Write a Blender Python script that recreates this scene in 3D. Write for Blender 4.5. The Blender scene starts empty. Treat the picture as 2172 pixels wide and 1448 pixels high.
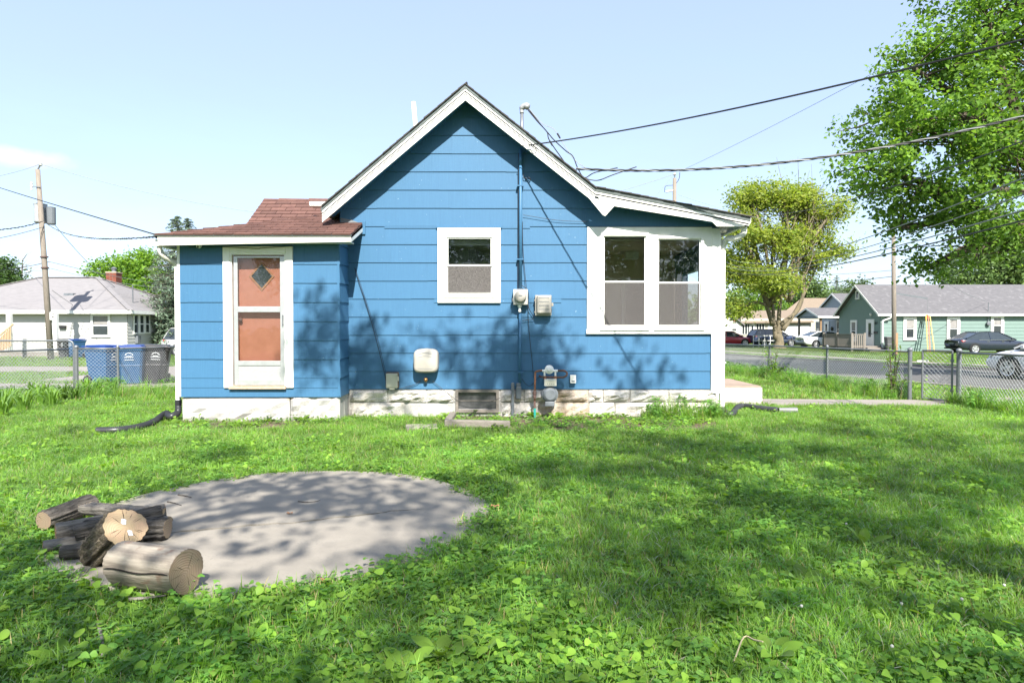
import bpy, math, random
import numpy as np
from mathutils import Vector, Matrix
random.seed(7); rng = np.random.default_rng(7)
S = bpy.context.scene; COL = S.collection
R = math.radians
# ---------------------------------------------------------------- camera, sky, sun, exposure
F = 1400.0; PITCH = math.atan(29 / F); EYE = 1.5
cam_d = bpy.data.cameras.new('camera'); cam = bpy.data.objects.new('camera', cam_d); COL.objects.link(cam)
cam_d.sensor_width = 36; cam_d.lens = F * 36 / 2172; cam_d.clip_end = 2000; cam_d.clip_start = .05
cam.location = (0, 0, EYE); cam.rotation_euler = (R(90) - PITCH, 0, 0)
S.camera = cam
SUN_EL, SUN_AZ = R(44.5), R(12)           # sun behind the camera, a little to its right
SUN_DIR = Vector((math.sin(SUN_AZ) * math.cos(SUN_EL), -math.cos(SUN_AZ) * math.cos(SUN_EL), math.sin(SUN_EL)))
W = bpy.data.worlds.new('World'); S.world = W; W.use_nodes = True
nt = W.node_tree; nt.nodes.clear()
wo = nt.nodes.new('ShaderNodeOutputWorld'); bg = nt.nodes.new('ShaderNodeBackground')
sky = nt.nodes.new('ShaderNodeTexSky'); sky.sky_type = 'NISHITA'; sky.sun_disc = False
sky.sun_elevation = SUN_EL; sky.sun_rotation = math.pi - SUN_AZ
sky.altitude = 200; sky.air_density = 1.0; sky.dust_density = 1.2; sky.ozone_density = 1.5
tc = nt.nodes.new('ShaderNodeTexCoord'); mp = nt.nodes.new('ShaderNodeMapping'); mp.inputs['Scale'].default_value = (1.3, 1.3, 5)
nz = nt.nodes.new('ShaderNodeTexNoise'); nz.inputs['Scale'].default_value = 1.6; nz.inputs['Detail'].default_value = 6; nz.inputs['Roughness'].default_value = .62
rp = nt.nodes.new('ShaderNodeValToRGB'); rp.color_ramp.elements[0].position = .42; rp.color_ramp.elements[0].color = (.62, .62, .62, 1)
rp.color_ramp.elements[1].position = .85; rp.color_ramp.elements[1].color = (.78, .78, .78, 1)
mx = nt.nodes.new('ShaderNodeMix'); mx.data_type = 'RGBA'; mx.inputs[7].default_value = (1.75, 2.05, 2.65, 1)
L = nt.links.new
L(tc.outputs['Generated'], mp.inputs['Vector']); L(mp.outputs[0], nz.inputs['Vector']); L(nz.outputs['Fac'], rp.inputs[0])
L(rp.outputs[0], mx.inputs[0]); L(sky.outputs[0], mx.inputs[6]); tn = nt.nodes.new('ShaderNodeMix'); tn.data_type = 'RGBA'; tn.blend_type = 'MULTIPLY'; tn.inputs[0].default_value = 1; tn.inputs[7].default_value = (.96, .965, 1.0, 1); 
# one small cloud low over the white house
cd = Vector(((60-1086)/F, 1, (695-338)/F)).normalized()
cs = nt.nodes.new('ShaderNodeVectorMath'); cs.operation = 'SUBTRACT'; cs.inputs[1].default_value = cd; L(tc.outputs['Generated'], cs.inputs[0])
cm_ = nt.nodes.new('ShaderNodeVectorMath'); cm_.operation = 'MULTIPLY'; cm_.inputs[1].default_value = (16, 16, 75); L(cs.outputs[0], cm_.inputs[0])
cl_ = nt.nodes.new('ShaderNodeVectorMath'); cl_.operation = 'LENGTH'; L(cm_.outputs[0], cl_.inputs[0])
cn_ = nt.nodes.new('ShaderNodeTexNoise'); cn_.inputs['Scale'].default_value = 28; cn_.inputs['Detail'].default_value = 5; L(tc.outputs['Generated'], cn_.inputs['Vector'])
ca_ = nt.nodes.new('ShaderNodeMath'); ca_.operation = 'MULTIPLY_ADD'; ca_.inputs[1].default_value = 1.6; L(cn_.outputs['Fac'], ca_.inputs[0]); L(cl_.outputs['Value'], ca_.inputs[2])
cr_ = nt.nodes.new('ShaderNodeMapRange'); cr_.inputs[1].default_value = 1.75; cr_.inputs[2].default_value = 1.0; cr_.inputs[3].default_value = 0; cr_.inputs[4].default_value = .9; L(ca_.outputs[0], cr_.inputs[0])
cx2 = nt.nodes.new('ShaderNodeMix'); cx2.data_type = 'RGBA'; cx2.inputs[7].default_value = (2.9, 2.9, 2.95, 1); L(cr_.outputs[0], cx2.inputs[0]); L(mx.outputs[2], cx2.inputs[6]); L(cx2.outputs[2], tn.inputs[6]); L(tn.outputs[2], bg.inputs[0]); L(bg.outputs[0], wo.inputs[0])
bg.inputs[1].default_value = .122
sun_d = bpy.data.lights.new('sun', 'SUN'); sun_d.energy = 3.8; sun_d.angle = R(.53); sun_d.color = (1, .955, .88)
sun = bpy.data.objects.new('sun', sun_d); COL.objects.link(sun); sun.location = (6, -20, 25)
sun.rotation_euler = SUN_DIR.to_track_quat('Z', 'Y').to_euler()
S.view_settings.view_transform = 'Standard'; S.view_settings.look = 'None'; S.view_settings.gamma = 1
S.view_settings.exposure = 1.68; S.view_settings.use_curve_mapping = False
S.render.resolution_x = 1024; S.render.resolution_y = 682

# ---------------------------------------------------------------- helpers
def P(px, py, Y):
    a = (px - 1086) / F; b = (724 - py) / F
    d = (a, math.cos(PITCH) + b * math.sin(PITCH), -math.sin(PITCH) + b * math.cos(PITCH))
    t = Y / d[1]
    return Vector((d[0] * t, Y, EYE + d[2] * t))
def G(y):
    return 0.0 if y < 11 else -.011 * (min(y, 35) - 11)
def PX(px, Y): return P(px, 700, Y).x
def PZ(py, Y): return P(1086, py, Y).z

class MB:
    def __init__(s): s.v = []; s.f = []; s.mi = []; s.cur = 0
    def add(s, vs, fs):
        o = len(s.v); s.v += [tuple(p) for p in vs]
        for q in fs: s.f.append([o + i for i in q]); s.mi.append(s.cur)
        return s
    def box(s, x0, y0, z0, x1, y1, z1):
        return s.add([(x0,y0,z0),(x1,y0,z0),(x1,y1,z0),(x0,y1,z0),(x0,y0,z1),(x1,y0,z1),(x1,y1,z1),(x0,y1,z1)],
            [(3,2,1,0),(4,5,6,7),(0,1,5,4),(1,2,6,5),(2,3,7,6),(3,0,4,7)])
    def obox(s, c, u, v, w):
        c, u, v, w = Vector(c), Vector(u), Vector(v), Vector(w)
        p = [c-u-v-w, c+u-v-w, c+u+v-w, c-u+v-w, c-u-v+w, c+u-v+w, c+u+v+w, c-u+v+w]
        return s.add(p, [(3,2,1,0),(4,5,6,7),(0,1,5,4),(1,2,6,5),(2,3,7,6),(3,0,4,7)])
    def bar(s, a, b, t, h=None, up=(0, 0, 1)):
        a, b = Vector(a), Vector(b); h = t if h is None else h
        d = (b - a); n = d.normalized(); up = Vector(up)
        if abs(n.dot(up)) > .99: up = Vector((0, 1, 0))
        u = n.cross(up).normalized(); v = u.cross(n)
        return s.obox((a + b) / 2, d / 2, u * t / 2, v * h / 2)
    def prism(s, poly, off):
        n = len(poly); off = Vector(off); a = [Vector(p) for p in poly]; b = [p + off for p in a]
        return s.add(a + b, [tuple(range(n)), tuple(range(2*n-1, n-1, -1))] + [(i, i+n, (i+1) % n + n, (i+1) % n) for i in range(n)])
    def poly(s, pts): return s.add(pts, [tuple(range(len(pts)))])
    def tube(s, pts, r, n=8, caps=True):
        pts = [Vector(p) for p in pts]; k = len(pts)
        rs = [r] * k if isinstance(r, (int, float)) else r
        t0 = (pts[1] - pts[0]).normalized(); u = t0.orthogonal().normalized(); vs = []
        for i in range(k):
            t = (pts[min(i+1, k-1)] - pts[max(i-1, 0)]).normalized()
            u = (u - t * u.dot(t))
            u = u.normalized() if u.length > 1e-6 else t.orthogonal().normalized()
            w = t.cross(u)
            for j in range(n):
                a = 2 * math.pi * j / n
                vs.append(pts[i] + (u * math.cos(a) + w * math.sin(a)) * rs[i])
        fs = [(i*n+j, i*n+(j+1) % n, (i+1)*n+(j+1) % n, (i+1)*n+j) for i in range(k-1) for j in range(n)]
        if caps: fs += [tuple(range(n-1, -1, -1)), tuple((k-1)*n+j for j in range(n))]
        return s.add(vs, fs)
    def lathe(s, prof, c, axis=(0, 0, 1), n=20):
        c = Vector(c); ax = Vector(axis).normalized(); u = ax.orthogonal().normalized(); w = ax.cross(u); vs = []
        for (r, h) in prof:
            for j in range(n):
                a = 2*math.pi*j/n; vs.append(c + ax*h + (u*math.cos(a) + w*math.sin(a)) * max(r, 1e-4))
        k = len(prof)
        fs = [(i*n+j, i*n+(j+1) % n, (i+1)*n+(j+1) % n, (i+1)*n+j) for i in range(k-1) for j in range(n)]
        fs += [tuple(range(n-1, -1, -1)), tuple((k-1)*n+j for j in range(n))]
        return s.add(vs, fs)
    def build(s, name, mat, parent=None, smooth=False, bevel=0, **kw):
        me = bpy.data.meshes.new(name); me.from_pydata(s.v, [], s.f)
        for m in (mat if isinstance(mat, (list, tuple)) else [mat]): me.materials.append(m)
        if any(s.mi): me.polygons.foreach_set('material_index', s.mi)
        if smooth: me.polygons.foreach_set('use_smooth', [True] * len(s.f))
        return link(name, me, parent, bevel, smooth, **kw)

WM = {}
def link(name, me, parent=None, bevel=0, smooth=False, label=None, cat=None, group=None, kind=None):
    o = bpy.data.objects.new(name, me); COL.objects.link(o)
    if parent is not None:
        o.parent = parent
        if parent in WM: o.matrix_parent_inverse = WM[parent].inverted()
    if bevel:
        b = o.modifiers.new('bevel', 'BEVEL'); b.width = bevel; b.segments = 2; b.limit_method = 'ANGLE'
        if smooth is None: pass
    if label: o['label'] = label
    if cat: o['category'] = cat
    if group: o['group'] = group
    if kind: o['kind'] = kind
    return o
def thing(name, label, cat, loc=(0, 0, 0), group=None, rz=0):
    """Empty at the base of a thing; its parts are built in world coordinates"""
    o = bpy.data.objects.new(name, None); COL.objects.link(o); o.empty_display_size = .2
    o.location = loc; o.rotation_euler = (0, 0, rz); WM[o] = Matrix.Translation(Vector(loc)) @ Matrix.Rotation(rz, 4, 'Z')
    o['label'] = label; o['category'] = cat
    if group: o['group'] = group
    return o
def proto(name, label, cat, group=None):
    """Empty for a thing whose parts are built in local coordinates"""
    o = bpy.data.objects.new(name, None); COL.objects.link(o); o.empty_display_size = .2
    o['label'] = label; o['category'] = cat
    if group: o['group'] = group
    return o
def copy_tree(o, parent=None):
    c = o.copy(); COL.objects.link(c); c.parent = parent
    for ch in list(o.children): copy_tree(ch, c)
    return c
def sub_rect(r, o):
    x0, x1, z0, z1 = r; a0, a1, b0, b1 = o
    if a0 >= x1 or a1 <= x0 or b0 >= z1 or b1 <= z0: return [r]
    out = []
    if b0 > z0: out.append((x0, x1, z0, b0))
    if b1 < z1: out.append((x0, x1, b1, z1))
    m0, m1 = max(z0, b0), min(z1, b1)
    if a0 > x0: out.append((x0, a0, m0, m1))
    if a1 < x1: out.append((a1, x1, m0, m1))
    return out
def clip(poly, cl):
    """poly clipped by a convex counter-clockwise polygon (2D)"""
    out = list(poly)
    for i in range(len(cl)):
        a, b = cl[i], cl[(i+1) % len(cl)]; inp, out = out, []
        side = lambda p: (b[0]-a[0])*(p[1]-a[1]) - (b[1]-a[1])*(p[0]-a[0])
        for j in range(len(inp)):
            p, q = inp[j], inp[(j+1) % len(inp)]; sp, sq = side(p), side(q)
            if sp >= 0: out.append(p)
            if (sp >= 0) != (sq >= 0):
                t = sp / (sp - sq); out.append((p[0]+(q[0]-p[0])*t, p[1]+(q[1]-p[1])*t))
        if len(out) < 3: return []
    return out
def area2(p): return abs(sum(p[i][0]*p[(i+1) % len(p)][1] - p[(i+1) % len(p)][0]*p[i][1] for i in range(len(p)))) / 2
def cyl_between(a, b, r, n=8): return MB().tube([a, b], r, n)
def arc(a, b, sag, n=16):
    a, b = Vector(a), Vector(b)
    return [a.lerp(b, i/n) - Vector((0, 0, sag * 4 * (i/n) * (1 - i/n))) for i in range(n+1)]
def smooth_path(pts, n=6):
    """Catmull-Rom through the points"""
    p = [Vector(q) for q in pts]; p = [p[0]*2 - p[1]] + p + [p[-1]*2 - p[-2]]; out = []
    for i in range(1, len(p)-2):
        for k in range(n):
            t = k/n; a, b, c, d = p[i-1], p[i], p[i+1], p[i+2]
            out.append(.5*((2*b) + (c-a)*t + (2*a-5*b+4*c-d)*t*t + (3*b-a-3*c+d)*t**3))
    return out + [p[-2]]

# ---------------------------------------------------------------- materials
def M(name, c, rough=.6, c2=None, var=.5, nscale=6, det=4, bump=0, bscale=40, bdist=.01, metal=0, spec=.4, stretch=(1, 1, 1), objvar=0, speck=None, trans=0, vein=None):
    m = bpy.data.materials.new(name); m.use_nodes = True; n = m.node_tree.nodes; l = m.node_tree.links.new
    b = n['Principled BSDF']; b.inputs['Roughness'].default_value = rough; b.inputs['Metallic'].default_value = metal
    b.inputs['Specular IOR Level'].default_value = spec
    t = n.new('ShaderNodeTexCoord'); mpn = n.new('ShaderNodeMapping'); mpn.inputs['Scale'].default_value = stretch
    l(t.outputs['Object'], mpn.inputs['Vector'])
    c2 = c2 or tuple(min(1, x*(1-var*.45)) for x in c)
    no = n.new('ShaderNodeTexNoise'); no.inputs['Scale'].default_value = nscale; no.inputs['Detail'].default_value = det; no.inputs['Roughness'].default_value = .62
    l(mpn.outputs[0], no.inputs['Vector'])
    ra = n.new('ShaderNodeValToRGB'); ra.color_ramp.elements[0].position = .32; ra.color_ramp.elements[1].position = .68
    ra.color_ramp.elements[0].color = (*c2, 1); ra.color_ramp.elements[1].color = (*c, 1)
    l(no.outputs['Fac'], ra.inputs[0]); out = ra.outputs[0]
    if speck:
        v = n.new('ShaderNodeTexNoise'); v.inputs['Scale'].default_value = speck[1]; v.inputs['Detail'].default_value = 3
        l(t.outputs['Object'], v.inputs['Vector'])
        r2 = n.new('ShaderNodeValToRGB'); r2.color_ramp.elements[0].position = speck[2]; r2.color_ramp.elements[1].position = speck[2]+speck[3]
        l(v.outputs['Fac'], r2.inputs[0])
        mm = n.new('ShaderNodeMix'); mm.data_type = 'RGBA'; mm.inputs[7].default_value = (*speck[0], 1)
        l(r2.outputs[0], mm.inputs[0]); l(out, mm.inputs[6]); out = mm.outputs[2]
    if vein:
        v = n.new('ShaderNodeTexNoise'); v.inputs['Scale'].default_value = vein[1]; v.inputs['Detail'].default_value = 6; v.inputs['Roughness'].default_value = .7; l(mpn.outputs[0], v.inputs['Vector'])
        q1 = n.new('ShaderNodeMath'); q1.operation = 'SUBTRACT'; q1.inputs[1].default_value = .5; l(v.outputs['Fac'], q1.inputs[0]); q2 = n.new('ShaderNodeMath'); q2.operation = 'ABSOLUTE'; l(q1.outputs[0], q2.inputs[0])
        q3 = n.new('ShaderNodeMapRange'); q3.inputs[1].default_value = vein[2]; q3.inputs[2].default_value = 0; q3.inputs[3].default_value = 0; q3.inputs[4].default_value = vein[3]; l(q2.outputs[0], q3.inputs[0])
        mm = n.new('ShaderNodeMix'); mm.data_type = 'RGBA'; mm.inputs[7].default_value = (*vein[0], 1); l(q3.outputs[0], mm.inputs[0]); l(out, mm.inputs[6]); out = mm.outputs[2]
    if objvar:
        oi = n.new('ShaderNodeObjectInfo'); mr = n.new('ShaderNodeMapRange'); mr.inputs[3].default_value = 1-objvar; mr.inputs[4].default_value = 1+objvar
        l(oi.outputs['Random'], mr.inputs[0]); hs = n.new('ShaderNodeHueSaturation'); l(mr.outputs[0], hs.inputs['Value']); l(out, hs.inputs['Color']); out = hs.outputs[0]
    l(out, b.inputs['Base Color'])
    if bump:
        bn = n.new('ShaderNodeTexNoise'); bn.inputs['Scale'].default_value = bscale; bn.inputs['Detail'].default_value = 5; bn.inputs['Roughness'].default_value = .65
        l(mpn.outputs[0], bn.inputs['Vector']); bu = n.new('ShaderNodeBump'); bu.inputs['Strength'].default_value = bump; bu.inputs['Distance'].default_value = bdist
        l(bn.outputs['Fac'], bu.inputs['Height']); l(bu.outputs[0], b.inputs['Normal'])
    return m
def leaf_mat(name, c, c2, tr=.35, gloss=.12, hue=.02):
    m = bpy.data.materials.new(name); m.use_nodes = True; n = m.node_tree.nodes; l = m.node_tree.links.new
    n.clear(); o = n.new('ShaderNodeOutputMaterial')
    ge = n.new('ShaderNodeNewGeometry'); oi = n.new('ShaderNodeObjectInfo')
    ra = n.new('ShaderNodeValToRGB'); ra.color_ramp.elements[0].color = (*c2, 1); ra.color_ramp.elements[1].color = (*c, 1)
    l(ge.outputs['Random Per Island'], ra.inputs[0])
    hs = n.new('ShaderNodeHueSaturation'); mr = n.new('ShaderNodeMapRange'); mr.inputs[3].default_value = .72; mr.inputs[4].default_value = 1.25
    tcn_ = n.new('ShaderNodeTexCoord'); cn = n.new('ShaderNodeTexNoise'); cn.inputs['Scale'].default_value = .9; cn.inputs['Detail'].default_value = 3; l(ge.outputs['Position'], cn.inputs['Vector'])
    cm = n.new('ShaderNodeMapRange'); cm.inputs[1].default_value = .3; cm.inputs[2].default_value = .7; cm.inputs[3].default_value = .74; cm.inputs[4].default_value = 1.3; l(cn.outputs['Fac'], cm.inputs[0])
    mv = n.new('ShaderNodeMath'); mv.operation = 'MULTIPLY'; l(cm.outputs[0], mv.inputs[1])
    l(oi.outputs['Random'], mr.inputs[0]); l(mr.outputs[0], mv.inputs[0]); l(mv.outputs[0], hs.inputs['Value']); l(ra.outputs[0], hs.inputs['Color'])
    d = n.new('ShaderNodeBsdfDiffuse'); t = n.new('ShaderNodeBsdfTranslucent'); g = n.new('ShaderNodeBsdfGlossy'); g.inputs['Roughness'].default_value = .42
    g.inputs['Color'].default_value = (.8, .85, .8, 1)
    h2 = n.new('ShaderNodeHueSaturation'); h2.inputs['Saturation'].default_value = 1.15; h2.inputs['Value'].default_value = 1.85; h2.inputs['Hue'].default_value = .5 - hue
    l(hs.outputs[0], h2.inputs['Color']); l(hs.outputs[0], d.inputs['Color']); l(h2.outputs[0], t.inputs['Color'])
    m1 = n.new('ShaderNodeMixShader'); m1.inputs[0].default_value = tr; l(d.outputs[0], m1.inputs[1]); l(t.outputs[0], m1.inputs[2])
    fr = n.new('ShaderNodeFresnel'); fr.inputs[0].default_value = 1.4
    mul = n.new('ShaderNodeMath'); mul.operation = 'MULTIPLY'; mul.inputs[1].default_value = gloss * 3; l(fr.outputs[0], mul.inputs[0])
    m2 = n.new('ShaderNodeMixShader'); l(mul.outputs[0], m2.inputs[0]); l(m1.outputs[0], m2.inputs[1]); l(g.outputs[0], m2.inputs[2]); l(m2.outputs[0], o.inputs[0])
    return m
def glass_mat(name, tint=(.9, .95, .95), refl=1.0):
    m = bpy.data.materials.new(name); m.use_nodes = True; n = m.node_tree.nodes; l = m.node_tree.links.new; n.clear()
    o = n.new('ShaderNodeOutputMaterial'); t = n.new('ShaderNodeBsdfTransparent'); t.inputs[0].default_value = (*tint, 1)
    g = n.new('ShaderNodeBsdfGlossy'); g.inputs['Roughness'].default_value = .015
    fr = n.new('ShaderNodeFresnel'); fr.inputs[0].default_value = 1.5
    mu = n.new('ShaderNodeMath'); mu.operation = 'MULTIPLY_ADD'; mu.inputs[1].default_value = 1.15*refl; mu.inputs[2].default_value = .02; mu.use_clamp = True
    tcx = n.new('ShaderNodeTexCoord'); no = n.new('ShaderNodeTexNoise'); no.inputs['Scale'].default_value = 2.5
    bu = n.new('ShaderNodeBump'); bu.inputs['Strength'].default_value = .05; bu.inputs['Distance'].default_value = .05
    l(tcx.outputs['Object'], no.inputs['Vector']); l(no.outputs['Fac'], bu.inputs['Height']); l(bu.outputs[0], g.inputs['Normal'])
    l(fr.outputs[0], mu.inputs[0]); mxs = n.new('ShaderNodeMixShader'); l(mu.outputs[0], mxs.inputs[0]); l(t.outputs[0], mxs.inputs[1]); l(g.outputs[0], mxs.inputs[2]); l(mxs.outputs[0], o.inputs[0])
    return m
def screen_mat(name, c=(.22, .22, .22), opa=.62):
    m = bpy.data.materials.new(name); m.use_nodes = True; n = m.node_tree.nodes; l = m.node_tree.links.new; n.clear()
    o = n.new('ShaderNodeOutputMaterial'); t = n.new('ShaderNodeBsdfTransparent'); d = n.new('ShaderNodeBsdfDiffuse')
    tcx = n.new('ShaderNodeTexCoord'); no = n.new('ShaderNodeTexNoise'); no.inputs['Scale'].default_value = 95; no.inputs['Detail'].default_value = 2
    ra = n.new('ShaderNodeValToRGB'); ra.color_ramp.elements[0].color = (*[x*.55 for x in c], 1); ra.color_ramp.elements[1].color = (*[x*1.45 for x in c], 1)
    ra.color_ramp.elements[0].position = .35; ra.color_ramp.elements[1].position = .65
    l(tcx.outputs['Object'], no.inputs['Vector']); l(no.outputs['Fac'], ra.inputs[0]); l(ra.outputs[0], d.inputs[0])
    mxs = n.new('ShaderNodeMixShader'); mxs.inputs[0].default_value = opa; l(t.outputs[0], mxs.inputs[1]); l(d.outputs[0], mxs.inputs[2]); l(mxs.outputs[0], o.inputs[0])
    return m
BLUE = M('blue_paint', (.045, .142, .259), .55, (.039, .127, .237), nscale=1.1, bump=.35, bscale=3, bdist=.006, stretch=(60, 60, 1.2), objvar=.018, speck=((.30, .42, .50), 34, .745, .012))
BLUE_P = M('blue_paint_plain', (.045, .142, .259), .5, nscale=5, var=.15, bump=.1, bscale=60)
WHITE = M('white_paint', (.80, .80, .77), .45, (.70, .69, .64), nscale=3.5, bump=.08, bscale=50)
WHITE_OLD = M('white_paint_weathered', (.629, .620, .570), .6, (.510, .484, .408), nscale=5, bump=.2, bscale=60, speck=((.30, .25, .18), 16, .70, .05))
STONE = M('painted_stone', (.544, .521, .485), .8, (.455, .418, .367), nscale=7, bump=.75, bscale=22, bdist=.03, speck=((.38, .27, .17), 4.5, .66, .06), vein=((.20, .18, .16), 7, .016, .55))
STONE_TAN = M('bare_stone', (.326, .245, .163), .85, (.422, .367, .306), nscale=9, bump=.8, bscale=26, bdist=.03)
PARGE = M('painted_plaster', (.406, .395, .378), .8, (.351, .340, .319), nscale=3.5, bump=.45, bscale=14, bdist=.02, speck=((.36, .28, .20), 3.2, .66, .10), vein=((.22, .20, .18), 2.6, .010, .8))
ALU = M('aluminium', (.527, .535, .535), .38, (.442, .451, .451), nscale=9, metal=.55)
ALU_DULL = M('aluminium_dull', (.440, .448, .448), .5, (.336, .336, .336), nscale=30, metal=.3, stretch=(1, 1, 3))
GALV = M('galvanised_steel', (.214, .225, .236), .48, (.160, .171, .182), nscale=24, metal=.55)
GALV_W = M('galvanised_wire', (.449, .462, .469), .45, nscale=24, metal=.35)
GREY_P = M('grey_paint', (.151, .168, .181), .5, (.122, .135, .148), nscale=14, bump=.1, bscale=60)
BEIGE = M('beige_plastic', (.379, .355, .312), .45, nscale=8, var=.2)
CREAM_PL = M('cream_plastic', (.404, .398, .318), .5, nscale=8, var=.2)
RUST = M('rusty_pipe', (.272, .128, .072), .75, (.160, .072, .048), nscale=30, bump=.3, bscale=80)
RUST_D = M('dark_rust', (.12, .07, .06), .75, nscale=30, bump=.3, bscale=80)
GREENPL = M('green_sleeve', (.02, .30, .26), .5)
DRIP = M('drip_edge', (.122, .138, .134), .45, (.081, .097, .093), nscale=7, metal=.3)
DARKSH = M('dark_shingle', (.045, .042, .04), .9, (.07, .065, .06), nscale=20, bump=.4, bscale=120)
REDSH = M('red_shingle', (.133, .068, .053), .9, (.099, .048, .039), nscale=9, bump=.5, bscale=260, bdist=.004, objvar=.22, speck=((.21, .125, .10), 200, .62, .1))
REDBASE = M('red_shingle_joint', (.05, .022, .018), .95)
BROWN = M('brown_door_paint', (.389, .162, .108), .5, (.335, .135, .086), nscale=6, bump=.1, bscale=50, speck=((.5, .36, .28), 60, .74, .02))
WOODTRIM = M('varnished_wood', (.34, .17, .09), .45)
BLACK = M('black_plastic', (.02, .02, .022), .5, nscale=20)
WIRE = M('black_cable', (.022, .022, .025), .55)
WIRE_G = M('grey_cable', (.22, .23, .24), .5)
GLASS = glass_mat('window_glass'); GLASS_D = glass_mat('storm_glass', (.98, .98, .97), .3)
GLASS_BG = M('dark_window_glass', (.035, .045, .05), .08, spec=.8)
SCREEN = screen_mat('insect_screen', (.115, .107, .104), .72); SCREEN2 = screen_mat('insect_screen_fine', (.13, .12, .115), .8)
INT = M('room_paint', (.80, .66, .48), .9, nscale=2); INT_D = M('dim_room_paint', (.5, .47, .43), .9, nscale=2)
CURT = M('window_shade', (.294, .280, .266), .9, nscale=3)
CONC = M('concrete', (.276, .248, .207), .9, (.216, .195, .164), nscale=3.5, det=8, bump=.5, bscale=160, bdist=.004, speck=((.215, .195, .165), 60, .56, .14))
CONC_L = M('pale_concrete', (.281, .251, .221), .9, (.230, .204, .178), nscale=3, bump=.4, bscale=70, bdist=.006)
ASPH = M('asphalt', (.117, .113, .109), .95, (.088, .085, .081), nscale=.7, det=8, bump=.3, bscale=60)
DIRT = M('bare_soil', (.089, .060, .039), .95, (.162, .119, .085), nscale=14, det=8, bump=.9, bscale=40, bdist=.03)
TIMBER = M('weathered_timber', (.242, .217, .184), .85, (.153, .134, .115), nscale=6, bump=.6, bscale=20, bdist=.01, stretch=(1, 14, 14))
POLE = M('pole_wood', (.26, .225, .185), .9, (.16, .135, .11), nscale=5, bump=.5, bscale=18, bdist=.02, stretch=(9, 9, .6))
BARK = M('tree_bark', (.145, .115, .085), .95, (.07, .055, .042), nscale=5, bump=1, bscale=12, bdist=.06, stretch=(3, 3, .8))
BARK_Y = M('pale_tree_bark', (.204, .167, .102), .9, (.109, .092, .068), nscale=3, bump=.8, bscale=8, bdist=.05, stretch=(2.5, 2.5, .7))
# ---------------------------------------------------------------- ground, street, paths
def lawn_material():
    m = bpy.data.materials.new('lawn_soil'); m.use_nodes = True; n = m.node_tree.nodes; l = m.node_tree.links.new
    b = n['Principled BSDF']; b.inputs['Roughness'].default_value = .95; b.inputs['Specular IOR Level'].default_value = .1
    t = n.new('ShaderNodeTexCoord'); a = n.new('ShaderNodeTexNoise'); a.inputs['Scale'].default_value = .55; a.inputs['Detail'].default_value = 8; a.inputs['Roughness'].default_value = .7
    c = n.new('ShaderNodeTexNoise'); c.inputs['Scale'].default_value = 22; c.inputs['Detail'].default_value = 6
    r1 = n.new('ShaderNodeValToRGB'); e = r1.color_ramp.elements; e[0].position = .3; e[0].color = (.050, .085, .020, 1); e[1].position = .7; e[1].color = (.13, .19, .035, 1)
    r2 = n.new('ShaderNodeValToRGB'); e = r2.color_ramp.elements; e[0].position = .35; e[0].color = (.55, .5, .4, 1); e[1].position = .65; e[1].color = (1.15, 1.15, 1, 1)
    mm = n.new('ShaderNodeMix'); mm.data_type = 'RGBA'; mm.blend_type = 'MULTIPLY'; mm.inputs[0].default_value = 1
    l(t.outputs['Object'], a.inputs['Vector']); l(t.outputs['Object'], c.inputs['Vector']); l(a.outputs['Fac'], r1.inputs[0]); l(c.outputs['Fac'], r2.inputs[0])
    l(r1.outputs[0], mm.inputs[6]); l(r2.outputs[0], mm.inputs[7]); l(mm.outputs[2], b.inputs['Base Color'])
    bu = n.new('ShaderNodeBump'); bu.inputs['Strength'].default_value = 1; bu.inputs['Distance'].default_value = .06; l(c.outputs['Fac'], bu.inputs['Height']); l(bu.outputs[0], b.inputs['Normal'])
    return m
LAWN = lawn_material()
g = MB(); ys = [-600, -60, -10, 0, 11, 17, 23, 29, 35, 60, 120, 900]; xs = [-900, -60, -20, 0, 20, 60, 900]
g.v = [(x, y, G(y)) for y in ys for x in xs]; nx = len(xs)
g.f = [[j*nx+i, j*nx+i+1, (j+1)*nx+i+1, (j+1)*nx+i] for j in range(len(ys)-1) for i in range(nx-1)]; g.mi = [0]*len(g.f)
g.build('ground', LAWN, kind='structure')
# street: a straight band running away to the left behind the house
RD = Vector((-.26, .966)).normalized(); RN = Vector((RD.y, -RD.x))          # along, and to the far (right) side
R0 = Vector((10.2, 24.0)); RW = 8.4
def road_pt(s, w): return R0 + RD*s + RN*w
def strip(name, w0, w1, mat, dz, s0=-60, s1=120, step=3.0, thick=0, **kw):
    m = MB(); k = int((s1-s0)/step)
    for i in range(k+1):
        s = s0 + (s1-s0)*i/k
        for w in (w0, w1):
            p = road_pt(s, w); m.v.append((p.x, p.y, G(p.y)+dz))
    for i in range(k): m.f.append([2*i, 2*i+1, 2*i+3, 2*i+2]); m.mi.append(0)
    if thick:
        o = len(m.v); m.v += [(x, y, z-thick) for x, y, z in m.v[:o]]
        for i in range(k): m.f.append([2*i, 2*i+2, o+2*i+2, o+2*i]); m.f.append([2*i+1, o+2*i+1, o+2*i+3, 2*i+3]); m.mi += [0, 0]
    return m.build(name, mat, kind='structure', **kw)
strip('street', 0, RW, ASPH, .012)
strip('kerb', RW, RW+.16, CONC_L, .11, thick=.16)
strip('kerb', -.16, 0, CONC_L, .05, thick=.1)
strip('sidewalk', RW+3.2, RW+4.4, CONC_L, .02, thick=.05)
def sheet(name, pts, mat, dz=.02, thick=.05, **kw):
    """flat paving given by ground points, following the ground's slope"""
    m = MB(); m.prism([(x, y, G(y)+dz) for x, y in pts], (0, 0, -thick)); return m.build(name, mat, kind='structure', **kw)
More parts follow.
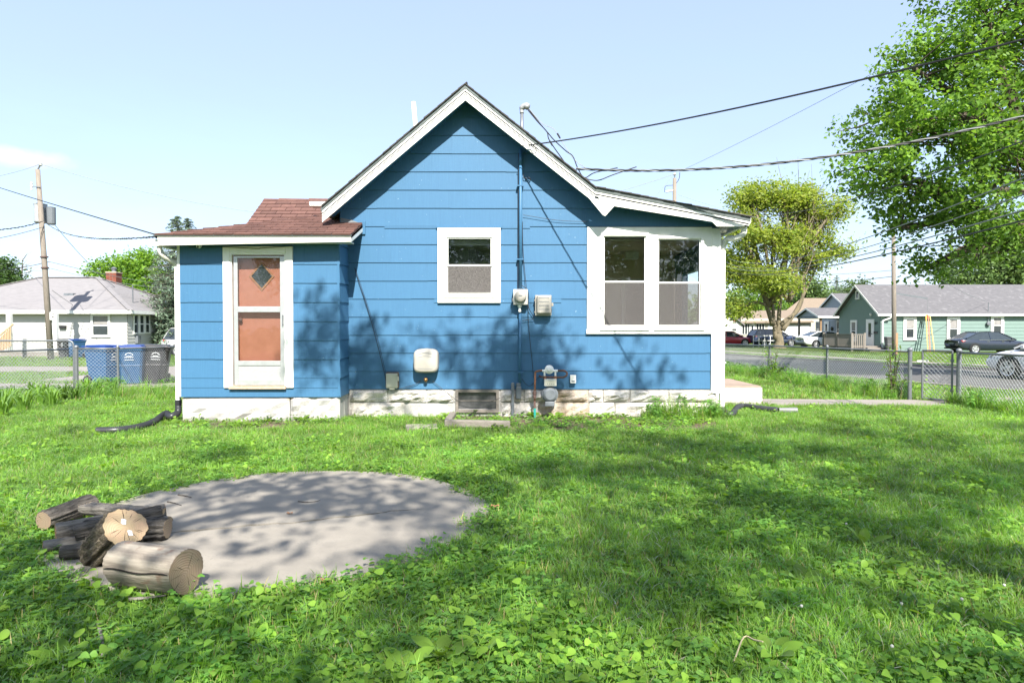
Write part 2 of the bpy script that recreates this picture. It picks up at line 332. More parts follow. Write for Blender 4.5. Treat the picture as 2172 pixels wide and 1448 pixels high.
sheet('alley', [(-60, 16.7), (-9.95, 16.7), (-9.95, 17.0), (-3.4, 21.0), (-3.4, 22.4), (-9.95, 18.6), (-60, 18.4)], CONC_L)
sheet('driveway', [(-70, 24.6), (-14.5, 24.6), (-14.5, 28.6), (-70, 28.6)], CONC_L)
sheet('driveway', [(-14.4, 19.5), (-11.2, 19.5), (-9.2, 44), (-14.4, 44)], CONC_L)
# path from the side stoop to the gate
sheet('garden_path', [(4.5, 12.85), (8.6, 12.75), (8.9, 13.35), (8.4, 13.75), (4.5, 14.0)], CONC_L, .03, .06)
sheet('garden_path', [(9.0, 13.1), (12.6, 14.2), (12.5, 15.0), (8.8, 13.75)], CONC_L, .02, .05)

# round patio slab with a crack across it
SC = Vector((-1.78, 5.19)); SR = 1.57
def slab():
    top = .035; N = 72
    def rim(a): return SR * (1 + .012*math.sin(3*a+1) + .01*math.sin(7*a) + .006*math.sin(17*a))
    def cy(x): return 4.95 + .37*(x+1.7) + .02*math.sin(5*x) + .012*math.sin(13*x+1) + .008*math.sin(31*x) + .004*math.sin(70*x)
    def x_(x): return (x - SC.x) * .9
    inside = [(SC.x + rim(2*math.pi*i/N)*math.cos(2*math.pi*i/N), SC.y + rim(2*math.pi*i/N)*math.sin(2*math.pi*i/N)) for i in range(N)]
    d2 = lambda x: math.hypot(x-SC.x, cy(x)-SC.y) - rim(math.atan2(cy(x)-SC.y, x-SC.x))
    def cross(lo, hi):
        for _ in range(40):
            mid = (lo+hi)/2
            if d2(mid) < 0: lo = mid
            else: hi = mid
        return lo
    xs = np.linspace(cross(SC.x, SC.x-2), cross(SC.x, SC.x+2), 140)
    for sgn, nm in ((1, 'back'), (-1, 'front')):
        rimp = [p for p in inside if (p[1]-cy(p[0]))*sgn > .0]
        crack = [(x, cy(x) + sgn*max(0, min(1, (-.72-x)/.35))*(.015 + .008*abs(math.sin(9*x)))) for x in xs]
        if sgn < 0: crack = crack[::-1]
        # order: crack (left to right for back piece), then the rim from right to left
        ca = math.atan2(cy(xs[-1])-SC.y, xs[-1]-SC.x) if sgn > 0 else math.atan2(cy(xs[0])-SC.y, xs[0]-SC.x)
        rimp.sort(key=lambda p: (math.atan2(p[1]-SC.y, p[0]-SC.x)-ca) % (2*math.pi))
        poly = crack + rimp
        MB().prism([(x, y, top) for x, y in poly], (0, 0, -.09)).build('slab_piece', CONC, SLAB)
SLAB = MB().prism([(SC.x + SR*.93*math.cos(t), SC.y + SR*.93*math.sin(t), -.03) for t in np.linspace(0, 6.283, 40, endpoint=False)], (0, 0, -.05)).build('patio_slab', DIRT, kind='structure')
slab()
# soil bed along the foundation
MB().prism([(x, y, .012) for x, y in [(-1.25, 10.15), (.4, 9.55), (1.6, 9.5), (3.0, 9.75), (3.3, 10.6), (3.2, 11.25), (-1.3, 11.25)]], (0, 0, -.05)).build('soil_bed', DIRT, kind='structure')
MB().prism([(x, y, .010) for x, y in [(-5.3, 9.6), (-4.4, 9.4), (-3.4, 9.75), (-2.6, 10.2), (-2.7, 10.8), (-5.4, 10.8)]], (0, 0, -.05)).build('soil_bed', DIRT, kind='structure')

# ---------------------------------------------------------------- the blue house
WY, MY, OV, MOV = 11.1, 10.55, .32, .26
GY = WY - OV; EY = MY - MOV
H = thing('blue_house', 'small blue shingled house with white trim, steep gable and white stone base', 'house', (0, WY, 0))
xw = lambda px: PX(px, WY); zw = lambda py: PZ(py, WY); xm = lambda px: PX(px, MY); zm = lambda py: PZ(py, MY)
# roof outline in the plane of the gable overhang
RO = [P(683, 437, GY), P(987, 178, GY), P(1262, 396, GY), P(1589, 459, GY)]
def roof_z(x):
    for a, b in zip(RO[:-1], RO[1:]):
        if x <= b.x or b is RO[-1]: return a.z + (b.z-a.z)*(x-a.x)/(b.x-a.x)
XL, XR, XK, XPK = xw(722), xw(1508), RO[2].x, RO[1].x
ZB = zw(825); CO = .3033
def wall_clip(x0, x1, drop=.13):
    """convex pieces of the gable wall under the roof, counter-clockwise"""
    k = [x0] + [x for x in (XPK, XK) if x0 < x < x1] + [x1]; out = []
    for a, b in zip(k[:-1], k[1:]): out.append([(a, ZB), (b, ZB), (b, roof_z(b-1e-5)-drop), (a, roof_z(a+1e-5)-drop)])
    return out
WIN = (xw(944), xw(1048), zw(628), zw(499))
PW1 = (xw(1279), xw(1369), zw(692), zw(500)); PW2 = (xw(1394), xw(1485), zw(692), zw(506))
PANEL = (xw(1245), xw(1508), zw(708), zw(482))
holes = [WIN, PW1, PW2]
wall = MB()
for c in wall_clip(XL, xw(1526)):
    x0, x1 = c[0][0], c[1][0]; rs = [(x0, x1, ZB, 6)]
    for h in holes: rs = [q for r in rs for q in sub_rect(r, h)]
    for r in rs:
        p = clip([(r[0], r[2]), (r[1], r[2]), (r[1], r[3]), (r[0], r[3])], c)
        if len(p) > 2: wall.prism([(x, WY+.03, z) for x, z in p], (0, .12, 0))
# side and back walls, floor
XE = xw(1524); BYK = 20.0
wall.box(XL, WY+.16, -.1, XL+.12, BYK, 3.35)
wall.box(XL, BYK, -.1, XE, BYK+.12, 3.3)
wall.box(1.36, WY+.16, .1, 1.44, BYK, 3.2)
wall.box(XL+.12, WY+.16, .42, XE-.02, BYK, .5)
# right wall with window openings that light the porch room
for r in [(WY+.16, BYK, -.1, .95), (WY+.16, BYK, 2.55, 3.1), (WY+.16, WY+.75, .95, 2.55), (WY+1.95, WY+2.5, .95, 2.55), (WY+3.6, BYK, .95, 2.55)]:
    wall.box(XE-.12, r[0], r[2], XE, r[1], r[3])
WALL = wall.build('wall', BLUE_P, H)
def shingle(poly2, y, base, tilt, mat, parent, name='siding_shingle'):
    """siding shingle in the XZ plane, its bottom edge standing proud"""
    z0 = min(p[1] for p in poly2); z1 = max(p[1] for p in poly2)
    fr = lambda p: y - base - tilt*max(0, 1-(p[1]-z0)/CO)
    n = len(poly2); m = MB()
    a = [(p[0], fr(p), p[1]) for p in poly2]; b = [(p[0], y+.012, p[1]) for p in poly2]
    m.add(a + b, [tuple(range(n))] + [(i, i+n, (i+1) % n+n, (i+1) % n) for i in range(n)])
    return m.build(name, mat, parent)
def lay_siding(x0, x1, zb, zt, clips, openings, y, parent, seed, wid=1.22):
    rr = random.Random(seed); k = 0; z = zb
    while z < zt:
        x = x0 - rr.random()*wid*.9
        while x < x1:
            w = wid*rr.choice([1, 1, .5, .75]); a, b = max(x, x0)+.0004, min(x+w, x1)-.0004; x += w
            if b-a < .03: continue
            rs = [(a, b, z+.0015+rr.uniform(-.003, .002), z+CO-.0005)]
            for h in openings: rs = [q for r in rs for q in sub_rect(r, h)]
            for r in rs:
                if r[1]-r[0] < .02 or r[3]-r[2] < .015: continue
                for c in clips:
                    p = clip([(r[0], r[2]), (r[1], r[2]), (r[1], r[3]), (r[0], r[3])], c)
                    if len(p) > 2 and area2(p) > .002: shingle(p, y, .004, .012+rr.uniform(0, .0012), BLUE, parent)
        z += CO; k += 1
wt = (xw(929), xw(1062), zw(642), zw(484))
lay_siding(XL, XR, ZB, 6, wall_clip(XL, XR), [wt, PANEL], WY+.02, WALL, 3)
# ---- rake trim, fascia and roof
def along(off0, off1, y0, y1, mat, name, pts=RO, ext=0):
    m = MB()
    for a, b in zip(pts[:-1], pts[1:]):
        d = (b-a).normalized(); 
        a2 = a - d*ext if a is pts[0] else a; b2 = b + d*ext if b is pts[-1] else b
        q = [(p.x, y0, p.z-o) for p, o in ((a2, off0), (b2, off0), (b2, off1), (a2, off1))]
        m.prism(q, (0, y1-y0, 0))
    return m.build(name, mat, H)
ROOF = along(.02, .075, GY+.021, BYK+.3, DARKSH, 'roof')
# shingle edges along the rake, each course a little step
m = MB(); rr = random.Random(5)
for a, b in zip(RO[:-1], RO[1:]):
    d = b-a; n_ = int(d.length/.14); u = d.normalized(); nv = Vector((-u.z, 0, u.x)); nv = nv if nv.z > 0 else -nv
    for i in range(n_):
        s = a + d*(i/n_); e = a + d*((i+1.25)/n_); lo = rr.uniform(.0, .008)
        up = .002 + lo*.5; dn = .001
        first, second = (s, e)
        if u.z > 0: p = [s+nv*up*2.2, e+nv*dn, e-nv*.012, s-nv*.012]
        else: p = [s+nv*dn, e+nv*up*2.2, e-nv*.012, s-nv*.012]
        yo = GY-.035-rr.uniform(0, .012)
        m.prism([(q.x, yo, q.z) for q in p], (0, 1.2, 0))
m.build('shingle_course', DARKSH, ROOF, kind='stuff')
along(.016, .074, GY-.018, GY+.02, DRIP, 'drip_edge', ext=.02)
along(.0745, .112, GY-.008, GY+.03, WHITE, 'rake_moulding')
GROOVE = M('groove_shade', (.04, .042, .038), .8)  # shadow lines between the rake mouldings, put into the colour
along(.112, .136, GY+.02, GY+.03, GROOVE, 'rake_groove')
along(.136, .152, GY-.004, GY+.03, WHITE, 'rake_moulding')
along(.152, .168, GY+.02, GY+.03, GROOVE, 'rake_groove')
along(.168, .262, GY+.002, GY+.035, WHITE, 'rake_board', RO[:3])
sh = MB(); q = [P(1243, 413, GY), P(1262, 421, GY), P(1304, 429, GY), P(1303, 437, GY), P(1284, 458, GY), P(1279, 456, GY)]
sh.prism([(p.x, GY-.001, p.z) for p in q], (0, .03, 0)); sh.build('rake_tail', WHITE, H)
q = [P(1262, 420, GY), P(1589, 481.5-0, GY)]
sf = MB(); pts = [P(1266, 416, GY), P(1588, 476, GY), P(1574, 480, GY), P(1521, 480, GY), P(1511, 470, GY), P(1303, 436.5, GY), P(1270, 431, GY)]
pts = [P(1266, 414, GY), P(1583, 477, GY), P(1574, 480, GY), P(1521, 480, GY), P(1511, 470, GY), P(1303, 437, GY), P(1280, 433, GY)]
sf.prism([(p.x, GY+.004, p.z) for p in pts], (0, .03, 0)); sf.build('shed_fascia', WHITE, H)
along(.08, .20, GY+.036, WY+.03, BLUE_P, 'soffit', [RO[0].lerp(RO[1], .04), RO[1], RO[2]])
along(.08, .16, GY+.036, WY+.03, BLUE_P, 'soffit', [RO[2], RO[3]+Vector((-.1, 0, 0))])
along(.08, .12, WY+.03, BYK+.2, WHITE_OLD, 'roof_deck', RO)
# eave end of the shed roof: box gutter and downspout
gx = P(1577, 470, GY).x
m = MB(); m.prism([(gx, GY+.02, P(0, 462, GY).z), (gx+.13, GY+.02, P(0, 462, GY).z+.005), (gx+.13, GY+.02, P(0, 471, GY).z), (gx+.08, GY+.02, P(0, 479, GY).z), (gx, GY+.02, P(0, 480, GY).z)], (0, 9, 0)); m.build('gutter', WHITE, H)
dx = P(1536, 500, WY).x
def ribbed(pts, r, n=10, rib=.004, step=.02, d=.8):
    """corrugated tube"""
    pth = smooth_path(pts, 24); L_ = [0]
    for a, b in zip(pth[:-1], pth[1:]): L_.append(L_[-1] + (b-a).length)
    out = []; s = 0
    while s <= L_[-1]:
        i = max(0, min(len(pth)-2, next(k for k in range(len(L_)) if L_[k] >= s)-1)); t = (s-L_[i])/max(1e-6, L_[i+1]-L_[i])
        out.append(pth[i].lerp(pth[i+1], t)); s += step/2
    return MB().tube(out, [r + (rib if i % 2 else -rib) for i in range(len(out))], n)
DS = MB().box(dx-.045, WY+.02, .12, dx+.035, WY+.09, 2.98).build('downspout', WHITE, H, bevel=.012)
ribbed([(gx+.05, GY+.12, P(0, 480, GY).z+.02), (gx+.045, GY+.14, P(0, 493, GY).z), (gx-.06, GY+.2, P(0, 502, GY).z), (dx+.05, WY-.02, P(0, 507, WY).z), (dx, WY+.05, P(0, 522, WY).z), (dx, WY+.05, P(0, 530, WY).z)], .05, 10, .003, .022).build('elbow', WHITE, DS, smooth=True)
for zz in (.9, 2.0): MB().box(dx-.06, WY+.012, zz, dx+.05, WY+.095, zz+.02).build('strap', WHITE, DS)
MB().lathe([(.04, 0), (.055, .03), (.055, .05), (.05, .09), (.0, .1)], (P(1536, 485, GY+.1).x, GY+.16, P(0, 487, GY+.16).z), (-.2, -1, -.3), 16).build('flood_light', BEIGE, H, smooth=True)
# ---- white porch front
pf = MB(); rs = [(PANEL[0], PANEL[1]-.0, PANEL[2]+.075, PANEL[3])]
for h in (PW1, PW2): rs = [q for r in rs for q in sub_rect(r, h)]
for r in rs: pf.box(r[0], WY-.018, r[2], r[1], WY+.02, r[3])
PF = pf.build('porch_front', WHITE, H)
MB().box(PANEL[0]-.015, WY-.035, PANEL[2], PANEL[1]+.02, WY+.02, PANEL[2]+.075).build('sill_board', WHITE, PF, bevel=.006)
MB().box(xw(1508), WY-.03, zw(833), xw(1527), WY+.2, zw(482)-.02).build('corner_board', WHITE, H, bevel=.004)
MB().box(xw(1506), WY-.012, zw(482)-.02, xw(1508)-.001, WY+.02, zw(482)).build('corner_seam', WHITE_OLD, H)
def sash_frame(x0, x1, z0, z1, y0, y1, t, name, mat, parent, bot=None):
    b = bot or t; m = MB()
    m.box(x0, y0, z0, x1, y1, z0+b).box(x0, y0, z1-t, x1, y1, z1).box(x0, y0, z0+b, x0+t, y1, z1-t).box(x1-t, y0, z0+b, x1, y1, z1-t)
    return m.build(name, mat, parent)
def porch_window(o, midpy):
    x0, x1, z0, z1 = o; zmid = zw(midpy)
    fr = sash_frame(x0-.045, x1+.045, z0-.05, z1+.04, WY-.042, WY-.0185, .045, 'window', WHITE, H, .05)
    sash_frame(x0, x1, zmid-.012, z1, WY-.01, WY+.02, .022, 'sash', WHITE, fr); sash_frame(x0, x1, z0, zmid+.012, WY+.021, WY+.045, .022, 'sash', WHITE, fr)
    MB().box(x0+.02, WY+.006, zmid, x1-.02, WY+.010, z1-.02).build('pane', GLASS, fr)
    MB().box(x0+.02, WY+.030, z0+.02, x1-.02, WY+.034, zmid).build('pane', GLASS, fr)
    MB().poly([(x0+.015, WY-.006, z0+.015), (x1-.015, WY-.006, z0+.015), (x1-.015, WY-.006, zmid-.012), (x0+.015, WY-.006, zmid-.012)]).build('insect_screen', SCREEN, fr)
    sash_frame(x0+.004, x1-.004, z0+.003, zmid-.001, WY-.012, WY-.003, .016, 'screen_frame', WHITE, fr)
    MB().box(x0-.06, WY-.06, z0-.068, x1+.06, WY-.0185, z0-.052).build('sill', WHITE, fr)
porch_window(PW1, 597); porch_window(PW2, 599)
# porch room behind the windows
rm = MB()
rm.box(1.44, WY+.16, 2.98, XE-.13, 13.7, 3.0).box(1.44, WY+.16, .5, XE-.13, 13.7, .52)
for r in [(1.44, 2.25, .52, 2.98), (3.0, XE-.13, .52, 2.98), (2.25, 3.0, .52, 1.0), (2.25, 3.0, 2.5, 2.98)]: rm.box(r[0], 13.6, r[2], r[1], 13.7, r[3])
rm.box(1.441, WY+.16, .52, 1.46, 13.6, 2.98)
ROOM = rm.build('room_lining', INT, H)
sash_frame(2.25, 3.0, 1.0, 2.5, 13.56, 13.68, .07, 'inner_window', WHITE, ROOM)
MB().box(2.2, 12.8, 2.84, 2.45, 13.05, 2.97).build('ceiling_lamp', WHITE, ROOM)
MB().box(1.5, 12.9, .52, 2.2, 13.5, 1.3).build('cabinet', CURT, ROOM)
# ---- gable window
x0, x1, z0, z1 = WIN
WN = sash_frame(wt[0], wt[1], wt[2], wt[3], WY-.035, WY+.02, (wt[1]-wt[0]-(x1-x0))/2, 'window', WHITE, H, .105)
sash_frame(x0, x1, z0, z1, WY-.02, WY+.03, .03, 'jamb', WHITE, WN)
zmid = zw(563)
sash_frame(x0+.03, x1-.03, zmid-.01, z1-.03, WY+.0, WY+.02, .026, 'sash', WHITE, WN); sash_frame(x0+.03, x1-.03, z0+.03, zmid+.012, WY+.021, WY+.04, .026, 'sash', WHITE, WN, .04)
MB().box(x0+.05, WY+.008, zmid, x1-.05, WY+.012, z1-.05).build('pane', GLASS, WN); MB().box(x0+.05, WY+.028, z0+.06, x1-.05, WY+.032, zmid).build('pane', GLASS, WN)
MB().poly([(x0+.05, WY+.003, z0+.055), (x1-.05, WY+.003, z0+.055), (x1-.05, WY+.003, zmid-.01), (x0+.05, WY+.003, zmid-.01)]).build('insect_screen', SCREEN2, WN)
MB().box(x0-.02, WY-.05, z0-.02, x1+.02, WY-.0355, z0+.005).build('sill', WHITE, WN)
MB().box(wt[0]-.02, WY-.025, wt[3]+.001, wt[1]+.02, WY+.02, wt[3]+.035).build('head_flashing', BLUE, WN)
m = MB().bar((x1+.045, WY-.04, zw(605)), (x1+.075, WY-.05, zw(585)), .008); m.build('latch', GALV, WN)
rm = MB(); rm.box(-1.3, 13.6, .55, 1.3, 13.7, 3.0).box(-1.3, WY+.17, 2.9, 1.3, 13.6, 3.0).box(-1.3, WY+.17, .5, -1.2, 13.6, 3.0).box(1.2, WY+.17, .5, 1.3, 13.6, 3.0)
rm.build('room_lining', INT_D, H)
MB().box(x0+.02, WY+.17, z0, x1-.02, WY+.18, zmid-.02).build('window_shade', CURT, WN)
MB().box(x0-.05, WY+.4, zmid-.05, x1+.05, WY+.41, z1+.1).build('added_backing', M('pane_backing_tone', (.17, .165, .15), .9), WN)  # added sheet that catches the sun, lifting the tone of the upper pane
# ---- foundation of rough painted stones
def rock(x0, x1, z0, z1, y, amp, seed, mat, parent, name='stone', nx_=9, nz_=5, depth=.16):
    r_ = np.random.default_rng(seed); m = MB(); vs = []
    cx, cz = r_.uniform(.3, .7), r_.uniform(.35, .65)
    for j in range(nz_+1):
        for i in range(nx_+1):
            u, v = i/nx_, j/nz_; e = min(u, 1-u)*nx_/1.2; e2 = min(v, 1-v)*nz_/1.2; ed = min(1, e, e2)
            b = amp*(.45 + .9*r_.random() + .5*math.sin(5*u+seed)*math.cos(4*v+seed*2))*ed
            vs.append((x0+(x1-x0)*u + (r_.uniform(-.006, .006) if 0 < i < nx_ else r_.uniform(-.003, .003)), y-b, z0+(z1-z0)*v + (r_.uniform(-.006, .006) if 0 < j < nz_ else 0)))
    o = len(vs); w = nx_+1
    fs = [(j*w+i, j*w+i+1, (j+1)*w+i+1, (j+1)*w+i) for j in range(nz_) for i in range(nx_)]
    vs += [(x0, y+depth, z0), (x1, y+depth, z0), (x1, y+depth, z1), (x0, y+depth, z1)]
    A = [i for i in range(w)]; fs.append(tuple([o+1, o] + A)); T = [nz_*w+i for i in range(w)][::-1]; fs.append(tuple([o+3, o+2] + T))
    fs.append(tuple([o, o+3] + [j*w for j in range(nz_, -1, -1)])); fs.append(tuple([o+2, o+1] + [j*w+nx_ for j in range(nz_+1)]))
    return m.add(vs, fs).build(name, mat, parent)
FND = MB().box(XL, WY+.12, -.2, XE-.03, WY+.3, ZB-.006)
BW = (xw(966), xw(1058), zw(868), ZB)          # basement window
FND = MB()
for r in sub_rect((XL, XE-.03, -.2, ZB-.004), BW): FND.box(r[0], WY+.035, r[2], r[1], WY+.3, r[3])
FND = FND.build('foundation', PARGE, H)
rr = random.Random(11)
def course(z0, z1, edges, tan=()):
    for k, (a, b) in enumerate(zip(edges[:-1], edges[1:])):
        a, b = xw(a), xw(b)
        if b > BW[0]-.03 and a < BW[1]+.03 and z1 > BW[2]: continue
        rock(a+.008, b-.008, z0+.006, z1-.006, WY+.012, .055, rr.randrange(999), STONE_TAN if k in tan else STONE, FND, nx_=max(4, int((b-a)*13)))
course(.245, ZB-.012, [740, 822, 905, 962, 1062, 1112, 1180, 1249, 1280, 1337, 1420, 1519], (6,))
course(-.06, .245, [738, 858, 963, 1062, 1142, 1250, 1305, 1390, 1452, 1518], (4,))
wf = sash_frame(BW[0], BW[1], BW[2]-.05, BW[3]-.008, WY-.01, WY+.1, .045, 'basement_window', TIMBER, H)
MB().box(BW[0]+.04, WY+.05, BW[2]-.01, BW[1]-.04, WY+.056, BW[3]-.05).build('pane', M('dusty_glass', (.10, .10, .10), .25, (.06, .06, .06), nscale=12), wf)
MB().box(BW[0]+.04, WY+.04, zw(850)-.008, BW[1]-.04, WY+.07, zw(850)+.008).build('sash_rail', TIMBER, wf)
# ---- mudroom on the left
MXL, MXR = xm(381), xm(720); MZB = zm(842); MZT = 3.0
DO = (xm(488), xm(610), zm(819), zm(532))
mw = MB()
for r in sub_rect((MXL, MXR, MZB, MZT-.1), DO): mw.box(r[0], MY+.025, r[2], r[1], MY+.12, r[3])
mw.box(MXR-.1, MY+.12, .0, MXR-.012, WY+.03, MZT-.0).box(MXL+.012, MY+.12, 0, MXL+.1, 13.4, 2.85).box(MXL+.1, 13.3, 0, XL, 13.4, 2.9).box(MXL+.1, MY+.4, MZB, MXR-.1, MY+.42, 2.8)
MW = mw.build('mudroom_wall', BLUE_P, H)
CAS = (xm(475), xm(622.5), zm(822), zm(522))
lay_siding(MXL, MXR, MZB, MZT-.1, [[(MXL, 0), (MXR, 0), (MXR, MZT-.13), (MXL, MZT-.13)]], [CAS], MY+.015, MW, 21, 1.22)
# short right side wall of the mudroom, its shingles turned round the corner
z = MZB
while z < MZT-.15:
    m = MB(); z1_ = min(z+CO-.002, MZT-.05); m.add([(MXR+.002, MY+.002, z+.002), (MXR+.014, MY+.002, z+.002), (MXR+.014, WY+.02, z+.01), (MXR+.002, WY+.02, z+.01), (MXR-.01, MY+.01, z1_), (MXR+.003, MY+.01, z1_), (MXR+.003, WY+.02, z1_), (MXR-.01, WY+.02, z1_)],
        [(3, 2, 1, 0), (4, 5, 6, 7), (0, 1, 5, 4), (1, 2, 6, 5), (2, 3, 7, 6), (3, 0, 4, 7)]); m.build('siding_shingle', BLUE, MW); z += CO
MB().box(MXR-.03, MY-.004, MZB+.02, MXR+.004, MY+.03, MZT-.12).build('corner_strip', BLUE, MW)
MB().box(MXL-.03, MY-.004, MZB+.01, MXL+.012, MY+.2, MZT-.16).build('corner_board', WHITE, H)
# mudroom base: two stretches of painted plaster, bulging
def parge(x0, x1, z0, z1, y, seed, name):
    return rock(x0, x1, z0, z1, y, .05, seed, PARGE, H, name, 12, 6, .5)
parge(MXL+.02, xm(612), -.1, MZB-.012, MY+.03, 5, 'mudroom_base'); parge(xm(613), MXR-.01, -.1, MZB+.035, MY+.045, 8, 'mudroom_base')
m = MB(); m.box(MXL+.02, MY+.3, -.1, MXL+.2, 13.3, MZB-.02).box(MXR-.2, MY+.3, -.1, MXR-.005, WY+.05, MZB+.05); m.build('mudroom_base', PARGE, H)
# doorway
DC = MB(); cz1 = PZ(523, MY)
DC.box(CAS[0], MY-.03, CAS[2], xm(490), MY+.03, cz1).box(xm(608), MY-.03, CAS[2], CAS[1], MY+.03, cz1).box(xm(490), MY-.03, zm(537), xm(608), MY+.03, cz1)
DC = DC.build('door_casing', WHITE, H, bevel=.005)
sash_frame(xm(489), xm(609), zm(820), zm(536), MY-.018, MY+.05, .035, 'inner_casing', WHITE, DC, .01)
MB().box(xm(487), MY-.055, zm(824), xm(607), MY+.06, zm(818)).build('threshold', M('worn_sill_wood', (.55, .42, .30), .7, (.4, .28, .18), nscale=20), DC)
sx0, sx1, sz0, sz1 = xm(497), xm(608)-.012, zm(817), zm(543)
SD = MB(); a0, a1 = xm(504)+.01, xm(595)
m_ = [(sx0, sx1, zm(663), zm(652)), ]
SD.box(sx0, MY-.012, sz0, a0, MY+.016, sz1).box(a1, MY-.012, sz0, sx1, MY+.016, sz1)
SD.box(a0, MY-.012, zm(547), a1, MY+.016, sz1).box(a0, MY-.014, zm(662), a1, MY+.016, zm(650)).box(a0, MY-.012, sz0, a1, MY+.016, zm(805)).box(a0, MY-.014, zm(775), a1, MY+.016, zm(765))
SD = SD.build('storm_door', ALU, H, bevel=.004)
MB().box(a0, MY-.002, zm(805), a1, MY+.008, zm(775)).build('kick_plate', ALU_DULL, SD)
MB().box(a0, MY+.0, zm(650), a1, MY+.004, zm(547)).build('pane', GLASS_D, SD); MB().box(a0, MY+.0, zm(765), a1, MY+.004, zm(662)).build('pane', GLASS_D, SD)
hd = MB(); hx = xm(601); hd.bar((hx, MY-.035, zm(668)), (hx, MY-.035, zm(690)), .012).bar((hx, MY-.035, zm(670)), (hx, MY-.01, zm(670)), .012).bar((hx, MY-.035, zm(688)), (hx, MY-.01, zm(688)), .012); hd.build('handle', GALV, SD)
ED = MB().box(DO[0]+.03, MY+.09, DO[2], DO[1]-.03, MY+.13, DO[3]).build('entry_door', BROWN, H)
ccx, ccz = xm(552), zm(577)*.5 + zm(592)*.5; ccz = zm(585); hw, hh = .205, .235
dm = MB(); outer = [(ccx-hw, ccz), (ccx, ccz-hh), (ccx+hw, ccz), (ccx, ccz+hh)]
for i in range(4):
    a, b = outer[i], outer[(i+1) % 4]; ia = (ccx+(a[0]-ccx)*.82, ccz+(a[1]-ccz)*.82); ib = (ccx+(b[0]-ccx)*.82, ccz+(b[1]-ccz)*.82)
    dm.prism([(p[0], MY+.078, p[1]) for p in (a, b, ib, ia)], (0, .012, 0))
DMW = dm.build('diamond_moulding', WOODTRIM, ED)
MB().prism([(ccx+(p[0]-ccx)*.83, MY+.084, ccz+(p[1]-ccz)*.83) for p in outer], (0, .005, 0)).build('diamond_pane', GLASS_BG, ED)
MB().lathe([(.016, 0), (.016, .03), (.028, .045), (.03, .06), (.018, .07)], (xm(508), MY+.09, zm(678)), (0, -1, 0), 14).build('knob', RUST_D, ED, smooth=True)
# mudroom roof
zE = P(745, 497, EY).z; sA = .36
FL = Vector((P(330, 498, EY).x, EY, zE)); FR = Vector((P(745, 497, EY).x, EY, zE)); zA = lambda y: zE + sA*(y-EY)
APOLY = [(FL.x, EY), (FR.x, EY), (FR.x, 11.085), (-2.9, 12.0), (-3.23, 11.9)]
ra = MB(); ra.prism([(x, y, zA(y)-.012) for x, y in APOLY], (0, 0, -.05))
hipz = zA(11.9); ra.prism([(FL.x, EY+.02, zE-.014), (-3.24, 11.88, hipz-.014), (-3.24, 14, hipz-.014), (FL.x, 14, zE-.014)], (0, 0, -.05))
MR = ra.build('mudroom_roof', REDBASE, H)
def lay_tabs(origin, u, v, poly, parent, seed, tab=.305, exp=.142, th=.012):
    """roof shingle tabs on a plane; poly is convex, counter-clockwise, in (u, v) metres"""
    rr_ = random.Random(seed); v0 = min(p[1] for p in poly); v1 = max(p[1] for p in poly); u0 = min(p[0] for p in poly); u1 = max(p[0] for p in poly)
    n = u.cross(v).normalized(); k = 0; vv = v0; cnt = 0
    while vv < v1:
        uu = u0 - (tab/2 if k % 2 else 0) - rr_.random()*.03
        while uu < u1:
            p = clip([(uu+.005, vv), (uu+tab-.005, vv), (uu+tab-.005, vv+exp*1.0), (uu+.005, vv+exp*1.0)], poly)
            uu += tab
            if len(p) < 3 or area2(p) < .0008: continue
            lo = rr_.uniform(.0, .003); N = len(p)
            top = [origin + u*a + v*b + n*((th+lo)*(1-(b-vv)/exp)+.003) for a, b in p]; bot = [origin + u*a + v*b - n*.008 for a, b in p]
            MB().add(top+bot, [tuple(range(N))] + [(i, i+N, (i+1) % N+N, (i+1) % N) for i in range(N)]).build('roof_tab', REDSH, parent); cnt += 1
        vv += exp; k += 1
    return cnt
vA = Vector((0, 1, sA)).normalized(); kA = math.sqrt(1+sA*sA)
nA = lay_tabs(Vector((FL.x, EY-.02, zE)), Vector((1, 0, 0)), vA, [(x-FL.x, (y-EY)*kA + (.0 if y > EY else -.02)) for x, y in APOLY], MR, 31)
# back wing with its red roof
ry, rz_ = 15.0, P(600, 423, 15).z; bx = P(560, 422, 15).x; sB = .71; ye = 12.35
BPOLY = [(bx, ye), (-2.6, ye), (-2.6, ry), (bx, ry)]
rb = MB(); zBf = lambda y: rz_ - sB*abs(ry-y)
rb.prism([(bx, ye, zBf(ye)-.012), (-2.6, ye, zBf(ye)-.012), (-2.6, ry, rz_-.012), (bx, ry, rz_-.012)], (0, 0, -.06)).prism([(bx, ry, rz_-.012), (-2.6, ry, rz_-.012), (-2.6, 17.7, zBf(17.7)-.012), (bx, 17.7, zBf(17.7)-.012)], (0, 0, -.06))
WR = rb.build('wing_roof', REDBASE, H); kB = math.sqrt(1+sB*sB)
nB = lay_tabs(Vector((bx, ye, zBf(ye))), Vector((1, 0, 0)), Vector((0, 1, sB)).normalized(), [(x-bx, (y-ye)*kB) for x, y in [(bx, 12.9), (-2.6, 12.9), (-2.6, ry), (bx, ry)]], WR, 41, .33, .165)
m = MB()
for i in range(9): x = bx + i*.34; m.prism([(x, ry-.12, rz_-.075), (x+.36, ry-.12, rz_-.078), (x+.36, ry, rz_+.012+.006*(i % 2)), (x, ry, rz_+.02+.006*(i % 2))], (0, .02, 0))
m.build('ridge_cap', REDSH, WR)
m = MB(); m.box(bx+.12, 13.0, -.1, bx+.22, 17.3, 2.9).box(bx+.12, 17.3, -.1, XL, 17.4, 3.0)
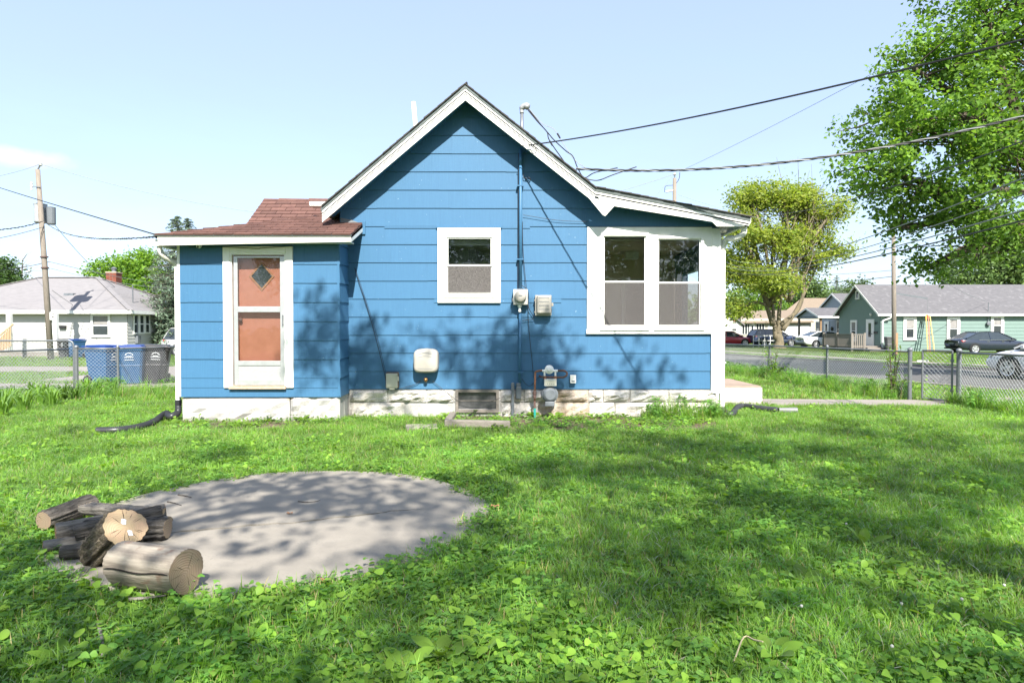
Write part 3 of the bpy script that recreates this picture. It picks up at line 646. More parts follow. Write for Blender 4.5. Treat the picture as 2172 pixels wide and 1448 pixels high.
m.prism([(bx+.12, 12.9, 2.7), (bx+.12, 17.1, 2.7), (bx+.12, ry, rz_-.1)], (.1, 0, 0)); m.build('wing_wall', BLUE_P, H)
# roof vent box on the wing
vc = P(676, 434, 14.0); m = MB(); m.box(vc.x-.16, vc.y-.15, vc.z-.06, vc.x+.3, vc.y+.15, vc.z+.04); VT = m.build('roof_vent', WHITE, H, bevel=.02)
# fascia, soffit, gutter of the mudroom
m = MB(); m.prism([(FL.x+.03, EY-.012, zE-.02), (FR.x, EY-.012, zE-.02), (FR.x, EY-.012, P(745, 513, EY).z), (FL.x+.05, EY-.012, P(345, 521, EY).z)], (0, .025, 0)); m.build('fascia', WHITE_OLD, H)
MB().box(FL.x-.02, EY-.03, zE-.028, FR.x+.01, EY-.0125, zE-.006).build('drip_edge', DRIP, H)
m = MB(); m.prism([(FR.x-.025, EY+.013, P(745, 513, EY).z), (FR.x-.025, EY+.013, zE-.02), (FR.x-.025, 11.08, zA(11.08)-.02), (FR.x-.025, 11.08, zA(11.08)-.13)], (.025, 0, 0)); m.build('fascia', WHITE, H)
m = MB().box(FL.x+.06, EY+.013, zE-.12, FR.x-.026, MY+.02, zE-.10); m.build('soffit', WHITE_OLD, H)
MB().box(FL.x+.03, EY+.02, zE-.1, FL.x+.06, 13.9, zE-.02).build('fascia', WHITE_OLD, H)
m = MB(); gz0 = zE-.15; m.prism([(FL.x-.13, EY+.05, gz0+.08), (FL.x+.028, EY+.05, gz0+.08), (FL.x+.028, EY+.05, gz0-.02), (FL.x-.06, EY+.05, gz0-.02), (FL.x-.10, EY+.05, gz0+.02)], (0, 3.5, 0)); m.build('gutter', WHITE, H)
DL = MB().box(MXL-.095, MY+.03, .30, MXL-.035, MY+.10, zE-.55).build('downspout', WHITE, H, bevel=.01)
MB().tube(smooth_path([(FL.x+.0, EY+.12, gz0), (FL.x+.0, EY+.13, gz0-.1), (FL.x+.06, EY+.17, gz0-.19), (MXL-.09, MY+.05, gz0-.27), (MXL-.065, MY+.065, gz0-.36), (MXL-.065, MY+.065, gz0-.46)], 5), .042, 10).build('elbow', WHITE_OLD, DL, smooth=True)
MB().box(MXL-.1, MY+.025, .22, MXL-.03, MY+.105, .34).build('adapter', BLACK, DL)
MB().box(xw(767), WY-.02, zw(497), xw(776), WY+.005, zw(470)).build('flashing', BLUE, H)
m = MB(); m.prism([(xw(724), WY-.02, zw(478)), (xw(765), WY-.02, zw(474)), (xw(748), WY-.012, zw(467)), (xw(724), WY-.008, zw(462))], (0, .02, 0)); m.build('flashing', GREY_P, H)
print('tabs', nA, nB)
# plumbing vent pipe on the roof
a = P(886, 275, 13.5); b = P(877, 217, 13.5); MB().tube([a - Vector((0, 0, .5)), b], .045, 12).build('vent_pipe', WHITE, H, smooth=True)
def gp(px, py, z=.042):
    Y = F*(EYE-z)/(py-695); return P(px, py, Y).xy.to_3d()+Vector((0, 0, z))
# ---------------------------------------------------------------- fittings on the house wall
Y0 = WY - .012
# electric service mast
mx_ = xw(1104)
T = thing('service_mast', 'blue painted conduit riser with grey weatherhead pipe above the gable roof', 'conduit', (mx_, Y0, zw(620)))
MB().tube([(mx_, Y0-.045, zw(615)), (mx_, Y0-.045, zw(318))], .027, 12).build('conduit', BLUE_P, T, smooth=True)
MB().tube([(mx_, Y0-.045, zw(352)), (mx_+.004, Y0-.045, zw(330))], [.036, .03], 12).build('coupling', BLUE_P, T, smooth=True)
wt_ = P(1107, 270, GY+.15)
MB().tube([(wt_.x, GY+.15, wt_.z-.3), P(1107, 240, GY+.15)], .028, 12).build('mast_pipe', GALV, T, smooth=True)
hh_ = P(1107, 237, GY+.15); MB().tube(smooth_path([hh_+Vector((0, 0, -.03)), hh_+Vector((0, 0, .05)), hh_+Vector((.05, -.02, .085)), hh_+Vector((.115, -.04, .06))], 4), [.034]*4+[.048]*5+[.055]*3+[.045], 12).build('weatherhead', ALU_DULL, T, smooth=True)
for py in (397, 552, 790): m = MB().box(mx_-.06, Y0-.075, zw(py), mx_+.05, Y0, zw(py)+.018); m.build('pipe_strap', BLUE_P, T)
T = thing('lower_conduit', 'blue painted conduit running from electric meter down to grey fitting', 'conduit', (mx_-.005, Y0, .5))
MB().tube([(mx_-.005, Y0-.04, zw(665)), (mx_-.012, Y0-.04, zw(812))], .024, 12).build('conduit', BLUE_P, T, smooth=True)
m = MB(); m.box(xw(1098)-.03, Y0-.085, zw(845), xw(1098)+.06, Y0-.025, zw(818)).box(xw(1098)-.025, Y0-.075, zw(819), xw(1098)+.05, Y0-.02, zw(811)); m.build('conduit_body', GREY_P, T, bevel=.018)
# electric meter
T = thing('electric_meter', 'pale metal electric meter box with round glass dial on blue wall', 'meter', (xw(1103), Y0, zw(650)))
bx0, bx1, bz0, bz1 = xw(1088.5), xw(1119), zw(647), zw(614.5)
MB().box(bx0, Y0-.13, bz0, bx1, Y0, bz1).build('meter_box', M('meter_paint', (.495, .488, .450), .4, nscale=8, var=.2), T, bevel=.01)
cx_, cz_ = xw(1103.5), zw(630)
MB().lathe([(.09, 0), (.095, .01), (.095, .025), (.088, .03), (.088, .065), (.08, .078), (.03, .082)], (cx_, Y0-.13, cz_), (0, -1, 0), 24).build('dial', BEIGE, T, smooth=True)
MB().lathe([(.101, 0), (.101, .02), (.094, .022)], (cx_, Y0-.131, cz_), (0, -1, 0), 24).build('ring', GALV, T)
MB().box(cx_-.03, Y0-.2145, cz_+.005, cx_+.03, Y0-.2115, cz_+.02).build('readout', GREY_P, T)
MB().box(bx0-.02, Y0-.1, zw(640), bx0, Y0-.06, zw(633)).build('lug', GALV, T)
m = MB().lathe([(.035, 0), (.035, .03), (.02, .04), (.02, .09), (.028, .1), (.02, .12)], (cx_-.01, Y0-.07, bz0), (0, 0, -1), 12); m.build('hub', WHITE, T)
# telephone interface box
T = thing('utility_box', 'beige plastic utility box with ridged lid beside the electric meter', 'utility box', (xw(1153), Y0, zw(670)))
bx0, bx1, bz0, bz1 = xw(1134.5), xw(1169), zw(669.5), zw(626.5)
MB().box(bx0, Y0-.09, bz0, bx1, Y0, bz1).build('back_box', BEIGE, T, bevel=.008)
MB().box(bx0+.03, Y0-.165, bz0+.035, bx1-.005, Y0-.085, bz1-.005).build('lid', BEIGE, T, bevel=.02)
for py in (633, 640.5, 648.5, 656.5): MB().box(bx0+.06, Y0-.1665, zw(py)-.006, bx1-.045, Y0-.16, zw(py)+.004).build('rib', GREY_P, T)
MB().box(bx1-.002, Y0-.12, zw(650), bx1+.03, Y0-.06, zw(643)).build('hasp', BEIGE, T, bevel=.004)
for py in (637, 662): MB().box(bx0-.012, Y0-.07, zw(py)-.012, bx0+.001, Y0-.04, zw(py)+.012).build('hinge', BEIGE, T)
# hose reel cover
T = thing('hose_cover', 'rounded beige plastic cover box with curved seams above brass tap', 'cover box', (xw(906), Y0, zw(795)))
a0_, a1_, b0_, b1_ = xw(879.5), xw(931.5), zw(789), zw(742)
m = MB(); cxh = (a0_+a1_)/2; hw_ = (a1_-a0_)/2
out = []
for t in np.linspace(0, 2*math.pi, 40, endpoint=False):
    c_, s_ = math.cos(t), math.sin(t); e = .36
    x = hw_*math.copysign(abs(c_)**e, c_); z = (b1_-b0_)/2*math.copysign(abs(s_)**e, s_)
    if s_ > 0: z += .03*(1-(x/hw_)**2)
    else: x *= 1+.04*s_
    out.append((x, z))
zc = (b0_+b1_)/2
rings = [(1.0, 0), (1.0, -.10), (.985, -.15), (.93, -.185), (.8, -.2)]
vs = []
for s_, dy in rings: vs += [(cxh+x*s_, Y0+dy, zc+z*s_) for x, z in out]
n_ = 40; fs = [(i*n_+j, i*n_+(j+1) % n_, (i+1)*n_+(j+1) % n_, (i+1)*n_+j) for i in range(4) for j in range(n_)] + [tuple(4*n_+j for j in range(n_))]
m.add(vs, fs).build('cover', BEIGE, T, smooth=True)
for zz, bow, ww in ((zc+.045, .045, .9), (zc+.095, .05, .82), (zc-.11, -.01, .9)):
    pts = [(cxh+hw_*ww*t*.93, Y0-.2+.016*abs(t)**6, zz+bow*(1-t*t)-.012*(abs(t) > .9)) for t in np.linspace(-1, 1, 15)]
    MB().tube(pts, .0035, 5).build('seam', GREY_P, T)
T = thing('garden_tap', 'small brass tap poking from blue wall under the hose cover', 'tap', (xw(904), Y0, zw(803)))
MB().lathe([(.02, 0), (.02, .06), (.032, .062), (.032, .075), (.02, .078), (.02, .09)], (xw(904), Y0, zw(803)), (0, -1, -.12), 16).build('spout', M('brass', (.55, .30, .12), .35, metal=.8), T, smooth=True)
MB().box(xw(904)-.012, Y0-.05, zw(803)-.06, xw(904)+.015, Y0-.035, zw(803)-.02).build('valve', GALV, T)
# cream junction box
T = thing('junction_box', 'cream weatherproof outlet box at the foot of the blue wall', 'outlet box', (xw(832), Y0, zw(823)))
bx0, bx1, bz0, bz1 = xw(820), xw(844.5), zw(822), zw(791)
MB().box(bx0-.012, Y0-.045, bz0-.005, bx1+.022, Y0, bz1+.022).build('gasket_plate', M('dark_sealant', (.10, .085, .07), .8), T, bevel=.03)
MB().box(bx0, Y0-.075, bz0, bx1, Y0-.04, bz1).build('cover', CREAM_PL, T, bevel=.012)
MB().box(bx0+.012, Y0-.082, bz0+.025, bx1-.012, Y0-.0755, bz1-.015).build('panel', CREAM_PL, T)
MB().box(bx0+.06, Y0-.07, bz0-.025, bx1-.05, Y0-.045, bz0).build('tab', CREAM_PL, T); MB().box(bx1, Y0-.07, bz0+.12, bx1+.02, Y0-.05, bz1-.05).build('hinge', CREAM_PL, T)
T = thing('outlet_box', 'small white plastic box on blue wall right of the gas meter', 'outlet box', (xw(1215), Y0, zw(812)))
MB().box(xw(1209), Y0-.07, zw(811.5), xw(1221), Y0, zw(794.5)).build('box', WHITE, T, bevel=.006)
MB().box(xw(1211.5), Y0-.073, zw(809), xw(1219), Y0-.0705, zw(806)).build('slot', GREY_P, T)
# grey riser tube at the foundation
T = thing('cable_riser', 'thin grey cable riser tube standing against white stone base', 'riser', (xw(1088), Y0-.1, 0))
MB().box(xw(1085), Y0-.10, -.02, xw(1090.5), Y0-.05, zw(828)).build('tube', GREY_P, T); MB().box(xw(1084), Y0-.11, zw(829), xw(1091), Y0-.04, zw(810)).build('cap', GREY_P, T, bevel=.02)
# gas meter
T = thing('gas_meter', 'grey round gas meter with rusty pipes and white regulator', 'gas meter', (xw(1165), Y0-.2, 0))
gy = Y0-.20; gw = lambda px, py, dy=0: P(px, py, gy+dy)
c_ = gw(1166.5, 836); Rm = .135
MB().lathe([(.09, -.12), (.118, -.09), (.12, -.012), (Rm, -.01), (Rm, .012), (.118, .016), (.112, .06), (.08, .085)], c_, (0, -1, 0), 28).build('body', GREY_P, T, smooth=False)
m = MB(); m.box(c_.x-.085, gy-.08, c_.z-.19, c_.x+.075, gy+.02, c_.z-.115); m.build('foot', GREY_P, T, bevel=.01)
a_, b_ = gw(1154, 818), gw(1180, 803); MB().box(a_.x, gy-.07, a_.z, b_.x, gy+.06, b_.z).build('index_box', M('meter_head', (.45, .46, .42), .5), T, bevel=.008)
MB().box(a_.x+.02, gy-.0745, a_.z+.02, b_.x-.015, gy-.0705, b_.z-.025).build('index_window', CREAM_PL, T)
for i in range(4): MB().box(a_.x+.045+i*.035, gy-.0765, a_.z+.03, a_.x+.06+i*.035, gy-.0747, a_.z+.045).build('dial', GREY_P, T)
p1_, p2_, p3_, p4_ = gw(1134, 850), gw(1135, 800), gw(1137, 788), gw(1150, 785)
MB().tube([p1_, p2_]+smooth_path([p2_+Vector((0, 0, .05)), p3_, p4_], 5), .017, 10).build('inlet_pipe', RUST, T, smooth=True)
MB().lathe([(.026, 0), (.03, .03), (.024, .05), (.034, .07), (.034, .1), (.026, .12)], gw(1134, 844), (0, 0, 1), 10).build('valve', RUST_D, T)
MB().tube([(p1_.x, gy, -.03), (p1_.x, gy, .17)], .022, 10).build('sleeve', GREENPL, T); MB().tube([(p1_.x, gy, .17), p1_], .017, 10).build('riser', RUST_D, T)
rc = gw(1165, 786); MB().lathe([(.03, -.03), (.07, -.02), (.075, 0), (.07, .012), (.045, .03), (.028, .05)], rc+Vector((0, 0, .02)), (0, -1, .1), 22).build('regulator', WHITE, T, smooth=False)
MB().tube([gw(1150, 786), gw(1183, 786)], .02, 10).build('regulator_arm', WHITE, T)
MB().tube(smooth_path([gw(1183, 786), gw(1196, 786), gw(1202, 790), gw(1202, 795), gw(1197, 799), gw(1188, 800), gw(1147, 799)], 5), .017, 10).build('outlet_pipe', RUST_D, T, smooth=True)
for px in (1156, 1178): MB().tube([gw(px, 797), gw(px, 804)], .026, 8).build('union', RUST, T)
for px in (1155, 1178): MB().tube([gw(px, 788), gw(px, 797)], .016, 8).build('nipple', WHITE, T)
MB().tube([gw(1147, 799), gw(1145, 799)+Vector((0, .2, 0))], .017, 8).build('wall_pipe', RUST_D, T)
# security camera under the mudroom eave
T = thing('security_camera', 'small white dome camera under the mudroom eave', 'camera', tuple(P(422, 522, MY-.06)))
c_ = P(422, 523, MY-.06); MB().lathe([(.035, .02), (.04, 0), (.04, -.02), (.033, -.035), (.015, -.045)], c_+Vector((0, 0, .02)), (0, .3, 1), 16).build('dome', WHITE, T, smooth=True); MB().lathe([(.016, 0), (.014, .012)], c_+Vector((0, -.034, -.008)), (0, -1, -.4), 10).build('lens', BLACK, T)
# cables on the wall
def cable(name, pts, r, label, mat=WIRE, n=5, group=None, seg=6):
    return MB().tube(smooth_path(pts, seg), r, n).build(name, mat, label=label, cat='cable', group=group)
yc = Y0-.03
def wpt(px, py, dy=-.02): return P(px, py, WY-.01+dy)
cable('wall_cable', [wpt(752, 568), wpt(790, 690), wpt(815, 790), wpt(819, 812)], .005, 'thin black cable slanting from mudroom corner to cream outlet box')
cable('wall_cable', [wpt(754, 570), wpt(794, 692), wpt(818, 790)], .003, 'thinner cable running beside the slanting one to cream outlet box')
cable('wall_cable', [wpt(1100, 325), wpt(1099.5, 370), wpt(1099, 500), wpt(1098.5, 612)], .006, 'dark cable hugging the left edge of the blue conduit riser')
cable('wall_cable', [wpt(1108, 470), wpt(1110, 540), wpt(1119, 640, -.05), wpt(1122, 700), wpt(1130, 780), wpt(1131, 800)], .005, 'black cable hanging past electric meter down to gas meter')
cable('wall_cable', [wpt(1107, 605), wpt(1120, 618), wpt(1121, 650, -.04), wpt(1132, 672)], .006, 'short black cable from blue conduit to beige utility box')
cable('wall_cable', [wpt(1108, 680), wpt(1118, 678), wpt(1132, 677)], .006, 'short frayed cable stub under beige utility box')
cable('wall_cable', [wpt(1107, 803), wpt(1115, 814), wpt(1124, 818), wpt(1133, 811), wpt(1142, 800)], .004, 'drooping thin cable from conduit foot to gas pipe')
cable('wall_cable', [wpt(849, 824), wpt(880, 815), wpt(893, 806)], .005, 'short cable from cream outlet box to hose cover')
cable('wall_cable', [wpt(918, 808), wpt(935, 822), wpt(958, 840), wpt(975, 850), wpt(1020, 856), wpt(1075, 838), wpt(1090, 832)], .004, 'thin cable sagging across the basement window')
cable('wall_cable', [wpt(1110, 456), wpt(1180, 467), wpt(1238, 470), wpt(1247, 469)], .004, 'nearly level thin cable from conduit riser toward white porch front')
cable('wall_cable', [wpt(1110, 370), wpt(1112, 378), wpt(1121, 376), wpt(1125, 381), wpt(1114, 378)], .006, 'little loop of cable tied to the conduit riser')
cable('door_cable', [P(400, 524, MY-.03), P(480, 524, MY-.04), P(545, 527, MY-.05), P(556, 526, MY-.05), P(620, 522, MY-.04)], .005, 'black cable looping under the mudroom eave above the door')
# ---------------------------------------------------------------- corrugated drain hoses, timbers, stoop
ribbed([(MXL-.065, MY+.065, .24), (MXL-.06, MY+.03, .14), (MXL-.12, MY-.1, .09), gp(352, 877, .06), gp(330, 893, .06), gp(300, 905, .06), gp(255, 912, .06), gp(203, 914, .06)], .05, 12, .006, .026).build('drain_hose', M('black_drain_hose', (.033, .034, .037), .35, nscale=9), smooth=True,
    label='black corrugated drain hose curving over grass from mudroom downspout', cat='hose')
ribbed([(dx, WY+.05, .14), (dx+.03, WY-.02, .07), (dx+.12, WY-.1, .06), gp(1570, 862, .06), gp(1610, 866, .06), gp(1650, 870, .06)], .05, 12, .006, .026).build('drain_hose', M('grey_drain_hose', (.051, .054, .057), .4, nscale=9), smooth=True,
    label='dark corrugated drain hose lying in grass by the porch corner', cat='hose')
e0 = gp(1652, 870, .06); MB().tube([e0, e0+Vector((.3, -.04, -.005))], [.045, .06], 12).build('hose_end', M('hose_fitting', (.168, .168, .168), .5), label='pale ribbed end fitting of the hose by the porch corner', cat='fitting')
m = MB(); a = P(943, 897, 9.95); b = P(1082, 900, 9.75)
MB().obox((a+b)/2 + Vector((0, 0, .0)), (b-a)/2, Vector((.0, .06, 0)), Vector((0, 0, .055))).build('landscape_timber', TIMBER, label='weathered landscape timber edging the bed below basement window', cat='timber', bevel=.018)
a = P(950, 885, 10.05); MB().obox((a.x, 10.5, .05), (.055, 0, 0), (0, .42, 0), (0, 0, .06)).build('landscape_timber', TIMBER, label='short timber running back to the wall beside basement window', cat='timber', bevel=.018)
a = P(893, 901, 9.7); MB().obox((a.x, 9.75, .02), (.23, .03, 0), (-.03, .2, 0), (0, 0, .03)).build('paving_block', CONC, label='flat grey concrete block lying in grass by the timber edging', cat='block', bevel=.01)
a0 = P(1530, 815, 11.55); rock(XE+.03, P(1617, 820, 12.9).x, -.05, .33, 12.9, .035, 77, STONE, None, 'stoop_front', 8, 4, .05)
o = bpy.data.objects['stoop_front']; ST = thing('stoop', 'low white painted stone stoop with tan concrete top beside the porch', 'stoop', (4, 13.5, 0)); o.parent = ST; o.matrix_parent_inverse = WM[ST].inverted()
MB().box(XE+.03, 12.95, -.05, P(1617, 820, 12.9).x, 14.8, .30).build('stoop_body', STONE, ST); MB().box(XE+.03, 12.91, .331, P(1617, 820, 12.9).x-.02, 14.8, .36).build('stoop_top', M('worn_concrete', (.350, .266, .210), .9, nscale=6, bump=.3), ST)

# ---------------------------------------------------------------- fire logs
def bark_mat(name, c, c2, bump, sc):
    return M(name, c, .95, c2, nscale=sc, det=6, bump=bump, bscale=sc*1.6, bdist=.03, stretch=(4, 4, .9))
def end_mat(name, c, c2):
    m = bpy.data.materials.new(name); m.use_nodes = True; n = m.node_tree.nodes; l = m.node_tree.links.new; b = n['Principled BSDF']; b.inputs['Roughness'].default_value = .8
    t = n.new('ShaderNodeTexCoord'); sp = n.new('ShaderNodeSeparateXYZ'); l(t.outputs['Object'], sp.inputs[0])
    mp_ = n.new('ShaderNodeMapping'); mp_.inputs['Scale'].default_value = (1, 1, 0); l(t.outputs['Object'], mp_.inputs[0])
    no = n.new('ShaderNodeTexNoise'); no.inputs['Scale'].default_value = 9; l(mp_.outputs[0], no.inputs['Vector'])
    ad = n.new('ShaderNodeMix'); ad.data_type = 'VECTOR'; ad.inputs[0].default_value = .045; l(mp_.outputs[0], ad.inputs[4]); l(no.outputs['Color'], ad.inputs[5])
    w = n.new('ShaderNodeTexWave'); w.wave_type = 'RINGS'; w.rings_direction = 'Z'; w.inputs['Scale'].default_value = 26; w.inputs['Distortion'].default_value = 1.2; l(ad.outputs[1], w.inputs['Vector'])
    ra = n.new('ShaderNodeValToRGB'); ra.color_ramp.elements[0].color = (*c2, 1); ra.color_ramp.elements[1].color = (*c, 1); l(w.outputs['Fac'], ra.inputs[0])
    n2 = n.new('ShaderNodeTexNoise'); n2.inputs['Scale'].default_value = 14; l(t.outputs['Object'], n2.inputs['Vector'])
    mm = n.new('ShaderNodeMix'); mm.data_type = 'RGBA'; mm.blend_type = 'MULTIPLY'; mm.inputs[0].default_value = .5
    l(ra.outputs[0], mm.inputs[6]); l(n2.outputs['Color'], mm.inputs[7]); l(ra.outputs[0], mm.inputs[6])
    h = n.new('ShaderNodeMix'); h.data_type = 'RGBA'; h.inputs[0].default_value = .35; l(ra.outputs[0], h.inputs[6]); l(mm.outputs[2], h.inputs[7]); l(h.outputs[2], b.inputs['Base Color'])
    bu = n.new('ShaderNodeBump'); bu.inputs['Strength'].default_value = .3; bu.inputs['Distance'].default_value = .004; l(w.outputs['Fac'], bu.inputs['Height']); l(bu.outputs[0], b.inputs['Normal'])
    return m
BK_D = bark_mat('dark_log_bark', (.175, .155, .13), (.055, .047, .04), 1, 9); BK_G = bark_mat('grey_log_bark', (.27, .245, .21), (.11, .098, .084), 1, 8)
BK_R = M('rough_log_bark', (.225, .186, .130), .95, (.045, .034, .025), nscale=16, det=8, bump=1, bscale=22, bdist=.05, stretch=(2.2, 2.2, .8))
PEEL = M('peeled_log', (.36, .315, .25), .8, (.13, .105, .085), nscale=7, det=8, bump=.6, bscale=16, bdist=.012, stretch=(3.2, 3.2, .35), speck=((.20, .125, .085), 11, .60, .12))
EN1 = end_mat('log_end_pale', (.384, .284, .176), (.40, .28, .165)); EN2 = end_mat('log_end_orange', (.407, .227, .102), (.42, .22, .095)); EN3 = end_mat('log_end_brown', (.29, .215, .145), (.225, .162, .105))
CRACK = M('crack_shadow', (.014, .010, .008), .95)
PAINTW = M('white_paint_blob', (.8, .8, .8), .5)
def log(a, b, r0, r1, bark, end, label, rough=.06, ridges=9, flat=None, cracks=0, seed=0, split=None, mark=False):
    """a log from a to b; the cut face is at b"""
    a, b = Vector(a), Vector(b); L_ = (b-a).length; rg = np.random.default_rng(seed); n, k = 64, 22
    ph = rg.uniform(0, 6.28, 6); m = MB(); vs = []
    def rad(t, z):
        s = 1 + .05*math.sin(2*t+ph[0]) + .035*math.sin(3*t+ph[1])
        w_ = .35*math.sin(7*z/L_+ph[3])+.2*math.sin(17*z+ph[4]); s += rough*.45*(math.sin(round(ridges*.45)*t+ph[2]+w_)+.8*math.sin(round(ridges*.75)*t+ph[3]-w_*1.4)+.6*math.sin(ridges*t+ph[5]+2*w_))*(.35 if z < .001 or z > L_-.001 else 1)
        return s
    for i in range(k+1):
        z = L_*i/k; r = r0+(r1-r0)*i/k
        for j in range(n):
            t = 2*math.pi*j/n; q = r*rad(t, z)*(1+rg.uniform(-.3, .3)*rough*(0 < i < k))*(.97 if i in (0, k) else 1); x, y = q*math.cos(t), q*math.sin(t)
            if split is not None and y > split*r: y = split*r + rg.uniform(-.004, .004)
            vs.append((x, y, z + (rg.uniform(-.004, .004) if i in (0, k) else 0)))
    m.add(vs, [(i*n+j, i*n+(j+1) % n, (i+1)*n+(j+1) % n, (i+1)*n+j) for i in range(k) for j in range(n)])
    T = proto('log', label, 'log', 'firewood logs piled on the patio slab')
    m.build('bark', bark, T, smooth=True)
    for i, z, s in ((0, .003, -1), (k, L_-.003, 1)):
        e = MB(); ring = [(v[0]*.985, v[1]*.985, z) for v in vs[i*n:(i+1)*n]]; e.prism(ring if s > 0 else ring, (0, 0, .004*s)); e.build('cut_end', end, T)
    zc_ = L_+.0015
    for c in range(cracks):
        t = rg.uniform(0, 6.28); w = rg.uniform(.0006, .0018); u0, u1 = r1*rg.uniform(.05, .7), r1*rg.uniform(.75, .96); d_ = Vector((math.cos(t), math.sin(t), 0)); pn = Vector((-d_.y, d_.x, 0))
        MB().prism([d_*u0+Vector((0, 0, zc_-.001)), d_*(u0+u1)/2+pn*w+Vector((0, 0, zc_-.001)), d_*u1+pn*w*.4+Vector((0, 0, zc_-.001)), d_*(u0+u1)/2-pn*w+Vector((0, 0, zc_-.001))], (0, 0, .0012)).build('crack', CRACK, T)
    if mark:
        for qx, qy, qa in ((.0, .035, 1.2), (.012, -.045, 1.5)):
            MB().prism([(qx+math.cos(t+qa)*(.022 if abs(math.cos(t)) > .5 else .012)*(1+.3*math.sin(5*t)), qy+.006*math.sin(t)+math.sin(t+qa)*.018, zc_) for t in np.linspace(0, 6.28, 11)[:-1]], (0, 0, .0015)).build('paint_mark', PAINTW, T)
    T.location = a; T.rotation_mode = 'QUATERNION'; T.rotation_quaternion = (b-a).to_track_quat('Z', 'Y')
    return T
ZT = .036
def LP(px, py, Y): return P(px, py, Y)
b_ = P(396, 1211, 3.60); a_ = Vector((b_.x-.43, b_.y+.125, b_.z+.004)); rL = b_.z-ZT
log(a_, b_, rL*1.0, rL*1.0, PEEL, EN3, 'thick peeled grey log lying at the front of the firewood pile', .035, 7, cracks=9, seed=1)
# long drying crack along the peeled log
d_ = (b_-a_).normalized(); side = Vector((-d_.y, d_.x, 0)); side = side if side.y < 0 else -side
pts = [a_.lerp(b_, t) + side*(rL*1.012+.003) + Vector((0, 0, .012+.006*math.sin(9*t)+.01*t)) for t in np.linspace(.02, .99, 14)]
log_t = bpy.data.objects['log']; MB().tube(pts, [.001]+[.0045]*12+[.002], 4).build('drying_crack', CRACK, None)
o = bpy.data.objects['drying_crack']; o.parent = log_t
o.matrix_parent_inverse = (Matrix.Translation(a_) @ (b_-a_).to_track_quat('Z', 'Y').to_matrix().to_4x4()).inverted()
log(P(206, 1174, 4.13), P(266, 1117, 3.98), .105, .128, BK_R, EN1, 'rough barked log tipped up with pale cracked face and white paint marks', .16, 22, cracks=16, seed=2, mark=True)
a_ = P(195, 1108, 5.10); b_ = P(92, 1131, 4.72); log((a_.x, a_.y, ZT+.105), (b_.x, b_.y, ZT+.075), .072, .072, BK_D, EN3, 'dark barked log at the back left of the pile', .16, 20, seed=3, cracks=2)
b_ = P(118, 1150, 4.45); log((b_.x+.52, b_.y+.42, ZT+.10), (b_.x, b_.y, ZT+.075), .060, .062, BK_G, EN2, 'slim log with fresh orange cut end beside the dark barked log', .06, 14, seed=4)
b_ = P(159, 1152, 4.36); log((b_.x+.42, b_.y+.30, ZT+.15), (b_.x, b_.y, ZT+.10), .055, .048, BK_D, EN3, 'short grey log with knotted hollow end in mid pile', .14, 16, seed=5, cracks=3)
b_ = P(92, 1184, 4.28); log((b_.x+.42, b_.y+.25, ZT+.04), (b_.x, b_.y, ZT+.035), .036, .038, BK_G, EN2, 'thin pale branch log at the lower left of the pile', .05, 9, seed=6)
b_ = P(130, 1193, 4.15); log((b_.x+.36, b_.y+.10, ZT+.045), (b_.x, b_.y, ZT+.045), .044, .042, BK_D, EN3, 'short weathered log at the bottom front left of the pile', .09, 14, seed=7)
b_ = P(356, 1132, 4.55); log((b_.x-.55, b_.y-.05, ZT+.07), (b_.x, b_.y, ZT+.075), .075, .072, bark_mat('craggy_bark', (.20, .18, .155), (.05, .045, .04), 1, 16), EN3, 'craggy dark barked log lying at the back right of the pile', .24, 26, seed=8)
b_ = P(338, 1103, 4.66); log((b_.x-.62, b_.y+.14, ZT+.17), (b_.x, b_.y, ZT+.165), .062, .06, BK_G, EN1, 'split log with pale inner wood on top of the pile back', .07, 12, seed=9, split=.1)
b_ = P(358, 1112, 4.80); log((b_.x-.5, b_.y+.08, ZT+.045), (b_.x, b_.y, ZT+.045), .042, .042, BK_G, EN1, 'small grey log peeping out behind the craggy log', .06, 10, seed=10)
# twigs and litter
def twig(name, pts, r, label, mat=BK_D):
    MB().tube(smooth_path(pts, 4), [r*(1-.6*i/(4*(len(pts)-1))) for i in range(4*(len(pts)-1)+1)], 5).build(name, mat, label=label, cat='twig')
twig('twig', [gp(355, 1065), gp(370, 1068), gp(385, 1073)], .006, 'short dark twig near the back left rim of the slab')
twig('twig', [gp(378, 1050), gp(395, 1053), gp(406, 1056)], .007, 'thicker black twig beside the slab rim nearest the mudroom')
twig('twig', [gp(632, 1064), gp(650, 1066), gp(672, 1064), gp(680, 1061)], .005, 'slender forked twig in the middle of the slab')
twig('twig', [gp(660, 1240), gp(676, 1226), gp(690, 1233), gp(704, 1217)], .005, 'curly twig by the front rim of the slab')
twig('fallen_stick', [gp(275, 1275, .05), gp(310, 1272, .06), gp(352, 1266, .06)], .012, 'pale broken stick in the grass below the peeled log', BK_G)
twig('fallen_stick', [gp(208, 1325, .06), gp(214, 1350, .06), gp(218, 1378, .05), gp(214, 1412, .04)], .010, 'crooked grey stick lying in the weeds in front of the slab', BK_G)
def dry_leaf(c, s, label):
    m = MB(); c = Vector(c); pts = []
    for t in np.linspace(0, 6.28, 9)[:-1]: pts.append(c+Vector((s*math.cos(t)*(1+.3*math.sin(3*t)), s*.7*math.sin(t), s*.35*abs(math.sin(2*t)))))
    vs = [c+Vector((0, 0, .004))]+pts; m.add(vs, [(0, i+1, (i+1) % 8+1) for i in range(8)]).build('dry_leaf', M('dry_leaf', (.30, .15, .07), .8), label=label, cat='leaf')
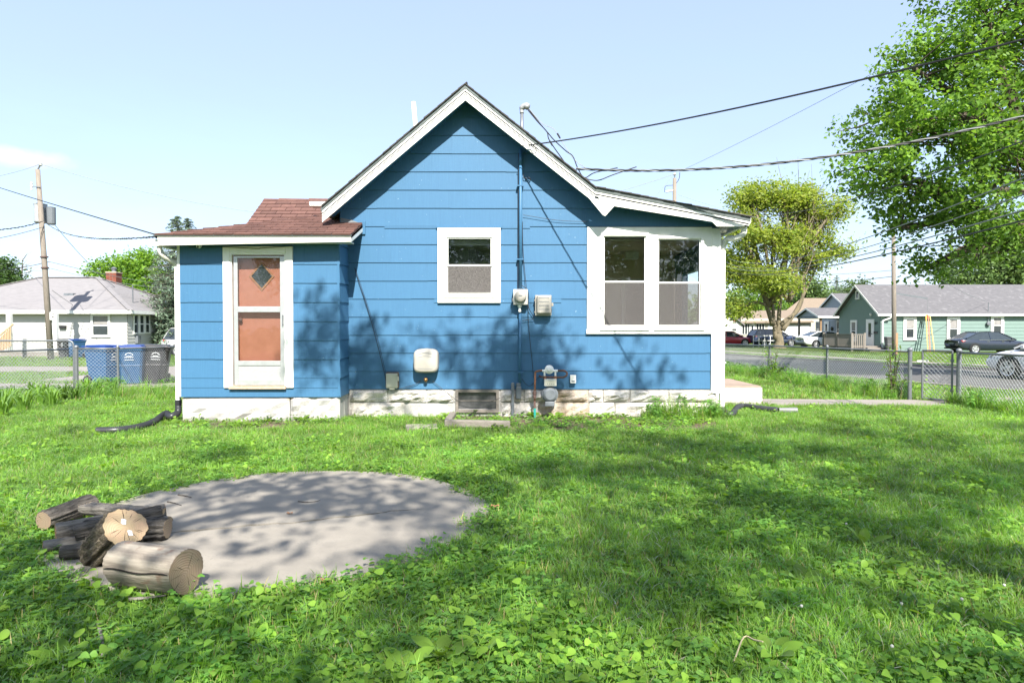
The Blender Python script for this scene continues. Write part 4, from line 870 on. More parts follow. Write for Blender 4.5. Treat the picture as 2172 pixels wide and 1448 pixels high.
dry_leaf(gp(690, 1235), .035, 'curled brown leaf beside the curly twig on the slab'); dry_leaf(gp(614, 1090), .025, 'small brown leaf scrap near the crack in the slab'); dry_leaf(gp(1050, 1075, .09), .035, 'curled brown leaf caught in grass right of the slab')

# ---------------------------------------------------------------- chain-link fences
def chain_link(parent, a, b, h, z0=.04, d=.088, r=.0029, name='chain_mesh'):
    """woven diamond wire between two ground points"""
    a, b = Vector((a[0], a[1], 0)), Vector((b[0], b[1], 0)); L_ = (b-a).length; u = (b-a)/L_; nrm = Vector((-u.y, u.x, 0)); hh = h-z0-.02; m = MB()
    def pt(s, z, o): q = a+u*s+nrm*o; return (q.x, q.y, G(q.y)+z0+z)
    for sg, off in ((1, r*.9), (-1, -r*.9)):
        s = -hh
        while s < L_+hh:
            # line: position s + sg*(z - hh/2) ... 45 degrees
            s0, s1 = (s, s+hh) if sg > 0 else (s+hh, s)
            t0, t1 = 0., 1.
            lo, hi = min(s0, s1), max(s0, s1)
            if hi > 0 and lo < L_:
                def tt(x): return (x-s0)/(s1-s0)
                c0, c1 = sorted((tt(max(lo, 0)), tt(min(hi, L_))))
                if c1-c0 > .02: m.tube([pt(s0+(s1-s0)*c0, hh*c0, off), pt(s0+(s1-s0)*c1, hh*c1, off)], r, 4, False)
            s += d
    return m.build(name, GALV_W, parent, kind='stuff')
def post(parent, x, y, h, r=.03, name='post'):
    m = MB().lathe([(r, -.1), (r, h), (r*1.25, h+.005), (r*1.25, h+.03), (r*.9, h+.055), (r*.3, h+.07)], (x, y, G(y)), (0, 0, 1), 12)
    return m.build(name, GALV, parent, smooth=False)
def rail(parent, a, b, z, r=.021):
    return MB().tube([(a[0], a[1], G(a[1])+z), (b[0], b[1], G(b[1])+z)], r, 10).build('top_rail', GALV, parent, smooth=True)
def fence(label, pts, posts, h=1.05, r=.03):
    T = thing('chain_link_fence', label, 'fence', (pts[0][0], pts[0][1], 0))
    for a, b in zip(pts[:-1], pts[1:]):
        rail(T, a, b, h-.02); chain_link(T, a, b, h)
    for p in posts:
        q = post(T, p[0], p[1], h, p[2] if len(p) > 2 else r)
        MB().lathe([(.036, 0), (.036, .025)], (p[0], p[1], G(p[1])+h*.8), (0, 0, 1), 10).build('band', GALV, q)
    return T
FXR = 8.42
fence('chain link fence along the street side from the gate to the far corner', [(FXR, 13.95), (FXR-.05, 26.2)], [(FXR, 13.95, .042), (FXR-.01, 17.6), (FXR-.03, 21.5), (FXR-.05, 26.1)])
fence('chain link fence on the near side of the walk gate', [(8.88, 13.1), (8.7, 11.0), (8.5, 5.0)], [(8.88, 13.1, .045), (8.65, 9.3), (8.5, 5.0)])
def gate(label, a, b, h, curved=False, r=.02, lift=.06):
    T = thing('fence_gate', label, 'gate', (a[0], a[1], G(a[1])))
    A = Vector((a[0], a[1], G(a[1])+lift)); B_ = Vector((b[0], b[1], G(b[1])+lift)); u = (B_-A).normalized(); up = Vector((0, 0, h-lift))
    if curved: pth = smooth_path([A, A+up*.5, A+up*.9, A+up+u*.10, A+up+u*.3, (A+B_)/2+up, B_+up-u*.3, B_+up-u*.10, B_+up*.9, B_+up*.5, B_], 4)
    else: pth = [A, A+up, B_+up, B_]
    m = MB()
    if curved: m.tube(pth, r, 10)
    else:
        for p, q in zip(pth[:-1], pth[1:]): m.tube([p, q], r, 10)
    m.tube([A, B_], r, 10); m.build('frame', GALV, T, smooth=curved)
    chain_link(T, (A.x, A.y), (B_.x, B_.y), h, lift+.02)
    for t in (.2, .8):
        p = B_.lerp(B_+up, t); MB().lathe([(.035, -.02), (.035, .02)], p, (0, 0, 1), 10).build('hinge', GALV, T)
    MB().box(A.x-.12, A.y-.012, A.z+h*.72, A.x+.12, A.y+.012, A.z+h*.72+.03).build('latch', WHITE, T)
    return T
gate('narrow walk gate of chain link beside the garden path', (8.56, 13.75), (8.84, 13.24), 1.06)
fence('chain link fence at the alley corner in front of the blue bins', [(-10.8, 16.35), (-9.86, 16.5), (-9.72, 21.0)], [(-10.8, 16.35, .045), (-9.86, 16.5), (-9.72, 20.9)], 1.06)
fence('chain link fence running toward the viewer from the alley gate post', [(-10.9, 16.2), (-11.05, 13.2), (-11.2, 6.0)], [(-11.05, 13.0), (-11.15, 9.5), (-11.2, 6.0)], 1.05)
gate('wide drive gate with rounded top corners beside the alley post', (-14.3, 16.0), (-10.93, 16.45), 1.24, True, .022)

# ---------------------------------------------------------------- wheelie bins
BINB = M('blue_bin_plastic', (.029, .094, .196), .45, (.025, .079, .173), nscale=7, objvar=.05); BINBL = M('blue_bin_lid', (.02, .06, .25), .45); BIND = M('charcoal_bin_plastic', (.030, .029, .030), .5, nscale=7); BING = M('grey_bin_plastic', (.12, .12, .125), .5, nscale=7)
def bin_(label, body, lid, group, emblem=True):
    T = proto('wheelie_bin', label, 'bin', group); m = MB()
    w0, d0, w1, d1, h = .26, .28, .34, .40, .98
    lv = [(0, .06), (.25, .25), (.5, .5), (.52, .5), (.8, .8), (1, 1)]
    vs = []
    for t in (0, .03, .48, .50, .52, .9, .92, 1):
        w = w0+(w1-w0)*t; d = d0+(d1-d0)*t; z = .05+h*t; ex = .012 if t in (.50,) else (.02 if t >= .92 else 0); c = .05
        w += ex; d += ex
        vs += [(x, y, z) for x, y in [(-w+c, -d), (w-c, -d), (w, -d+c), (w, d-c), (w-c, d), (-w+c, d), (-w, d-c), (-w, -d+c)]]
    n = 8; m.add(vs, [(i*n+j, i*n+(j+1) % n, (i+1)*n+(j+1) % n, (i+1)*n+j) for i in range(7) for j in range(n)]+[tuple(range(n-1, -1, -1))]); m.build('body', body, T)
    m = MB(); m.prism([(-.37, -.45, 1.035), (.37, -.45, 1.035), (.37, .42, 1.045), (-.37, .42, 1.045)], (0, 0, .035)); m.prism([(-.3, -.36, 1.07), (.3, -.36, 1.07), (.3, .34, 1.08), (-.3, .34, 1.08)], (0, 0, .03)); m.build('lid', lid, T, bevel=.015)
    m = MB(); m.tube([(-.25, .47, 1.0), (.25, .47, 1.0)], .016, 8).tube([(-.25, .38, .97), (-.25, .47, 1.0)], .016, 8).tube([(.25, .38, .97), (.25, .47, 1.0)], .016, 8); m.build('handle', lid, T)
    for s in (-1, 1): MB().lathe([(.13, -.03), (.14, -.02), (.14, .02), (.13, .03)], (s*.30, .28, .14), (1, 0, 0), 18).build('wheel', BLACK, T)
    MB().tube([(-.3, .28, .14), (.3, .28, .14)], .015, 6).build('axle', GALV, T)
    if emblem:
        m = MB(); y = -.362
        pts = [(.1*math.cos(t), y-.02, .80+.09*math.sin(t)) for t in np.linspace(.25, 2.9, 12)]
        for p, q in zip(pts[:-1], pts[1:]): m.bar(p, q, .004, .016)
        m.bar((-.12, y-.018, .77), (.12, y-.018, .77), .004, .014).bar((-.07, y-.018, .80), (.07, y-.018, .80), .004, .014).bar((-.12, y-.01, .70), (.12, y-.01, .70), .004, .012); m.build('emblem', M('white_print', (.75, .78, .8), .6), T)
    return T
b1 = bin_('blue wheelie bin turned side-on behind the chain link corner post', BINB, BINBL, 'bins by the alley'); bp = P(222, 760, 18.3); b1.location = (bp.x, 18.3, G(18.3)); b1.rotation_euler.z = R(72)
b2 = copy_tree(b1); b2['label'] = 'blue wheelie bin showing white emblem, next to the charcoal bin'; bp = P(283, 760, 18.5); b2.location = (bp.x, 18.5, G(18.5)); b2.rotation_euler.z = R(14)
b3 = bin_('charcoal wheelie bin between blue bins and mudroom corner', BIND, BIND, 'bins by the alley'); bp = P(330, 760, 18.9); b3.location = (bp.x, 18.9, G(18.9)); b3.rotation_euler.z = R(22); b3.rotation_euler.y = R(3)
b4 = copy_tree(b2); b4['label'] = 'blue wheelie bin standing against the porch of the white house'; b4['group'] = 'bins by the white house'; bp = P(171, 730, 39); b4.location = (bp.x, 38.6, G(39)); b4.rotation_euler.z = R(-20)
b5 = copy_tree(b3); b5['label'] = 'dark wheelie bin against the white house porch beside a blue one'; b5['group'] = 'bins by the white house'; bp = P(149, 730, 39); b5.location = (bp.x, 38.6, G(39)); b5.rotation_euler.z = R(10)
b6 = bin_('grey wheelie bin by the downspout corner of the green house', BING, BING, 'bins by the green house', False); bp = P(1888, 740, 49); b6.location = (bp.x, 49.0, G(49)); b6.rotation_euler.z = R(-15)
# ---------------------------------------------------------------- utility poles and wires
CERAM = M('insulator', (.6, .6, .58), .3)
def pole(label, base, top, r=.15):
    T = thing('utility_pole', label, 'utility pole', tuple(base)); MB().tube([Vector(base)-Vector((0, 0, .3)), Vector(base).lerp(Vector(top), .5), top], [r, r*.9, r*.75], 12).build('shaft', POLE, T, smooth=True); return T
pb = P(109, 763, 36.2); pt_ = P(80, 360, 36.2); PL = pole('leaning wooden pole with grey transformer and sign in front of the white house', (pb.x, 36.2, G(36)), pt_, .155)
tcn = P(86, 452, 36.9); MB().lathe([(.28, -.55), (.32, -.5), (.32, .42), (.34, .45), (.34, .5), (.1, .55)], tcn, (0, 0, 1), 18).build('transformer', M('transformer_paint', (.350, .371, .385), .5), PL, smooth=False)
tcn = P(97, 455, 36.5); MB().lathe([(.2, -.5), (.23, -.45), (.23, .42), (.24, .45), (.05, .5)], tcn+Vector((.05, .35, 0)), (0, 0, 1), 16).build('transformer', GREY_P, PL)
a = P(67, 395, 36.0); MB().lathe([(.03, -.22), (.07, -.2), (.05, -.1), (.07, 0), (.05, .1), (.07, .18), (.03, .22)], a, (0, 0, 1), 10).build('cutout', CERAM, PL)
MB().bar(a, P(85, 397, 36.1), .05).build('cutout_arm', GALV, PL)
MB().tube([pt_, P(86, 349, 36.2)], .04, 8).build('pin', GALV, PL); MB().lathe([(.05, -.08), (.1, -.03), (.06, 0), (.09, .05), (.03, .09)], P(86, 349, 36.2), (0, 0, 1), 10).build('insulator', CERAM, PL)
for py in (545, 568): q = P(108-(760-py)*.066, py, 36.2); MB().lathe([(.2, -.03), (.2, .03)], q, (-.06, 0, 1), 12).build('band', RUST_D, PL)
# square white sign with a black hooked mark
s0 = P(113, 670, 35.9); m = MB().box(s0.x-.19, 35.88, s0.z-.22, s0.x+.19, 35.92, s0.z+.22); SG = m.build('sign', WHITE, PL)
m = MB(); yy = 35.872; X, Z = s0.x, s0.z
q = [(X-.10, Z+.12), (X+.03, Z+.13), (X+.095, Z+.08), (X+.09, Z+.0), (X+.02, Z-.05), (X-.06, Z-.05)]
for p, r_ in zip(q[:-1], q[1:]): m.bar((p[0], yy, p[1]), (r_[0], yy, r_[1]), .006, .035)
m.bar((X-.03, yy-.001, Z+.05), (X-.03, yy-.001, Z-.16), .006, .035); m.build('letter', BLACK, SG)
m = MB()
for a_, b_ in (((-.19, .22), (.19, .22)), ((.19, .22), (.19, -.22)), ((.19, -.22), (-.19, -.22)), ((-.19, -.22), (-.19, .22))): m.bar((X+a_[0]*.95, 35.876, Z+a_[1]*.95), (X+b_[0]*.95, 35.876, Z+b_[1]*.95), .004, .012)
m.build('border', GREY_P, SG)
pb = P(1897, 760, 38); PR = pole('slender brown utility pole with orange stain beside the green house', (pb.x, 38, G(38)), P(1895, 497, 38), .135)
MB().lathe([(.137, -.6), (.137, .6)], P(1899, 728, 38), (0, 0, 1), 12).build('stain', M('rust_stain', (.42, .20, .09), .9, (.3, .2, .13), nscale=5), PR)
MB().bar(P(1899, 622, 38), P(1967, 633, 37.5), .05, .09).build('arm', GREY_P, PR); MB().tube([P(1967, 633, 37.5), P(1968, 660, 37.5)], .012, 5).build('drop_wire', WIRE_G, PR)
pt3 = P(1431, 378, 46); PM = pole('distant utility pole rising behind the shed roof of the blue house', (pt3.x, 46, G(46)), pt3, .16)
MB().lathe([(.04, -.1), (.12, -.02), (.07, .03), (.04, .12)], P(1431, 370, 46), (0, 0, 1), 10).build('insulator', CERAM, PM); MB().tube([pt3, P(1431, 370, 46)], .04, 8).build('pin', GALV, PM)
MB().tube(smooth_path([P(1442, 366, 46), P(1440, 380, 46), P(1430, 392, 46), P(1412, 395, 46), P(1410, 408, 46)], 5), .02, 6).build('jumper', WIRE, PM)
m = MB().tube([P(1412, 407, 46), P(1427, 404, 46)], .07, 8); m.build('cutout', CERAM, PM)
def wire(label, a, b, sag, r, mat=WIRE, n=22, sides=5): return MB().tube(arc(a, b, sag, n), r, sides).build('overhead_wire', mat, label=label, cat='wire')
def twisted(label, a, b, sag, r, mats, n=120, pitch=.5):
    T = thing('service_drop', label, 'wire', tuple(a)); base = arc(a, b, sag, n); L_ = (Vector(b)-Vector(a)).length
    for k, mt in enumerate(mats):
        pts = []
        for i, p in enumerate(base):
            t = i/n*L_/pitch*6.28 + k*2.09; pts.append(p+Vector((0, math.cos(t), math.sin(t)))*r*1.1)
        MB().tube(pts, r, 5).build('strand', mt, T)
    return T
wire('thick black wire sloping down to the mudroom roof corner', P(-60, 379, 22), P(328, 497, EY+.05), .02, .011)
twisted('twisted black wire from transformer pole to the mudroom roof corner', P(92, 468, 36.0), P(330, 502, EY+.1), .35, .010, [WIRE, WIRE])
twisted('twisted black wire leaving the transformer toward the alley side', P(90, 470, 36.0), P(-120, 480, 30), .3, .016, [WIRE, WIRE])
wire('sagging thin wire below the twisted wire at the transformer', P(90, 482, 36.0), P(-120, 520, 30), .15, .014)
wire('top wire from the transformer pole over the house to the distant pole', P(86, 348, 36.2), P(1431, 369, 46), 3.2, .014, WIRE_G, 30)
wire('top wire leaving the transformer pole the other way', P(86, 348, 36.2), P(-150, 385, 34), .3, .014, WIRE_G)
wire('wire dropping from the transformer pole to the white house chimney side', P(117, 478, 36.0), P(262, 622, 46), .3, .014)
wire('low communication wire on the transformer pole', P(-150, 575, 40), P(105, 555, 36.2), .3, .016); wire('low communication wire from transformer pole toward the green trees', P(105, 555, 36.2), P(560, 612, 60), .6, .016, WIRE_G)
wire('lowest cable from transformer pole running behind the mudroom', P(107, 569, 36.2), P(560, 598, 50), .8, .014, WIRE_G); wire('slack wire from the transformer pole down to the white porch', P(106, 570, 36.2), P(48, 560, 50), .3, .012, WIRE_G)
wire('thin wire slanting from transformer pole down onto the white roof', P(110, 615, 36.2), P(185, 665, 44), .05, .012, WIRE_G)
# over the blue house, to the right
A_ = P(1122, 308, GY-.05)
wire('black telephone wire rising from the gable toward the maple tree', A_, P(2300, 50, 5.5), .10, .011)
MB().tube(smooth_path([P(1106, 309, GY-.04), P(1118, 310, GY-.05), A_, P(1125, 318, GY-.05), P(1132, 326, GY-.05), P(1138, 320, GY-.05), P(1134, 312, GY-.05), A_], 5), .006, 5).build('wall_cable', WIRE, label='slack loop of wire hooked on the gable rake board', cat='cable')
twisted('twisted service cable running from the roof mast past the maple tree', P(1222, 358, GY+.1), P(2300, 210, 8.8), .33, .010, [WIRE, WIRE_G, WIRE], 200, .55)
for k, (pts, mt, lab) in enumerate([
    ([P(1121, 231, GY+.12), P(1145, 262, GY+.1), P(1163, 283, GY+.1), P(1175, 297, GY+.1), P(1200, 320, GY+.1), P(1215, 332, GY+.1), P(1226, 358, GY+.1), P(1240, 377, GY+.1), P(1262, 366, GY+.1), P(1310, 356, GY+.1)], WIRE, 'black lead looping from the weatherhead to the service cable'),
    ([P(1121, 230, GY+.12), P(1150, 262, GY+.11), P(1172, 272, GY+.1), P(1182, 284, GY+.1), P(1195, 305, GY+.1), P(1220, 340, GY+.1), P(1243, 357, GY+.1)], GALV_W, 'pale lead from the weatherhead to the bare support wire'),
    ([P(1120, 234, GY+.12), P(1140, 258, GY+.1), P(1160, 280, GY+.1), P(1166, 299, GY+.1), P(1200, 348, GY+.12)], WIRE, 'thin dark lead dropping from the weatherhead to the roof edge'),
    ([P(1240, 378, GY+.1), P(1255, 382, GY+.1), P(1272, 382, GY+.1), P(1300, 371, GY+.1), P(1350, 354, GY+.1)], WIRE, 'drooping lead below the twisted service cable')]):
    MB().tube(smooth_path(pts, 6), .009 if mt is WIRE else .006, 5).build('service_lead', mt, label=lab, cat='cable')
for a, b, lab in (((1166, 299), (1172, 309), 'black splice sleeve on the thin weatherhead lead'), ((1182, 283), (1188, 293), 'black splice sleeve on the pale weatherhead lead'), ((1243, 358), (1262, 360), 'black splice sleeve beside the bare support wire')):
    MB().tube([P(*a, GY+.09), P(*b, GY+.09)], .014, 8).build('splice_sleeve', BLACK, label=lab, cat='connector')
wire('fine wire from the distant pole up to the telephone wire', P(1441, 364, 46), P(1900, 130, 24), .1, .010, WIRE_G)
wire('fine guy wire descending behind the shed roof from the distant pole', P(1428, 372, 46), P(1370, 440, 44), 0, .010, WIRE_G)
wire('short wire from the distant pole toward the yellow tree', P(1438, 413, 46), P(1640, 470, 44), .1, .010, WIRE_G)
for i, (a, b, s, r) in enumerate([((1590, 452, 42), (2330, 240, 8), .5, .011), ((1545, 548, 50), (2330, 312, 8), .8, .011), ((1540, 556, 50), (2330, 355, 8), .8, .010), ((1535, 562, 50), (2330, 398, 8), .7, .012), ((1530, 572, 50), (2330, 425, 8), .6, .014)]):
    wire(['upper sagging wire crossing the yellow tree and the maple', 'second wire down of those crossing the yellow tree', 'middle wire of those crossing the yellow tree', 'fourth wire down of those crossing the yellow tree', 'lowest and thickest wire crossing the yellow tree'][i], P(*a), P(*b), s, r, WIRE if i in (0, 4) else WIRE_G, 40)
wire('thin wire from the brown pole toward the conifer', P(1895, 573, 38), P(1540, 577, 60), .3, .012, WIRE_G); wire('lower thin wire from the brown pole past the conifer', P(1895, 586, 38), P(1560, 600, 60), .3, .016)
wire('wire from the brown pole slanting down to the green roof mast', P(1897, 520, 38), P(2093, 640, 50.5), .4, .014, WIRE_G)

# ---------------------------------------------------------------- neighbouring houses
GSH = M('grey_roof_shingle', (.125, .121, .125), .9, (.093, .090, .095), nscale=5, bump=.5, bscale=30, bdist=.02, stretch=(.5, 1.8, 1.8), speck=((.165, .16, .165), 3, .56, .2))
GSH_L = M('pale_roof_shingle', (.224, .212, .212), .9, (.176, .168, .168), nscale=5, bump=.5, bscale=30, bdist=.02, stretch=(.5, 1.8, 1.8))
TANSH = M('tan_roof_shingle', (.230, .178, .128), .9, (.178, .140, .102), nscale=5, bump=.4, bscale=30, bdist=.02)
GREENP = M('sage_green_paint', (.164, .239, .210), .6, nscale=2, var=.12, bump=.05); CREAMP = M('cream_paint', (.425, .399, .315), .6, nscale=2, var=.12); LBLUE = M('pale_blue_paint', (.289, .332, .365), .6, nscale=2, var=.12); WHITEH = M('white_siding_paint', (.488, .481, .453), .55, nscale=2, var=.14)
BRICK = M('red_brick', (.230, .072, .043), .9, (.162, .051, .034), nscale=14, objvar=.2, bump=.3)
def lap_siding(parent, p0, p1, z0, z1, mat, exp, gable=None, holes=(), name='lap_board', out=1):
    """horizontal lap boards on a vertical wall from p0 to p1 (ground XY); gable = (s_peak, z_peak) relative to the start"""
    p0, p1 = Vector((*p0, 0)), Vector((*p1, 0)); L_ = (p1-p0).length; u = (p1-p0)/L_; n = Vector((u.y, -u.x, 0))*out; m = MB(); z = z0
    zt = gable[1] if gable else z1
    while z < zt-.02:
        zz = min(z+exp, zt); a, b = 0, L_
        for (ra, rb) in [(0, L_)]:
            def ends(h):
                if not gable or h <= z1: return 0, L_
                t = (h-z1)/(gable[1]-z1); return gable[0]*t, L_+(gable[0]-L_)*t
            segs = [(z, zz)]; a0, a1 = ends(z); c0, c1 = ends(zz)
            rects = [(a0, a1, z, zz)]
            for h in holes: rects = [q for r in rects for q in sub_rect(r, h)]
            for r in rects:
                lft0, lft1 = (r[0], max(r[0], c0)) if r[0] == a0 else (r[0], r[0]); rg0, rg1 = (r[1], min(r[1], c1)) if r[1] == a1 else (r[1], r[1])
                if rg0-lft0 < .01: continue
                q = [p0+u*lft0+n*.028+Vector((0, 0, r[2])), p0+u*rg0+n*.028+Vector((0, 0, r[2])), p0+u*rg1+n*.006+Vector((0, 0, r[3])), p0+u*lft1+n*.006+Vector((0, 0, r[3]))]
                bq = [p0+u*lft0+n*.0+Vector((0, 0, r[2])), p0+u*rg0+n*.0+Vector((0, 0, r[2]))]
                m.add(q+bq, [(0, 1, 2, 3), (4, 5, 1, 0)])
        z = zz
    return m.build(name, mat, parent, kind='stuff')
def bg_window(parent, c, u, w, h, mat=WHITE, tw=.09, split=True, n=None, shade=True, name='window'):
    """window on a wall: c = centre on the wall, u = direction along the wall, n = outward"""
    c, u = Vector(c), Vector(u).normalized(); n = Vector(n) if n else Vector((u.y, -u.x, 0)); z = Vector((0, 0, 1)); m = MB()
    m.obox(c+z*(h/2+tw/2)+n*.03, u*(w/2+tw), n*.03, z*tw/2).obox(c-z*(h/2+tw/2)+n*.035, u*(w/2+tw), n*.04, z*tw/2).obox(c-u*(w/2+tw/2)+n*.03, u*tw/2, n*.03, z*h/2).obox(c+u*(w/2+tw/2)+n*.03, u*tw/2, n*.03, z*h/2)
    fr = m.build(name, mat, parent)
    if split: MB().obox(c+n*.035, u*w/2, n*.012, z*.03).build('sash_rail', mat, fr)
    MB().obox(c+n*.008, u*w/2, n*.008, z*h/2).build('pane', GLASS_BG, fr)
    if shade: MB().obox(c+n*.018+z*h*.27, u*w*.47, n*.001, z*h*.21).build('blind', CURT, fr)
    return fr
def bg_door(parent, c, u, w, h, mat=WHITE, n=None, glass=True):
    c, u = Vector(c), Vector(u).normalized(); n = Vector(n) if n else Vector((u.y, -u.x, 0)); z = Vector((0, 0, 1))
    m = MB().obox(c+n*.03, u*(w/2+.1), n*.03, z*(h/2+.08)); d = m.build('door', mat, parent)
    if glass: MB().obox(c+n*.062+z*h*.12, u*w*.22, n*.004, z*h*.27).build('pane', GLASS_BG, d)
    MB().obox(c+n*.07+u*w*.38-z*.05, u*.03, n*.02, z*.05).build('handle', BLACK, d)
    return d
def gable_roof(parent, x0, x1, y0, y1, ze, zr, mat, axis='X', ov=.35, th=.09, name='roof', trim=WHITE):
    m = MB()
    if axis == 'X':
        ym = (y0+y1)/2; s = (zr-ze)/(ym-y0); a = y0-ov; za = ze-s*ov; b = y1+ov
        m.prism([(x0-ov, a, za), (x1+ov, a, za), (x1+ov, ym, zr), (x0-ov, ym, zr)], (0, 0, th)).prism([(x0-ov, ym, zr), (x1+ov, ym, zr), (x1+ov, b, za), (x0-ov, b, za)], (0, 0, th)); o = m.build(name, mat, parent)
        t = MB(); t.box(x0-ov, a-.03, za-.1, x1+ov, a-.002, za+th-.02)
        for xx in (x0-ov-.03, x1+ov+.002):
            t.prism([(xx, a, za-.1), (xx, ym, zr-.1), (xx, ym, zr+th-.02), (xx, a, za+th-.02)], (.028, 0, 0)).prism([(xx, ym, zr-.1), (xx, b, za-.1), (xx, b, za+th-.02), (xx, ym, zr+th-.02)], (.028, 0, 0))
        t.box(x0-ov, a, za-.1, x1+ov, y0, za-.085); t.build('roof_trim', trim, parent)
    return o
# green house
gx0, gx1, gy0, gy1 = 27.9, 41.0, 50.0, 56.3; gg = G(50); ge, gr = 2.72, 4.88
GH = thing('green_house', 'sage green house with grey shingle roof and narrow white-framed windows', 'house', (34, 53, gg))
m = MB(); m.box(gx0+.05, gy0+.05, gg-.1, gx1-.05, gy1-.05, ge); m.prism([(gx0+.06, gy0+.05, ge), (gx0+.06, gy1-.05, ge), (gx0+.06, (gy0+gy1)/2, gr-.05)], (gx1-gx0-.12, 0, 0)); m.build('wall', GREENP, GH)
lap_siding(GH, (gx0, gy0), (gx1, gy0), gg-.05, ge, GREENP, .26); lap_siding(GH, (gx0, gy1), (gx0, gy0), gg-.05, ge, GREENP, .26, gable=((gy1-gy0)/2, gr-.06))
gable_roof(GH, gx0, gx1, gy0, gy1, ge, gr, GSH)
m = MB().tube(smooth_path([(gx0+.55, gy0-.38, ge-.25), (gx0+.55, gy0-.3, ge-.5), (gx0+.15, gy0-.09, ge-.7), (gx0+.12, gy0-.08, ge-1.0)], 4)+[Vector((gx0+.12, gy0-.08, gg))], .07, 8); m.build('downspout', WHITE, GH)
for px in (1929, 2021, 2114): c = P(px, 697 if px < 2100 else 690, gy0); bg_window(GH, (c.x, gy0-.03, c.z), (1, 0, 0), .55, 1.32 if px < 2100 else 1.15, tw=.22)
cy_ = lambda px, x: x*F/(px-1086)
yD = cy_(1847, gx0); bg_door(GH, (gx0-.03, yD, gg+.35+1.0), (0, -1, 0), .9, 2.0, n=(-1, 0, 0)); yW = cy_(1812, gx0); bg_window(GH, (gx0-.03, yW, 1.25), (0, -1, 0), .6, 1.35, tw=.2, n=(-1, 0, 0))
bg_window(GH, (gx0-.03, (gy0+gy1)/2+.1, P(1828, 625, 53).z), (0, -1, 0), .35, .5, tw=.12, n=(-1, 0, 0), split=False, shade=False, name='attic_window')
MB().lathe([(.08, 0), (.12, .1), (.02, .12)], (gx0-.03, 51.2, 2.55), (-1, 0, -.4), 10).build('flood_light', WHITE, GH); MB().box(gx0-.15, 50.35, 1.05, gx0-.03, 50.65, 1.22).build('mailbox', BLACK, GH)
mm = P(2096, 686, gy0-.1); MB().lathe([(.16, 0), (.16, .12), (.1, .14)], mm, (0, -1, 0), 12).build('meter', GREY_P, GH); MB().tube([mm, mm+Vector((0, 0, 1.6))], .03, 6).build('conduit', GREY_P, GH)
ms = P(2100, 650, 51.2); MB().tube([ms, P(2101, 639, 51.2)], .03, 6).build('roof_mast', WIRE, GH)
cu = bpy.data.curves.new('house_number', 'FONT'); cu.body = '2407'; cu.size = .30; cu.extrude = .006; tmp = bpy.data.objects.new('tmp', cu); COL.objects.link(tmp)
bpy.context.view_layer.update(); me = bpy.data.meshes.new_from_object(tmp.evaluated_get(bpy.context.evaluated_depsgraph_get())); bpy.data.objects.remove(tmp)
me.materials.clear(); me.materials.append(BLACK); me.transform(Matrix.Translation((gx0-.04, 50.92, 1.75)) @ Matrix.Rotation(R(-90), 4, 'Z') @ Matrix.Rotation(R(90), 4, 'X')); link('house_number', me, GH)
# ladder leaning on the green house
T = thing('ladder', 'tall yellow extension ladder leaning on the green house wall', 'ladder', (P(1975, 740, 48.6).x, 48.6, G(48)))
YEL = M('yellow_fibreglass', (.75, .50, .06), .5); ORG = M('orange_fibreglass', (.62, .13, .05), .5)
t0, t1 = P(1964, 667, 49.5), P(1972, 667, 49.5); q0, q1 = P(1968, 746, 48.4), P(1982, 744, 48.4); q0.z = q1.z = G(48)
for a, b in ((q0, t0), (q1, t1)): MB().bar(a, b, .05, .08).build('rail', YEL, T)
MB().bar(q0.lerp(q1, .35), t0.lerp(t1, .6), .06, .05).build('middle_rail', ORG, T)
for i in range(1, 9): MB().bar(q0.lerp(t0, i/9), q1.lerp(t1, i/9), .025).build('rung', GALV, T)
MB().bar(t0.lerp(t1, .3)-Vector((0, .02, .0)), t0.lerp(t1, .3)-Vector((0, .02, .35)), .12, .03).build('top_pad', ORG, T)
# deck in front of the green house gable
T = thing('wooden_deck', 'weathered wooden deck with slatted railing at the green house door', 'deck', (26.5, 51, gg)); DKX, DY0, DY1 = 25.6, 49.7, 54.2; dz0 = gg+.38
MB().box(DKX, DY0, dz0-.12, gx0-.06, DY1, dz0).build('floor', TIMBER, T); MB().bar((DKX, DY0, dz0+.88), (DKX, DY1, dz0+.88), .1, .06).build('handrail', TIMBER, T); MB().bar((DKX, DY0, dz0+.88), (DKX+.9, DY0, dz0+.88), .1, .06).build('handrail', TIMBER, T)
for i in range(29): y = DY0+.08+i*(DY1-DY0-.1)/29; MB().box(DKX-.03, y, dz0-.15, DKX-.005, y+.085, dz0+.9).build('baluster', TIMBER, T)
for i in range(6): MB().box(DKX+.05+i*.15, DY0-.03, dz0-.15, DKX+.13+i*.15, DY0-.005, dz0+.9).build('baluster', TIMBER, T)
for x, y in ((DKX-.01, DY0), (DKX+.95, DY0), (DKX-.01, DY1), (DKX-.01, (DY0+DY1)/2)): MB().box(x-.07, y-.07, gg-.1, x+.07, y+.07, dz0+1.0).build('post', TIMBER, T)
for i in range(2): MB().box(gx0-1.3, DY0-.35-.3*i, gg-.05, gx0-.1, DY0-.04-.3*i, dz0-.1-.15*i).build('step', TIMBER, T)
